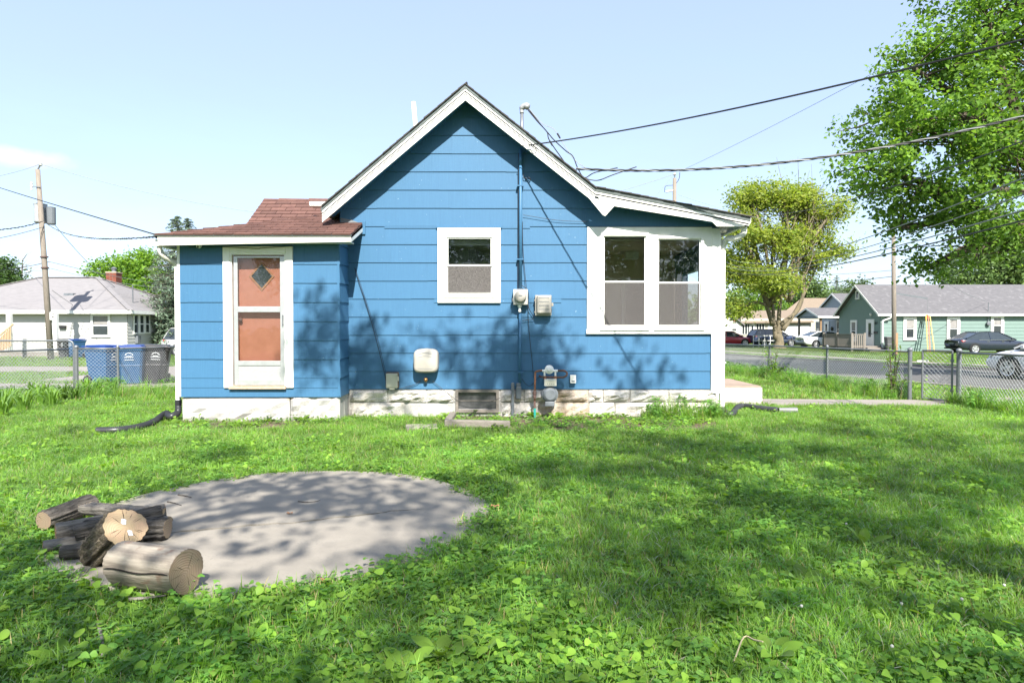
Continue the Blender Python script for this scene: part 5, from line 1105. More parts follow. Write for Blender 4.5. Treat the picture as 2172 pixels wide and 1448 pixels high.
# pale blue house with porch
hg = G(65); T = thing('pale_blue_house', 'small pale blue house with grey roof and open front porch', 'house', (36, 68, hg)); hx, hy0, hy1 = 33.5, 65.6, 72.0
MB().box(hx+.05, hy0, hg-.1, 44, hy1, 3.4).prism([(hx+.05, hy0, 3.4), (hx+.05, hy1, 3.4), (hx+.05, (hy0+hy1)/2, 5.0)], (10, 0, 0)).build('wall', LBLUE, T); lap_siding(T, (hx, hy1), (hx, hy0), hg, 3.4, LBLUE, .3, gable=((hy1-hy0)/2, 4.95))
gable_roof(T, hx, 44, hy0, hy1, 3.4, 5.0, GSH, ov=.25); px0, py0, py1 = 29.5, 63.3, 68.3
gable_roof(T, px0, hx+.3, py0, py1, 2.62, 3.4, GSH, ov=.25, name='porch_roof'); MB().prism([(px0, py0, 2.55), (px0, py1, 2.55), (px0, (py0+py1)/2, 3.3)], (.06, 0, 0)).box(px0, py0, 2.42, hx, py1, 2.6).build('porch_gable', LBLUE, T)
for y in (py0+.1, py1-.15): MB().box(px0+.05, y-.09, hg, px0+.22, y+.09, 2.45).build('porch_post', M('brown_post', (.25, .16, .09), .8) if y < 64 else TIMBER, T)
MB().box(px0, py0, hg-.1, hx, py1, hg+.35).build('porch_floor', CONC, T)
for px, w in ((1735.5, .75), (1781, .8)): y = cy_(px, hx); bg_window(T, (hx-.03, y, 1.35), (0, -1, 0), w, 1.5, tw=.1, n=(-1, 0, 0))
bg_door(T, (hx-.03, cy_(1754, hx), 1.1), (0, -1, 0), .9, 2.05, n=(-1, 0, 0)); MB().lathe([(.2, 0), (.22, .06), (.1, .08)], (hx-.05, cy_(1766, hx), 1.4), (-1, 0, 0), 14).build('wreath', M('dark_wreath', (.05, .05, .03), .9), T)
# cream bungalow and white garage further along
cg = G(75); T = thing('cream_bungalow', 'low cream bungalow with tan roof behind the yellow tree', 'house', (30, 80, cg))
cy0 = 78.0; X_ = lambda px, y=cy0: (px-1086)/F*y
MB().box(X_(1571), cy0, cg-.1, X_(1720), 88, 2.6).build('wall', CREAMP, T); lap_siding(T, (X_(1571), cy0), (X_(1720), cy0), cg, 2.6, CREAMP, .2)
m = MB(); z_ = P(0, 684, cy0).z; m.prism([(X_(1566), cy0-.5, z_-.1), (X_(1722), cy0-.5, z_), (X_(1722), cy0+5, z_+1.5), (X_(1605), cy0+5, z_+1.4)], (0, 0, .12)).prism([(X_(1605), cy0+5, z_+1.4), (X_(1722), cy0+5, z_+1.5), (X_(1722), cy0+10, z_), (X_(1566), cy0+10, z_)], (0, 0, .12)); m.build('roof', TANSH, T)
m = MB(); z2 = P(0, 655, 88).z; m.prism([(X_(1660, 88), 87.8, z2-.6), (X_(1750, 88), 87.8, z2-.6), (X_(1755, 92), 92, P(0, 634, 92).z), (X_(1700, 92), 92, P(0, 634, 92).z)], (0, 0, .12)); m.build('rear_roof', TANSH, T); MB().box(X_(1665, 88), 88, cg, X_(1748, 88), 94, z2-.5).build('rear_wall', CREAMP, T)
for px in (1576, 1582, 1588, 1606, 1612, 1618): bg_window(T, (X_(px), cy0-.03, P(0, 698, cy0).z), (1, 0, 0), .24, 1.2, tw=.06, split=False, shade=False)
bg_door(T, (X_(1595), cy0-.03, P(0, 704, cy0).z), (1, 0, 0), .5, 1.9)
MB().box(X_(1628), cy0-.05, cg, X_(1716), cy0-.02, P(0, 690, cy0).z).build('garage_door', WHITE, T)
T = thing('white_garage', 'white gabled garage with round vent beside the cream bungalow', 'garage', (26, 78, cg)); y_ = 76.0
xl, xr = X_(1500, y_), X_(1573, y_); xm_ = (xl+xr)/2+.3; ez = P(0, 688, y_).z; pz = ez+1.3
MB().box(xl, y_, cg-.1, xr, 82, ez).prism([(xl, y_, ez), (xr, y_, ez), (xm_, y_, pz)], (0, 6, 0)).build('wall', WHITEH, T)
MB().prism([(xl-.3, y_-.3, ez-.15), (xm_, y_-.3, pz+.05), (xm_, y_-.3, pz+.15), (xl-.3, y_-.3, ez-.03)], (0, 6.6, 0)).prism([(xm_, y_-.3, pz+.05), (xr+.3, y_-.3, ez-.15), (xr+.3, y_-.3, ez-.03), (xm_, y_-.3, pz+.15)], (0, 6.6, 0)).build('roof', GSH_L, T)
MB().lathe([(.18, 0), (.18, .05)], P(1558, 679, y_-.02), (0, -1, 0), 16).build('vent', M('vent_rust', (.35, .15, .1), .8), T); c = P(1557, 699, y_); bg_window(T, (c.x, y_-.02, c.z), (1, 0, 0), .5, .22, tw=.05, split=False, shade=False)
# pipe railing of a ramp
T = thing('ramp_railing', 'white pipe railing round an access ramp behind the yellow tree', 'railing', (X_(1620, 60), 60, cg)); 
for y_, a, b in ((59.6, 1598, 1646), (61.5, 1640, 1722)):
    for zz in (.95, .5): MB().tube([(X_(a, y_), y_, cg+zz+.1), (X_(b, y_), y_, cg+zz+.1)], .03, 6).build('rail', WHITE if y_ < 60 else GALV, T)
    for k in range(5): x = X_(a+(b-a)*k/4, y_); MB().tube([(x, y_, cg), (x, y_, cg+1.05)], .03, 6).build('upright', WHITE if y_ < 60 else GALV, T)

# white house on the left
wg = G(40); WH = thing('white_house', 'white lap-sided house with pale grey hip roof and brick chimney', 'house', (-30, 44, wg)); wx0, wx1, wy0, wy1 = -37.0, -23.3, 40.0, 50.0; we = 2.42
MB().box(wx0+.04, wy0+.04, wg-.1, wx1-.04, wy1, we).build('wall', WHITEH, WH)
lap_siding(WH, (wx0, wy0), (wx1, wy0), wg+.3, we, WHITEH, .20); lap_siding(WH, (wx1, wy0), (wx1, wy1), wg+.3, we, WHITEH, .20)
MB().box(wx0-.02, wy0-.02, wg-.1, wx1+.02, wy1, wg+.3).build('base', CONC_L, WH)
e = .5; rzW = P(170, 592, 45).z; r0_, r1_ = P(145, 592, 45).x, P(207, 592, 45).x
A, B_, C_, D_ = (wx0-e, wy0-e, we), (wx1+e, wy0-e, we), (wx1+e, wy1+e, we), (wx0-e, wy1+e, we); Ra, Rb = (r0_-2, 45, rzW), (r1_, 45, rzW)
m = MB()
for q in ((A, B_, Rb, Ra), (B_, C_, Rb), (C_, D_, Ra, Rb), (D_, A, Ra)): m.prism(q, (0, 0, .1))
m.build('roof', GSH_L, WH); m = MB()
for a, b in ((B_, Rb), (A, Ra), (Ra, Rb), (C_, Rb)): m.bar(Vector(a)+Vector((0, 0, .13)), Vector(b)+Vector((0, 0, .13)), .3, .05)
m.build('hip_cap', GSH_L, WH)
MB().box(wx0-e, wy0-e-.03, we-.08, wx1+e, wy0-e-.002, we+.12).box(wx1+e+.002, wy0-e-.03, we-.08, wx1+e+.03, wy1+e, we+.12).box(wx0-e, wy0-e, we-.08, wx1+e, wy0, we-.06).build('fascia', WHITE, WH)
# lower porch wing at the far left
vx0, vx1, vy0 = -48, -33.5, 38.2; MB().box(vx0, vy0+2.2, wg-.1, vx1-1.2, 48, we).build('wing_wall', WHITEH, WH); lap_siding(WH, (vx0, vy0+2.2-.02), (vx1, vy0+2.2-.02), wg+.3, we, WHITEH, .20)
m = MB(); vz = P(60, 610, 44).z
for q in (((vx0-e, vy0-.3, we-.05), (vx1+1.6, vy0-.3, we-.05), (vx1-4, 43.5, vz), (vx0+4, 43.5, vz)), ((vx1+1.6, vy0-.3, we-.05), (vx1+1.6, 47, we), (vx1-4, 43.5, vz)), ((vx0-e, vy0-.3, we-.05), (vx0+4, 43.5, vz), (vx0-e, 47, we))): m.prism(q, (0, 0, .1))
m.build('porch_roof', GSH_L, WH); MB().box(vx0-e, vy0-.33, we-.14, vx1+1.6, vy0-.302, we+.06).build('fascia', WHITE, WH)
MB().box(vx0, vy0, wg-.1, vx1+1.4, vy0+2.2, wg+.45).build('porch_floor', CONC_L, WH)
for px in (118, 20): x = PX(px, vy0+.15); MB().box(x-.11, vy0+.05, wg+.4, x+.11, vy0+.27, we-.08).build('porch_post', WHITE, WH)
T2 = MB(); 
for i in range(9): T2.box(PX(0, vy0)+.0+i*.09, vy0-.2, wg+.3+i*.05, PX(0, vy0)+.05+i*.09, vy0-.15, wg+1.1+i*.09)
T2.bar((PX(0, vy0)-.3, vy0-.17, wg+1.0), (PX(0, vy0)+.9, vy0-.17, wg+1.98), .08, .08).build('stair_rail', M('new_pine', (.5, .36, .22), .8), WH)
c = P(50, 690, vy0+2.15); bg_window(WH, (c.x, vy0+2.15, c.z), (1, 0, 0), .95, 1.2, tw=.12); c = P(84, 697, vy0+2.15); bg_door(WH, (c.x, vy0+2.15, c.z), (1, 0, 0), .75, 1.75, glass=False)
c = P(214, 690, wy0-.03); bg_window(WH, (c.x, wy0-.03, c.z), (1, 0, 0), .9, 1.14, tw=.14)
MB().box(P(128, 700, wy0).x, wy0-.2, P(0, 696, wy0).z, P(142, 700, wy0).x, wy0-.04, P(0, 691, wy0).z).build('mailbox', BLACK, WH)
for px in (287, 299, 311): y = abs(wx1)*F/(1086-px); bg_window(WH, (wx1+.03, y, P(0, 687, y).z), (0, 1, 0), .42, 1.05, tw=.09, n=(1, 0, 0), shade=False)
y = abs(wx1)*F/(1086-362); bg_window(WH, (wx1+.03, y, P(0, 694, y).z), (0, 1, 0), .62, 1.3, tw=.1, n=(1, 0, 0), shade=False)
m = MB().tube([(wx1+.08, wy0+.9, 2.2), (wx1+.08, wy0+.9, .9)], .04, 6); m.build('conduit', GREY_P, WH); MB().box(wx1+.02, wy0+.75, .55, wx1+.2, wy0+1.1, 1.0).build('meter', GREY_P, WH); MB().tube([(wx1-.8, wy0+2, 2.9), (wx1-.8, wy0+2, 4.2)], .035, 6).build('roof_mast', GALV, WH)
MB().box(P(145, 626, 42).x-.2, 42-.15, P(0, 628, 42).z, P(158, 626, 42).x, 42+.15, P(0, 622, 42).z).build('roof_vent', GREY_P, WH)
# brick chimney, brick by brick
ccx_, ccy_ = P(242, 600, 46).x, 46.0; CH = MB().box(ccx_-.33, ccy_-.33, 3.2, ccx_+.33, ccy_+.33, P(0, 578, 46).z-.05).build('chimney', M('mortar', (.38, .33, .29), .9), WH)
zt_ = P(0, 578, 46).z; z = 4.0; k = 0
bm = {}
while z < zt_-.02:
    for side in range(2):
        n_ = 3
        for i in range(n_):
            o_ = (-.345 + (.23 if not k % 2 else .115)*0 + i*.23)
            if side == 0: MB().box(ccx_+o_+(.0 if k % 2 else .01), ccy_-.352, z, ccx_+o_+.215, ccy_-.30, z+.062).build('brick', BRICK, CH)
            else: MB().box(ccx_+.30, ccy_+o_, z, ccx_+.352, ccy_+o_+.215, z+.062).build('brick', BRICK, CH)
    z += .074; k += 1
MB().box(ccx_-.38, ccy_-.38, zt_-.05, ccx_+.38, ccy_+.38, zt_+.03).build('chimney_cap', M('cap_mortar', (.45, .36, .28), .9), CH); MB().lathe([(.14, 0), (.14, .2), (.2, .22), (.2, .26), (.05, .36)], (ccx_, ccy_, zt_+.03), (0, 0, 1), 12).build('flue', GALV, CH)

# ---------------------------------------------------------------- cars
TYRE = M('tyre_rubber', (.022, .022, .023), .85); RIM = M('alloy_rim', (.62, .62, .63), .3, metal=.7); REDL = M('tail_lamp', (.35, .012, .015), .45, spec=.2); HEADL = M('head_lamp', (.7, .72, .75), .15); CHROME = M('chrome', (.7, .7, .7), .15, metal=.9); TINT = M('car_glass', (.03, .04, .045), .06, spec=.9)
def paint(name, c): 
    m = M(name, c, .28, nscale=2, var=.06, spec=.6); m.node_tree.nodes['Principled BSDF'].inputs['Coat Weight'].default_value = .8; m.node_tree.nodes['Principled BSDF'].inputs['Coat Roughness'].default_value = .06; return m
def car(name, label, col, loc, rz, L_=4.85, W_=1.84, Hh=1.46, kind='sedan', group='parked cars'):
    """front at +x, local z = 0 at the ground"""
    T = proto(name, label, 'car', group); hw = W_/2; wr = .335; fx, rx = L_/2-.95, -L_/2+1.02
    if kind == 'sedan':
        st = [(-.5, .50, .90, .78), (-.485, .36, 1.00, .90), (-.44, .24, 1.06, .97), (-.33, .20, 1.06, 1), (-.2, .19, .98, 1), (0, .19, .95, 1), (.2, .19, .94, 1), (.3, .20, .93, .99), (.40, .22, .86, .96), (.47, .26, .74, .88), (.5, .40, .60, .72)]
        cab = [(-.40, 1.05), (-.22, Hh-.03), (-.05, Hh), (.06, Hh-.02), (.27, .95)]
    else:
        st = [(-.5, .45, 1.02, .86), (-.485, .32, 1.10, .95), (-.42, .26, 1.10, 1), (-.2, .25, 1.06, 1), (0, .25, 1.04, 1), (.2, .25, 1.03, 1), (.32, .26, 1.02, .99), (.42, .28, .98, .96), (.48, .32, .86, .90), (.5, .45, .72, .78)]
        cab = [(-.47, 1.09), (-.40, Hh-.05), (-.2, Hh), (.05, Hh-.02), (.25, 1.04)]
    m = MB(); vs = []; n = 12
    for (x, zb, zt, w) in st:
        w = hw*w; zm_ = (zb+zt)*.5; x *= L_
        prof = [(0, zb), (w*.80, zb), (w*.96, zb+.06), (w, zm_), (w*.985, zt-.14), (w*.90, zt-.02), (0, zt+.015)]
        ring = prof + [(-y, z) for y, z in prof[-2:0:-1]]
        vs += [(x, y, z) for y, z in ring]
    n = 12; k = len(st); m.add(vs, [(i*n+j, i*n+(j+1) % n, (i+1)*n+(j+1) % n, (i+1)*n+j) for i in range(k-1) for j in range(n)]+[tuple(range(n)), tuple((k-1)*n+j for j in range(n))[::-1]])
    body = m.build('body', col, T, smooth=True); sb = body.modifiers.new('s', 'SUBSURF'); sb.levels = 1; sb.render_levels = 1
    # cabin: glass block with painted roof and pillars
    rw = hw*.70; bw = hw*.90; m = MB(); vs = []
    for (x, z) in cab:
        t = max(0, (z-1.0)/(Hh-1.0)); w = bw+(rw-bw)*t; vs += [(x*L_, -w, z), (x*L_, w, z)]
    zb_ = .9; lo = [(x*L_, s*bw, zb_) for x, z in cab for s in (-1, 1)]
    k = len(cab); vs += lo
    fs = [(2*i, 2*i+1, 2*i+3, 2*i+2) for i in range(k-1)] + [(2*i, 2*i+2, 2*k+2*i+2, 2*k+2*i) for i in range(k-1)] + [(2*i+1, 2*k+2*i+1, 2*k+2*i+3, 2*i+3) for i in range(k-1)]
    m.add(vs, fs); m.build('glazing', TINT, T)
    m = MB()
    top = [(cab[1][0]*L_-.05, -rw*.97, cab[1][1]+.012), (cab[2][0]*L_, -rw*.97, cab[2][1]+.02), (cab[3][0]*L_+.04, -rw*.97, cab[3][1]+.012)]
    m.add([(x, s*w2, z-dz) for (x, _, z) in top for s, w2, dz in ((-1, rw*1.05, .03), (-1, rw*.8, 0), (1, rw*.8, 0), (1, rw*1.05, .03))], [(0, 1, 5, 4), (1, 2, 6, 5), (2, 3, 7, 6), (4, 5, 9, 8), (5, 6, 10, 9), (6, 7, 11, 10)]); m.build('roof_panel', col, T, smooth=True)
    for s in (-1, 1):
        pm = MB()
        pp = [Vector((x*L_, s*(bw+(rw-bw)*max(0, (z-1.0)/(Hh-1.0))), z)) for x, z in cab]
        pm.bar(pp[0], pp[1], .09, .05).bar(pp[3], pp[4], .07, .05).bar(pp[1], pp[2], .05, .05).bar(pp[2], pp[3], .05, .05)
        mid = (pp[2].x+pp[1].x)/2+.3; pm.bar((mid, s*bw*.985, .95), (mid-.04, s*rw*1.02, Hh-.03), .05, .03); pm.build('window_frame', col, T)
    for x in (fx, rx):
        for s in (-1, 1):
            MB().lathe([(wr*1.13, 0), (wr*1.13, .012)], (x, s*(hw*.985-.006), wr+.02), (0, s, 0), 24).build('wheel_arch', BLACK, T)
            wl = MB().lathe([(wr*.66, -.10), (wr*.93, -.10), (wr, -.07), (wr, .05), (wr*.95, .09), (wr*.7, .095)], (x, s*(hw-.07), wr), (0, s, 0), 26).build('wheel', TYRE, T, smooth=False)
            r_ = MB().lathe([(wr*.70, 0), (wr*.70, .02), (wr*.62, .012), (wr*.2, .012), (wr*.16, .02), (.01, .022)], (x, s*(hw+.018), wr), (0, s, 0), 22); r_.build('rim', RIM, wl)
            sp = MB()
            for q in range(5):
                t = q*1.2566+.628; sp.prism([(x+math.cos(t-.22)*wr*.3, s*(hw+.0325), wr+math.sin(t-.22)*wr*.3), (x+math.cos(t+.22)*wr*.3, s*(hw+.0325), wr+math.sin(t+.22)*wr*.3), (x+math.cos(t+.16)*wr*.6, s*(hw+.0325), wr+math.sin(t+.16)*wr*.6), (x+math.cos(t-.16)*wr*.6, s*(hw+.0325), wr+math.sin(t-.16)*wr*.6)], (0, s*.002, 0))
            sp.build('spoke_gap', BLACK, wl)
    for s in (-1, 1):
        tz = .84 if kind == 'sedan' else .95
        MB().prism([(-L_*.487, s*hw*.60, tz-.07), (-L_*.455, s*hw*.965, tz-.04), (-L_*.42, s*hw*.99, tz+.03), (-L_*.47, s*hw*.88, tz+.07), (-L_*.49, s*hw*.58, tz+.05)], (-.035, s*.012, .0)).build('tail_lamp', REDL, T)
        MB().prism([(L_*.482, s*hw*.62, .62), (L_*.43, s*hw*.93, .66), (L_*.40, s*hw*.95, .74), (L_*.46, s*hw*.68, .74)], (.035, s*.02, 0)).build('head_lamp', HEADL, T)
        MB().box(L_*.17, s*(hw+.10)-.09, .96, L_*.17+.12, s*(hw+.10)+.05, 1.08).build('mirror', col, T, bevel=.02)
        for x in (-.14, .06): MB().box(x*L_, s*(hw*.985)-.012, .82, x*L_+.2, s*(hw*.985)+.015, .845).build('door_handle', CHROME, T)
        MB().box(-.25*L_, s*hw*.99-.004, .93, .22*L_, s*hw*.99+.004, .945).build('window_trim', CHROME, T)
    MB().box(-L_*.5-.012, -.26, .62, -L_*.49, .26, .75).build('number_plate', GREY_P, T); MB().box(-L_*.497, -hw*.8, .30, -L_*.47, hw*.8, .40).build('bumper_trim', BLACK, T)
    T.location = loc; T.rotation_euler = (0, 0, rz); return T
car('parked_car', 'dark navy sedan with red tail lamp parked beside the green house', paint('navy_paint', (.015, .021, .035)), (33.0, 45.8, G(45)), R(1), 5.1, 1.85, 1.49)
car('parked_car', 'red car whose bonnet shows past the porch corner, by the white garage', paint('red_paint', (.40, .025, .04)), (P(1592, 720, 64).x-2.25, 64, G(64)), R(0), 4.7, 1.8, 1.42)
car('parked_car', 'dark blue sport utility vehicle behind the trunk of the yellow tree', paint('dark_blue_paint', (.025, .04, .09)), (P(1644, 720, 63).x, 63.5, G(63)), R(4), 4.6, 1.85, 1.62, 'suv')
car('parked_car', 'white sedan with red tail lamp parked behind the wooden deck', paint('white_paint_car', (.72, .73, .74)), (P(1750, 720, 58.5).x, 58.5, G(58)), R(8), 4.9, 1.84, 1.44)
wc = Vector((15.42, 20.5)) - RD*1.40 + RN*.92
car('parked_car', 'white car on the street with its front wheel seen through the fence', paint('pearl_paint', (.74, .75, .76)), (wc.x, wc.y, G(20)+.012), math.atan2(RD.y, RD.x), 4.7, 1.85, 1.45)
vp = P(357, 720, 43); car('parked_car', 'silver van with red tail lamp peeping out behind the mudroom', paint('silver_paint', (.360, .368, .376)), (vp.x+2.4, 43, G(43)), R(6), 4.8, 1.9, 1.78, 'suv')
# ---------------------------------------------------------------- foliage
def quad_mesh(name, V, mat, parent=None, **kw):
    """V: (N, 4, 3) leaf quads -> one mesh"""
    V = np.asarray(V, dtype=np.float32); N = len(V); me = bpy.data.meshes.new(name)
    me.vertices.add(N*4); me.vertices.foreach_set('co', V.reshape(-1)); me.loops.add(N*4); me.loops.foreach_set('vertex_index', np.arange(N*4, dtype=np.int32))
    me.polygons.add(N); me.polygons.foreach_set('loop_start', np.arange(0, N*4, 4, dtype=np.int32)); me.update(calc_edges=True); me.materials.append(mat)
    return link(name, me, parent, **kw)
def leaf_quads(C, size, rg, droop=.3, aspect=.62, up=.55):
    """diamond leaves at centres C, mostly facing up and outwards"""
    N = len(C); d = rg.normal(size=(N, 3)); d[:, 2] = d[:, 2]*.45-droop; d /= np.linalg.norm(d, axis=1)[:, None]
    nn = rg.normal(size=(N, 3)); nn[:, 2] += up*2; s = np.cross(d, nn); s /= np.linalg.norm(s, axis=1)[:, None]+1e-9; nn = np.cross(s, d)
    sz = (size*rg.uniform(.65, 1.3, N))[:, None]
    a = C - d*sz*.5; b = C + s*sz*aspect*.5 + nn*sz*.10; c = C + d*sz*.5 - np.array([0, 0, 1])*sz*.08; e = C - s*sz*aspect*.5 + nn*sz*.10
    return np.stack([a, b, c, e], 1)
def lobe_points(lobes, n, rg, shell=.55):
    """clump centres spread through a union of ellipsoids, weighted to the outside"""
    vol = np.array([l[1][0]*l[1][1]*l[1][2] for l in lobes])**.75; vol /= vol.sum(); out = []
    for i in rg.choice(len(lobes), n, p=vol):
        c, r = lobes[i]; v = rg.normal(size=3); v /= np.linalg.norm(v); q = rg.uniform(shell**3, 1)**(1/3)
        out.append((np.array(c)+v*np.array(r)*q, i))
    return out
def tree(name, label, base, fork, trunk_r, lobes, clumps, per, leaf, spread, lm, bark, group=None, seed=1, limbs=True, shell=.5, twig_frac=.35, droop=.3, cat='tree', forks=None, aspect=.62, gap=None):
    rg = np.random.default_rng(seed); T = thing(name, label, cat, tuple(base), group); base, fork = Vector(base), Vector(fork)
    tm = MB(); k = 7; pts = []; rad = []
    for i in range(k+1):
        t = i/k; p = base.lerp(fork, t)+Vector((rg.normal()*.03, rg.normal()*.03, 0))*(trunk_r*3)*(0 < i < k); pts.append(p); rad.append(trunk_r*((1.45-.45*min(1, t*5)) if t < .2 else 1)*(1-.25*t))
    tm.tube([pts[0]-Vector((0, 0, .2))]+pts, [rad[0]*1.1]+rad, 14); tm.build('trunk', bark, T, smooth=True)
    pc = lobe_points(lobes, clumps, rg, shell)
    if gap: pc = [q for q in pc if math.sin(q[0][0]*gap[1]+seed)*math.sin(q[0][1]*gap[1]*.8+1)+.8*math.sin(q[0][2]*gap[1]*1.25+q[0][0]*gap[1]*.4)+rg.normal()*.25 > gap[0]]
    lm_ = MB(); limb_pts = {}
    for i, (c, r) in enumerate(lobes):
        st = Vector(forks[i % len(forks)]) if forks else fork.lerp(base, rg.uniform(0, .22)); c = Vector(c); mid = st.lerp(c, .5)+Vector((rg.normal()*.1, rg.normal()*.1, .12))*(c-st).length
        pth = smooth_path([st, mid, c, c+(c-mid)*.12], 5); n_ = len(pth); r0 = trunk_r*rg.uniform(.36, .6); lm_.tube(pth, [r0*(1-.88*j/(n_-1)) for j in range(n_)], 7); limb_pts[i] = pth
    for j, (c, i) in enumerate(pc):
        if rg.random() > twig_frac: continue
        pth = limb_pts[i]; c = Vector(c); s = min(pth[3:], key=lambda q: (q-c).length); s = s.lerp(pth[int(rg.integers(2, len(pth)))], .5)
        mid = s.lerp(c, .55)+Vector(rg.normal(size=3)*.06*(c-s).length); lm_.tube([s, mid, c], [trunk_r*.075, trunk_r*.05, trunk_r*.02], 4, False)
    lm_.build('limb', bark, T, smooth=True)
    C = np.concatenate([np.asarray(c)+rg.normal(size=(per, 3))*np.array([spread, spread, spread*.7])*rg.uniform(.6, 1.3) for c, i in pc])
    quad_mesh('crown', leaf_quads(C, leaf, rg, droop, aspect), lm, T); return T
LM_MAPLE = leaf_mat('maple_leaf', (.17, .28, .052), (.065, .135, .027), .42, .03, .01)
LM_YEL = leaf_mat('yellow_green_leaf', (.42, .46, .10), (.22, .32, .065), .48, .04, .0)
LM_MID = leaf_mat('mid_green_leaf', (.22, .36, .06), (.095, .185, .035), .42, .04, .01)
LM_PALE = leaf_mat('pale_green_leaf', (.17, .25, .085), (.08, .14, .045), .3)
LM_DARK = leaf_mat('dark_leaf', (.075, .14, .03), (.035, .075, .018), .3)
LM_SPR = leaf_mat('spruce_needle', (.19, .26, .17), (.085, .13, .085), .15)
def lb(px, py, Y, rx, ry=None, rz=None): p = P(px, py, Y); return (tuple(p), (rx, ry or rx, rz or rx*.8))
# big maple at the right
MY_ = 20.0
lobes = [lb(2100, 60, 20, 2.4, 2.4, 1.6), lb(1960, 160, 20, 1.7, 2, 1.3), lb(1900, 260, 20.5, 1.5, 2, 1.2), lb(2050, 250, 19, 2.0, 2, 1.5), lb(1850, 360, 20, 1.1, 1.6, .75), lb(1960, 400, 20, 1.6, 2, 1.0), lb(2090, 400, 19.5, 1.8, 2, 1.4),
         lb(1930, 480, 20.5, 1.1, 1.4, .65), lb(2060, 530, 20, 1.5, 2, .85), lb(2170, 300, 21, 2.2, 2.2, 1.8), lb(2220, 490, 20, 1.6, 2, .9), lb(2250, 100, 21, 2.5, 2.5, 2.2), lb(2080, -80, 21, 2.0, 2.2, 1.6), lb(2350, -60, 22, 2.6, 2.6, 2.2), lb(2380, 300, 22, 2.4, 2.4, 2.2), lb(1985, 560, 20.5, .7, 1, .4)]
tree('maple_tree', 'large green maple leaning in behind the overhead wires, its trunk out of sight', (18.4, 20.6, G(20)), (17.6, 20.4, 4.2), .42, lobes, 2400, 36, .155, .23, LM_MAPLE, BARK, seed=5, shell=.25, twig_frac=.3, gap=(-.25, 2.3))
# yellow-green tree, several stems
ty = 57.0; tb = P(1653, 738, ty); tg = G(57)
lobes = [lb(1600, 440, ty, 2.1, 2.4, 1.6), lb(1660, 420, ty, 1.9, 2.4, 1.5), lb(1570, 500, ty-1, 1.6, 2, 1.3), lb(1640, 520, ty-1, 2.4, 2.4, 1.5), lb(1570, 580, ty, 1.9, 2.2, 1.3), lb(1640, 600, ty-1.5, 2.0, 2, 1.1), lb(1560, 650, ty, 1.3, 1.8, 1.0), lb(1720, 560, ty, 1.5, 1.8, 1.2), lb(1590, 420, ty+1, 1.6, 1.8, 1.2), lb(1735, 480, ty, 1.6, 1.8, 1.6), lb(1700, 430, ty+.5, 1.6, 1.8, 1.4), lb(1680, 500, ty, 1.6, 2, 1.4), lb(1775, 520, ty, 1.3, 1.6, 1.1), lb(1560, 545, ty, 1.5, 1.6, 1.0), lb(1770, 440, ty, 1.3, 1.6, 1.0)]
fk = [P(1640, 640, ty), P(1652, 630, ty), P(1630, 650, ty), P(1672, 640, ty)]
T = tree('yellow_tree', 'yellow-green street tree with several pale stems across the road', (tb.x, ty, tg), tuple(P(1652, 700, ty)), .40, lobes, 1500, 24, .32, .5, LM_YEL, BARK_Y, seed=9, shell=.25, twig_frac=.6, forks=fk, aspect=.45, gap=(-.5, 1.3))
for k, (p0, p1, p2) in enumerate([((1646, 720), (1640, 660), (1634, 560)), ((1650, 710), (1655, 640), (1672, 540)), ((1660, 700), (1690, 655), (1735, 560)), ((1655, 690), (1700, 640), (1712, 500)), ((1640, 690), (1620, 630), (1590, 540))]):
    MB().tube(smooth_path([P(*p0, ty), P(*p1, ty), P(*p2, ty)], 6), [.235-.015*i for i in range(13)], 9).build('stem', BARK_Y, T, smooth=True)
# bare upper twigs of the yellow tree
rg = np.random.default_rng(3); m = MB()
for i in range(95):
    s = P(1705+rg.normal()*22, 520+rg.normal()*30, ty+rg.normal()); e_ = P(1725+rg.normal()*42, 430+rg.normal()*32, ty+rg.normal()); m.tube([s, s.lerp(e_, .5)+Vector(rg.normal(size=3)*.25), e_], [.045, .028, .01], 4, False)
m.build('bare_twigs', BARK_Y, T)
# trees behind the white house
tree('leafy_tree', 'bright green round tree behind the brick chimney', (P(270, 700, 62).x, 62, G(60)), tuple(P(272, 640, 62)), .35, [lb(235, 590, 62, 2.0, 2, 1.6), lb(290, 575, 62, 2.3, 2.3, 1.9), lb(330, 610, 62, 2.2, 2.2, 2), lb(215, 620, 63, 1.6), lb(280, 630, 61, 2.6, 2.4, 1.6), lb(300, 550, 62, 1.2, 1.2, .8)], 700, 22, .30, .42, LM_MID, BARK, seed=12)
tree('leafy_tree', 'dark green tree at the far end of the white house roof', (P(10, 700, 70).x, 70, G(70)), tuple(P(12, 640, 70)), .35, [lb(-20, 590, 70, 2.6), lb(25, 605, 70, 1.8, 2, 1.3), lb(5, 570, 70, 1.2, 1.5, 1.1), lb(-60, 600, 71, 3)], 520, 20, .32, .45, LM_DARK, BARK, seed=13)
rg = np.random.default_rng(8); T = thing('bare_tree', 'bare dead tree with thin grey twigs over the white house roof', 'tree', (P(45, 700, 72).x, 72, G(70))); m = MB(); b0 = P(45, 680, 72); m.tube([(b0.x, 72, G(70)), b0, P(46, 580, 72), P(48, 548, 72)], [.2, .15, .08, .03], 6)
for i in range(42):
    t = rg.uniform(.2, 1); s = P(45+t*2, 680-130*t, 72); e_ = s+Vector((rg.normal()*1.1, rg.normal()*.6, rg.uniform(.3, 1.6))); m.tube([s, s.lerp(e_, .5)+Vector(rg.normal(size=3)*.1), e_], [.04, .025, .01], 4, False)
m.build('branches', M('dead_wood', (.30, .27, .25), .9), T)
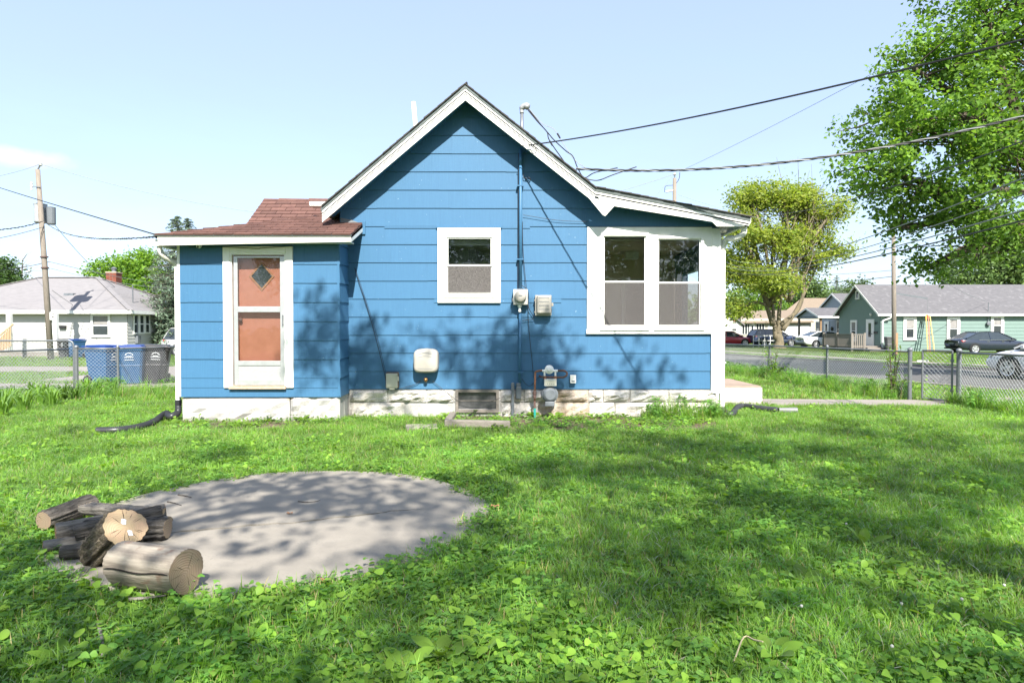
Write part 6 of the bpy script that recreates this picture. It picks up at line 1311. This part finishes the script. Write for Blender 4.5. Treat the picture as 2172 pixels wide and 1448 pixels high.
def spruce(label, px, pytop, Y, r, seed, lm=LM_SPR, group='tall conifers', n=55):
    rg = np.random.default_rng(seed); top = P(px, pytop, Y); T = thing('spruce_tree', label, 'tree', (top.x, Y, G(Y)), group); h = top.z-G(Y); MB().tube([(top.x, Y, G(Y)-.1), (top.x, Y, top.z-.2)], [.22, .02], 8).build('trunk', BARK, T); Q = []; bm_ = MB()
    for i in range(n):
        t = (i+.5)/n; z = top.z - h*.97*t**1.0; rr_ = min(r*(t**.75)+.1, 2.2 if r < 4.55 else 9)
        for j in range(int(5+6*t)):
            a = rg.uniform(0, 6.28); L_ = rr_*rg.uniform(.7, 1.1); d_ = np.array([math.cos(a), math.sin(a), -.12]); e_ = np.array([top.x, Y, z])+d_*L_
            bm_.tube([(top.x, Y, z+.1), tuple(e_)], [.025, .006], 3, False)
            k = int(16+22*t); u = rg.uniform(.12, 1, k)[:, None]; C = np.array([top.x, Y, z])+d_*L_*u+rg.normal(size=(k, 3))*np.array([.12, .12, .07])*(.4+t); Q.append(leaf_quads(C, .20+.1*t, rg, .35, .30))
    bm_.build('branches', BARK, T); quad_mesh('crown', np.concatenate(Q), lm, T); return T
spruce('tall blue-green spruce above the mudroom roof', 376, 459, 44, 4.5, 21); spruce('smaller spruce tip beside the tall one', 397, 463, 46, 4.0, 22)
spruce('far conifer between the pale blue and green houses', 1775, 584, 115, 4.6, 23, n=40)
tree('leafy_tree', 'pale green tree behind the green house roof', (P(2110, 700, 80).x, 80, G(80)), tuple(P(2110, 640, 80)), .45, [lb(2060, 570, 80, 3.4), lb(2130, 540, 80, 3.6), lb(2190, 560, 80, 3.8), lb(2040, 600, 80, 2.4, 2.6, 1.6), lb(2160, 600, 80, 3.4), lb(2110, 500, 81, 2.6)], 900, 20, .42, .6, LM_PALE, BARK, seed=15)
for i, (px, py, Y, r, lab) in enumerate([(1715, 612, 105, 3.2, 'distant round tree behind the tan roof'), (1815, 612, 120, 3.0, 'distant tree close beside the far conifer'), (1600, 640, 100, 4.5, 'distant green tree behind the cream bungalow'), (1530, 650, 100, 4.5, 'distant green tree behind the white garage')]):
    tree('leafy_tree', lab, (P(px, 700, Y).x, Y, G(Y)), tuple(P(px, 672, Y)), .35, [lb(px, py+12, Y, r, r, r*.8), lb(px-22, py+26, Y, r*.8), lb(px+24, py+24, Y, r*.8)], 260, 18, .5, .7, LM_PALE if i != 2 else LM_MID, BARK, group='distant trees', seed=30+i, twig_frac=.1)
# far belt of woodland round the horizon
rg = np.random.default_rng(17); n_ = 16000; a = rg.uniform(-1.25, 1.25, n_); rad = rg.uniform(150, 190, n_); hmax = 7.0+2.5*np.sin(a*9)+1.8*np.sin(a*23+1)+1.2*np.sin(a*57)
C = np.stack([np.sin(a)*rad, np.cos(a)*rad, rg.uniform(-.5, 1, n_)**1*hmax*np.sqrt(rg.uniform(.2, 1, n_))], 1)
quad_mesh('woodland', leaf_quads(C, 1.6, rg, .2, .8), LM_PALE, label='far belt of trees along the horizon', cat='woodland', kind='stuff')

# shade trees behind the viewer: their clumps stand where the dappled light says they do
sd = np.array(SUN_DIR)/SUN_DIR.z
def cover(x, y):
    s = lambda v, e0, e1: min(1, max(0, (v-e0)/(e1-e0)))
    right = s(x, -.6, .6)*s(-y, -10.4, -9.4); mid = s(-x, -.8, .4)*s(x, -3.6, -2.8)*s(-y, -6.9, -6.4)
    left = s(-x, 2.6, 3.4)*s(-y, -3.4, -2.6); band = s(-x, -.4, .6)*s(y, 6.3, 7)*s(-y, -9.8, -9.0)
    return max(.88*right*(1 if y > 3.2 else .85), 1.15*mid*(1 if y > 3.2 else .85), .42*left, .12*band)
rg = np.random.default_rng(44); cl = {0: [], 1: []}
tries = 0
while len(cl[0])+len(cl[1]) < 880 and tries < 60000:
    tries += 1; x, y = rg.uniform(-8, 11), rg.uniform(.5, 10.6)
    nz_ = .5+.5*math.sin(1.5*x+.7)*math.sin(2.0*y+.4*x)
    if rg.random() > cover(x, y)*(.16+1.0*nz_*nz_): continue
    h = rg.uniform(7.5, 13.5) if x > -1 else rg.uniform(5.5, 10); p = np.array([x, y, 0])+sd*h
    if p[1] > 1.0: continue
    cl[0 if x > -1.3 else 1].append(p)
for px, py, k in ((765, 765, 5), (780, 720, 2), (700, 740, 3), (690, 800, 3), (1080, 760, 5), (1130, 775, 7), (1175, 790, 4), (1060, 740, 3), (1130, 720, 3), (1340, 805, 2), (1410, 815, 1), (905, 725, 1), (960, 765, 2), (1020, 800, 4), (820, 800, 4), (780, 800, 4), (1100, 810, 4), (655, 800, 2)):
    g0 = np.array(P(px, py, WY))
    for _ in range(int(k*1.5)): cl[0].append(g0+rg.normal(size=3)*np.array([.05, 0, .09])+sd*rg.uniform(9.5, 11.5))
for k, (bx_, by_, lab) in enumerate([(5.2, -4.6, 'tall shade tree behind the viewer whose shadow covers the lawn'), (-3.4, -4.2, 'smaller shade tree behind the viewer whose shadow dapples the patio slab')]):
    T = thing('shade_tree', lab, 'tree', (bx_, by_, 0)); cs = np.array(cl[k]); fz = 5.0 if k == 0 else 3.6
    MB().tube([(bx_, by_, -.2), (bx_, by_, .3), (bx_+.1, by_, fz*.6), (bx_, by_+.1, fz), (bx_, by_, fz+4)], [.5, .36, .30, .25, .1], 12).build('trunk', BARK, T, smooth=True); lm_ = MB()
    for j in range(9):
        e_ = cs[rg.integers(len(cs))]; s = Vector((bx_, by_, fz+rg.uniform(-.5, 3))); e_ = Vector(e_); lm_.tube(smooth_path([s, s.lerp(e_, .5)+Vector((0, 0, .7)), e_], 5), [.13-.011*i for i in range(11)], 6)
    for c in cs[::5]:
        c = Vector(c); s = Vector((bx_, by_, min(c.z-.5, fz+3.5))).lerp(c, .72); lm_.tube([s, c], [.03, .008], 4, False)
    lm_.build('limb', BARK, T, smooth=True)
    C = np.concatenate([c+rg.normal(size=(24, 3))*np.array([.20, .20, .17]) for c in cs]); quad_mesh('crown', leaf_quads(C, .15, rg, .3), LM_MAPLE, T)

# more trees at the back of the yard, mirrored in the window glass
for i, (x, y, h, lab) in enumerate([(-11, -19, 11, 'round tree at the back fence behind the viewer, slab side'), (-2, -24, 14, 'tall tree at the middle of the back fence behind the viewer'), (8, -21, 12, 'broad tree at the back fence behind the viewer, gate side')]):
    tree('back_tree', lab, (x, y, 0), (x, y, h*.35), .3, [((x, y, h*.68), (3.6, 3.2, h*.28)), ((x-2.4, y, h*.52), (2.6, 2.4, h*.2)), ((x+2.4, y+.5, h*.55), (2.6, 2.4, h*.2))], 420, 20, .3, .5, LM_PALE, BARK, group='trees along the back fence', seed=60+i, twig_frac=.15)

# ---------------------------------------------------------------- lawn: clumps of blades and weeds scattered by geometry nodes
GRASS = leaf_mat('grass_blade', (.235, .385, .072), (.13, .255, .045), .48, .05, .01); GRASS_DRY = leaf_mat('dry_blade', (.33, .28, .12), (.22, .2, .07), .3)
WEED = leaf_mat('weed_leaf', (.175, .33, .068), (.095, .215, .045), .48, .07, .01); WEED_L = leaf_mat('light_weed_leaf', (.22, .365, .055), (.13, .255, .038), .45, .08, .015)
def blade_clump(rg, n, rad, h, w, dry=.08):
    vs, fs, mi = [], [], []
    for i in range(n):
        a = rg.uniform(0, 6.28); q = rad*math.sqrt(rg.random()); b = np.array([q*math.cos(a), q*math.sin(a), -.01]); hd = rg.uniform(0, 6.28); hh = h*rg.uniform(.45, 1.15); ln = hh*rg.uniform(.2, .95); d = np.array([math.cos(hd), math.sin(hd), 0]); s = np.array([-d[1], d[0], 0])*w*rg.uniform(.7, 1.3); o = len(vs)
        for t, ww in ((0, 1), (.45, .85), (.8, .5)): c = b+d*ln*t*t+np.array([0, 0, hh*(t-.25*t*t*ln/hh)]); vs += [c-s*ww/2, c+s*ww/2]
        vs.append(b+d*ln+np.array([0, 0, hh*(1-.3*ln/hh)])); fs += [(o, o+1, o+3, o+2), (o+2, o+3, o+5, o+4), (o+4, o+5, o+6)]; mi += [1 if rg.random() < dry else 0]*3
    return vs, fs, mi
def leaf_blade(c, d, up, L_, w, shape, cup=.1):
    """broad leaf as a small fan with a mid-rib; c base, d direction, up normal"""
    d = Vector(d).normalized(); up = Vector(up).normalized(); s = d.cross(up).normalized(); up = s.cross(d); pr = {'round': [(0, 0), (.05, .45), (.2, .85), (.45, 1), (.7, .85), (.9, .5), (1, .06)], 'long': [(0, .1), (.1, .2), (.3, .75), (.5, 1), (.72, .85), (.9, .45), (1, .03)], 'heart': [(.02, .05), (-.06, .42), (.05, .85), (.25, 1), (.5, .85), (.78, .45), (1, .02)]}[shape]
    vs = []; fs = []
    for t, ww in pr: mid = Vector(c)+d*L_*t-Vector((0, 0, 1))*L_*.22*t*t; vs += [mid-s*w/2*ww+up*cup*w*ww, mid, mid+s*w/2*ww+up*cup*w*ww]
    for i in range(len(pr)-1): fs += [(3*i, 3*i+1, 3*i+4, 3*i+3), (3*i+1, 3*i+2, 3*i+5, 3*i+4)]
    return vs, fs
def weed_clump(rg, n, rad, z, L_, shape, asp=.95, stem=True, sw=.0018):
    V, Fs, mi = [], [], []
    for i in range(n):
        a = rg.uniform(0, 6.28); q = rad*math.sqrt(rg.random()); hd = rg.uniform(0, 6.28); zz = z*rg.uniform(.35, 1.2); c = Vector((q*math.cos(a), q*math.sin(a), zz)); l_ = L_*rg.uniform(.6, 1.25)
        up = Vector((rg.normal()*.35, rg.normal()*.35, 1)); vs, fs = leaf_blade(c, (math.cos(hd), math.sin(hd), rg.uniform(-.25, .3)), up, l_, l_*asp, shape, .12); o = len(V); V += vs; Fs += [tuple(o+k for k in f) for f in fs]; mi += [0]*len(fs)
        if stem:
            o = len(V); b = c*.8; b.z = -.01; V += [b, b+Vector((sw*2, 0, 0)), c+Vector((sw, 0, 0)), c]; Fs.append((o, o+1, o+2, o+3)); mi.append(0)
    return V, Fs, mi
def rosette(rg, n, L_, w, shape='long', tilt=.5):
    V, Fs = [], []
    for i in range(n):
        a = i*2.4+rg.uniform(-.3, .3); d = Vector((math.cos(a), math.sin(a), rg.uniform(.15, tilt*1.6))); l_ = L_*rg.uniform(.65, 1.15); vs, fs = leaf_blade(d*.01, d, (0, 0, 1), l_, w*rg.uniform(.8, 1.15), shape, .16); o = len(V); V += vs; Fs += [tuple(o+k for k in f) for f in fs]
    return V, Fs, [0]*len(Fs)
def clover(rg, n, rad, z, s):
    V, Fs = [], []
    for i in range(n):
        a = rg.uniform(0, 6.28); q = rad*math.sqrt(rg.random()); c = Vector((q*math.cos(a), q*math.sin(a), z*rg.uniform(.4, 1.2))); h0 = rg.uniform(0, 6.28)
        for k in range(3):
            t = h0+k*2.09; vs, fs = leaf_blade(c, (math.cos(t), math.sin(t), .25), (rg.normal()*.15, rg.normal()*.15, 1), s, s*.9, 'round', .08); o = len(V); V += vs; Fs += [tuple(o+k2 for k2 in f) for f in fs]
    return V, Fs, [0]*len(Fs)
def proto_col(name, items):
    col = bpy.data.collections.new(name)
    for i, (vfm, mats) in enumerate(items):
        me = bpy.data.meshes.new(f'{name}_{i:02d}'); me.from_pydata([tuple(v) for v in vfm[0]], [], vfm[1])
        for mt in mats: me.materials.append(mt)
        me.polygons.foreach_set('material_index', vfm[2]); me.polygons.foreach_set('use_smooth', [True]*len(vfm[1])); o = bpy.data.objects.new(f'{name}_{i:02d}', me); col.objects.link(o)
    return col
def scatter(name, label, cat, pts, col, rg, smin, smax, tilt=.12):
    n = len(pts); me = bpy.data.meshes.new(name); me.vertices.add(n); me.vertices.foreach_set('co', np.asarray(pts, np.float32).reshape(-1))
    rot = np.stack([rg.normal(size=n)*tilt, rg.normal(size=n)*tilt, rg.uniform(0, 6.28, n)], 1).astype(np.float32)
    a = me.attributes.new('rot', 'FLOAT_VECTOR', 'POINT'); a.data.foreach_set('vector', rot.reshape(-1)); a = me.attributes.new('scl', 'FLOAT', 'POINT'); a.data.foreach_set('value', rg.uniform(smin, smax, n).astype(np.float32))
    a = me.attributes.new('idx', 'INT', 'POINT'); a.data.foreach_set('value', rg.integers(0, len(col.objects), n).astype(np.int32)); o = link(name, me, None, label=label, cat=cat, kind='stuff')
    ng = bpy.data.node_groups.new(name, 'GeometryNodeTree'); ng.interface.new_socket('Geometry', in_out='INPUT', socket_type='NodeSocketGeometry'); ng.interface.new_socket('Geometry', in_out='OUTPUT', socket_type='NodeSocketGeometry'); N = ng.nodes; l = ng.links.new
    gi, go = N.new('NodeGroupInput'), N.new('NodeGroupOutput'); ci = N.new('GeometryNodeCollectionInfo'); ci.inputs[0].default_value = col; ci.inputs['Separate Children'].default_value = True; ci.inputs['Reset Children'].default_value = True; ip = N.new('GeometryNodeInstanceOnPoints'); ip.inputs['Pick Instance'].default_value = True
    def att(nm, ty): q = N.new('GeometryNodeInputNamedAttribute'); q.data_type = ty; q.inputs['Name'].default_value = nm; return next(s for s in q.outputs if s.enabled and s.name == 'Attribute')
    l(gi.outputs[0], ip.inputs['Points']); l(ci.outputs[0], ip.inputs['Instance']); l(att('idx', 'INT'), ip.inputs['Instance Index']); l(att('rot', 'FLOAT_VECTOR'), ip.inputs['Rotation']); l(att('scl', 'FLOAT'), ip.inputs['Scale']); l(ip.outputs[0], go.inputs[0])
    md = o.modifiers.new('scatter', 'NODES'); md.node_group = ng; return o
rg = np.random.default_rng(70)
C_GR = proto_col('grass_clump', [(blade_clump(rg, 55, .13, h, .0042), [GRASS, GRASS_DRY]) for h in (.055, .07, .08, .065, .10, .075)])
C_FAR = proto_col('coarse_grass_clump', [(blade_clump(rg, 60, .30, h, .012), [GRASS, GRASS_DRY]) for h in (.08, .10, .12)])
C_WD = proto_col('weed_clump', [(weed_clump(rg, 24, .14, .045, .030, 'heart'), [WEED]), (weed_clump(rg, 20, .14, .05, .034, 'round'), [WEED_L]), (weed_clump(rg, 28, .15, .04, .024, 'round'), [WEED]), (clover(rg, 26, .13, .06, .017), [WEED]), (weed_clump(rg, 14, .14, .06, .037, 'heart', 1.0), [WEED_L]), (rosette(rg, 8, .12, .045), [WEED_L]), (rosette(rg, 9, .10, .03), [WEED])])
C_TALL = proto_col('tall_grass_clump', [(blade_clump(rg, 45, .12, h, .008, .1), [GRASS, GRASS_DRY]) for h in (.28, .36, .45)]+[(weed_clump(rg, 40, .14, .28, .06, 'heart', .6), [WEED])])
def noise2(x, y, s, k):
    return .5+.25*(math.sin(s*x*1.7+k)*math.cos(s*y*1.3+2*k)+math.sin(s*(x+y)*.9+3*k)*math.cos(s*(x-y)*1.1+k))
BED = [(-1.2, 10.15), (.4, 9.6), (1.6, 9.55), (2.9, 9.8), (3.2, 10.6), (3.1, 11.2), (-1.2, 11.2)]; BED2 = [(-5.1, 9.75), (-4.4, 9.55), (-3.4, 9.85), (-2.7, 10.3), (-2.7, 10.7), (-5.2, 10.7)]
PATHS = [[(4.5, 12.8), (8.6, 12.7), (8.95, 13.35), (8.4, 13.8), (4.5, 14.05)], [(9.0, 13.05), (12.6, 14.15), (12.5, 15.05), (8.8, 13.8)], [(-60, 16.65), (-9.9, 16.65), (-3.4, 20.9), (-3.4, 22.5), (-9.95, 18.7), (-60, 18.5)], [(-70, 24.5), (-14.5, 24.5), (-14.5, 28.7), (-70, 28.7)], [(-14.4, 19.5), (-11.2, 19.5), (-9.1, 44), (-14.4, 44)]]
def inpoly(x, y, p):
    c = False
    for i in range(len(p)):
        (x0, y0), (x1, y1) = p[i], p[i-1]
        if (y0 > y) != (y1 > y) and x < (x1-x0)*(y-y0)/(y1-y0)+x0: c = not c
    return c
def blocked(x, y, pad=0):
    if (x-SC.x)**2+(y-SC.y)**2 < (SR-.02+.035*math.sin(11*math.atan2(y-SC.y, x-SC.x))-pad)**2: return True
    if y > MY-.02 and MXL-.05 < x < MXR+.0: return True
    if y > WY-.03 and MXL < x < XE+.05 and y < 21: return True
    if XE < x < 5.0 and 12.8 < y < 14.8: return True
    w = (Vector((x, y))-R0).dot(RN)
    if -.2 < w < RW+.2 or RW+3.1 < w < RW+4.5: return True
    return any(inpoly(x, y, p) for p in PATHS)
gr, wd, edge = [], [], []
def try_add(x, y):
    if blocked(x, y): return
    bed = inpoly(x, y, BED) or inpoly(x, y, BED2); nw = noise2(x, y, 1.1, 1.0)*.6+noise2(x, y, 3.1, 2.2)*.4
    q = (x-SC.x)**2+(y-SC.y)**2; rim = q < (SR+.28)**2
    left = 1 if (y < 4.4 and x < .2) else 0
    pw = .15+.45*max(0, min(1, (nw-.44)/.16)); pw = max(pw, .6*rim, .5*left)
    if y > 8.3: pw *= .5
    if bed:
        if rg.random() < .42: wd.append((x, y, .01))
        return
    if rg.random() < pw: wd.append((x, y, G(y)))
    if rg.random() < 1-.35*pw: gr.append((x, y, G(y)))
for _ in range(7000): y = rg.uniform(1.5, 4.6); try_add(rg.uniform(-.95*y-1.2, .95*y+1.2), y)
for _ in range(19000): y = 4.6+8.9*rg.random(); try_add(rg.uniform(-.85*y-1.0, min(.85*y+1, 10)), y)
scatter('grass', 'short lawn grass around the patio slab and the house', 'grass', gr, C_GR, rg, .75, 1.35); scatter('ground_weeds', 'low broad-leaved weeds and clover creeping through the lawn', 'weeds', wd, C_WD, rg, .7, 1.3)
far = []
for _ in range(15000):
    y = rg.uniform(12.5, 46); x = rg.uniform(-.9*y, .9*y)
    if not blocked(x, y) and not (-3.4 < x < 3.6 and y < 21) and rg.random() < min(1, 22/y): far.append((x, y, G(y)))
scatter('far_grass', 'coarse grass of the verges and lawns beyond the fences', 'grass', far, C_FAR, rg, .6, 1.1)
tall = []
for _ in range(520): y = rg.uniform(14.0, 26); tall.append((FXR-.15+rg.normal()*.22, y, G(y)))
for _ in range(90): y = rg.uniform(9.5, 13.0); tall.append((8.75+rg.normal()*.16, y, 0))
for _ in range(130): x = rg.uniform(-9.8, -5.4); y = 15.2-.7*(x+9.8)*.2+rg.normal()*.5; tall.append((x, y, G(y)))
for _ in range(40): tall.append((rg.uniform(2.2, 3.5), 10.85+rg.normal()*.1, 0))
scatter('tall_weeds', 'tall unmown grass and weeds along the fence lines', 'weeds', tall, C_TALL, rg, .55, 1.15, .2)
# strap-leaved daylilies along the left fence
STRAP = leaf_mat('strap_leaf', (.16, .28, .05), (.085, .17, .03), .4, .04)
def daylily(seed):
    rg = np.random.default_rng(seed); V, Fs = [], []
    for i in range(34):
        a = rg.uniform(0, 6.28); d = Vector((math.cos(a), math.sin(a), 0)); b = d*rg.uniform(0, .1); L_ = rg.uniform(.35, .62); ln = rg.uniform(.25, .55); s = Vector((-d.y, d.x, 0))*.013; o = len(V)
        for t in (0, .25, .5, .75, 1): c = b+d*ln*L_*1.2*t**1.5+Vector((0, 0, L_*(1.25*t-.95*t**3*(ln+.3)))); w = (1-t**3)*1.0+.02; V += [c-s*w, c+s*w+Vector((0, 0, .004))]
        Fs += [(o+2*k, o+2*k+1, o+2*k+3, o+2*k+2) for k in range(4)]
    me = bpy.data.meshes.new('daylily'); me.from_pydata([tuple(v) for v in V], [], Fs); me.materials.append(STRAP); return me
ms_ = [daylily(i) for i in range(4)]; rr = random.Random(3); k = 0
for px, py in [(15, 868), (50, 872), (30, 850), (85, 858), (110, 862), (70, 845), (135, 850), (160, 846), (0, 885), (185, 838), (100, 842), (-30, 870), (210, 832), (235, 828)]:
    dy = py-695; Y = F*EYE/dy; p = P(px, py, Y); o = link('daylily_plant', ms_[k % 4], None, label='arching strap-leaved daylily clump in the row along the fence', cat='plant', group='daylilies along the fence'); o.location = (p.x, Y, G(Y)); o.rotation_euler.z = rr.uniform(0, 6); o.scale = [rr.uniform(.85, 1.15)]*3; k += 1
# distinct broad-leaved weeds in the lawn
DOCK = leaf_mat('dock_leaf', (.17, .28, .04), (.11, .21, .03), .4, .14)
def dock(px, py, n, L_, w, label, tilt=.5, seed=0, z=.0):
    Y = F*(EYE-.02)/(py-695); p = P(px, py, Y); T = thing('broadleaf_weed', label, 'weed', (p.x, Y, 0), 'broad-leaved weeds in the lawn'); rg = np.random.default_rng(seed)
    for i in range(n):
        a = i*2.4+rg.uniform(-.4, .4)+seed; d = Vector((math.cos(a), math.sin(a), rg.uniform(.3, 1.0)*tilt*2)).normalized(); l_ = L_*rg.uniform(.6, 1.1); vs, fs = leaf_blade(Vector((p.x, Y, .01))+d*.015, d, Vector((-d.x*.3, -d.y*.3-.3, 1)), l_, w*rg.uniform(.75, 1.1), 'long', .14)
        MB().add(vs, fs).build('leaf', DOCK, T, smooth=True)
dock(1832, 1160, 5, .22, .065, 'dock weed with two tall upright leaves in the open lawn', 1.3, 1); dock(1700, 1240, 7, .17, .07, 'spreading dock rosette beside the tall upright one', .5, 2); dock(1640, 1400, 8, .17, .075, 'big rounded plantain leaves beside a bent dry stalk', .6, 3)
dock(935, 1400, 9, .17, .07, 'leafy dandelion clump in the sunny patch before the slab', .6, 4); dock(1020, 1385, 7, .15, .065, 'broad weed next to the dandelion clump', .5, 5); dock(860, 1425, 7, .16, .07, 'low plantain rosette left of the dandelion clump', .5, 6)
dock(1560, 1290, 6, .15, .06, 'mid-lawn weed with floppy pale leaves', .5, 7); dock(1450, 1225, 6, .14, .06, 'small weed in the bright patch of lawn', .5, 8); dock(1220, 880, 10, .22, .09, 'leafy weed in the soil bed below the gas meter', .6, 9); dock(1010, 880, 9, .22, .09, 'leafy weed behind the timber edging', .6, 10); dock(1130, 884, 9, .2, .09, 'leafy weed beside the gas riser pipe', .6, 11)
for i, (px, py, lab) in enumerate([(1180, 886, 'leafy weed between gas meter and white outlet box'), (1265, 880, 'leafy weed against the bare tan stones'), (1310, 872, 'leafy weed at the end of the soil bed'), (1365, 870, 'leafy weed under the porch windows'), (955, 886, 'leafy weed at the corner of the timber edging'), (1075, 880, 'leafy weed in front of the thin grey riser'), (640, 893, 'leafy weed at the foot of the mudroom base'), (530, 905, 'leafy weed below the mudroom door')]):
    dock(px, py, 9, .19, .08, lab, .6, 20+i)
m = MB().tube(smooth_path([gp(1553, 1415, .02), gp(1560, 1400, .1), P(1578, 1350, 3.0), P(1600, 1356, 2.95), P(1618, 1360, 2.9)], 4), .0035, 5); m.build('dry_stalk', M('dry_stalk', (.5, .42, .25), .8), label='bent dry stalk sticking up from the lawn', cat='stalk')
# sapling and shrub at the fence
def shrub(label, px, py, Y, w, h, n, seed, leaf=.07):
    rg = np.random.default_rng(seed); p = P(px, py, Y); T = thing('fence_shrub', label, 'shrub', (p.x, Y, G(Y))); b = Vector((p.x, Y, G(Y))); m = MB(); Q = []
    for i in range(n):
        e_ = b+Vector((rg.normal()*w, rg.normal()*w, h*rg.uniform(.4, 1.05))); m.tube([b, b.lerp(e_, .5)+Vector((0, 0, .08)), e_], [.012, .008, .003], 4, False); u = rg.uniform(.2, 1, 26)[:, None]; Q.append(leaf_quads(np.array(b)*(1-u)+np.array(e_)*u+rg.normal(size=(26, 3))*.06, leaf, rg, .1))
    m.build('stems', BARK, T); quad_mesh('foliage', np.concatenate(Q), LM_MID, T)
shrub('upright sapling growing through the fence by the gate post', 1893, 858, 14.3, .08, 1.15, 9, 1); shrub('bushy green shrub growing at the fence near the porch', 1640, 800, 20.5, .28, .95, 16, 2); shrub('leafy shrub at the foot of the sapling', 1905, 850, 14.5, .2, .5, 12, 3)
# clover flowers
rr = random.Random(9); FLW = M('clover_flower', (.45, .44, .40), .8)
for px, py in ((1912, 1285), (1892, 1377), (1795, 1113), (2040, 1275), (2130, 1245), (1700, 1290)):
    q = gp(px, py, .10); m = MB().lathe([(.003, -.006), (.007, -.002), (.008, .004), (.004, .009)], q, (0, 0, 1), 8); m.build('clover_flower', FLW, label='small white clover flower head in the lawn', cat='flower', group='clover flowers in the lawn')
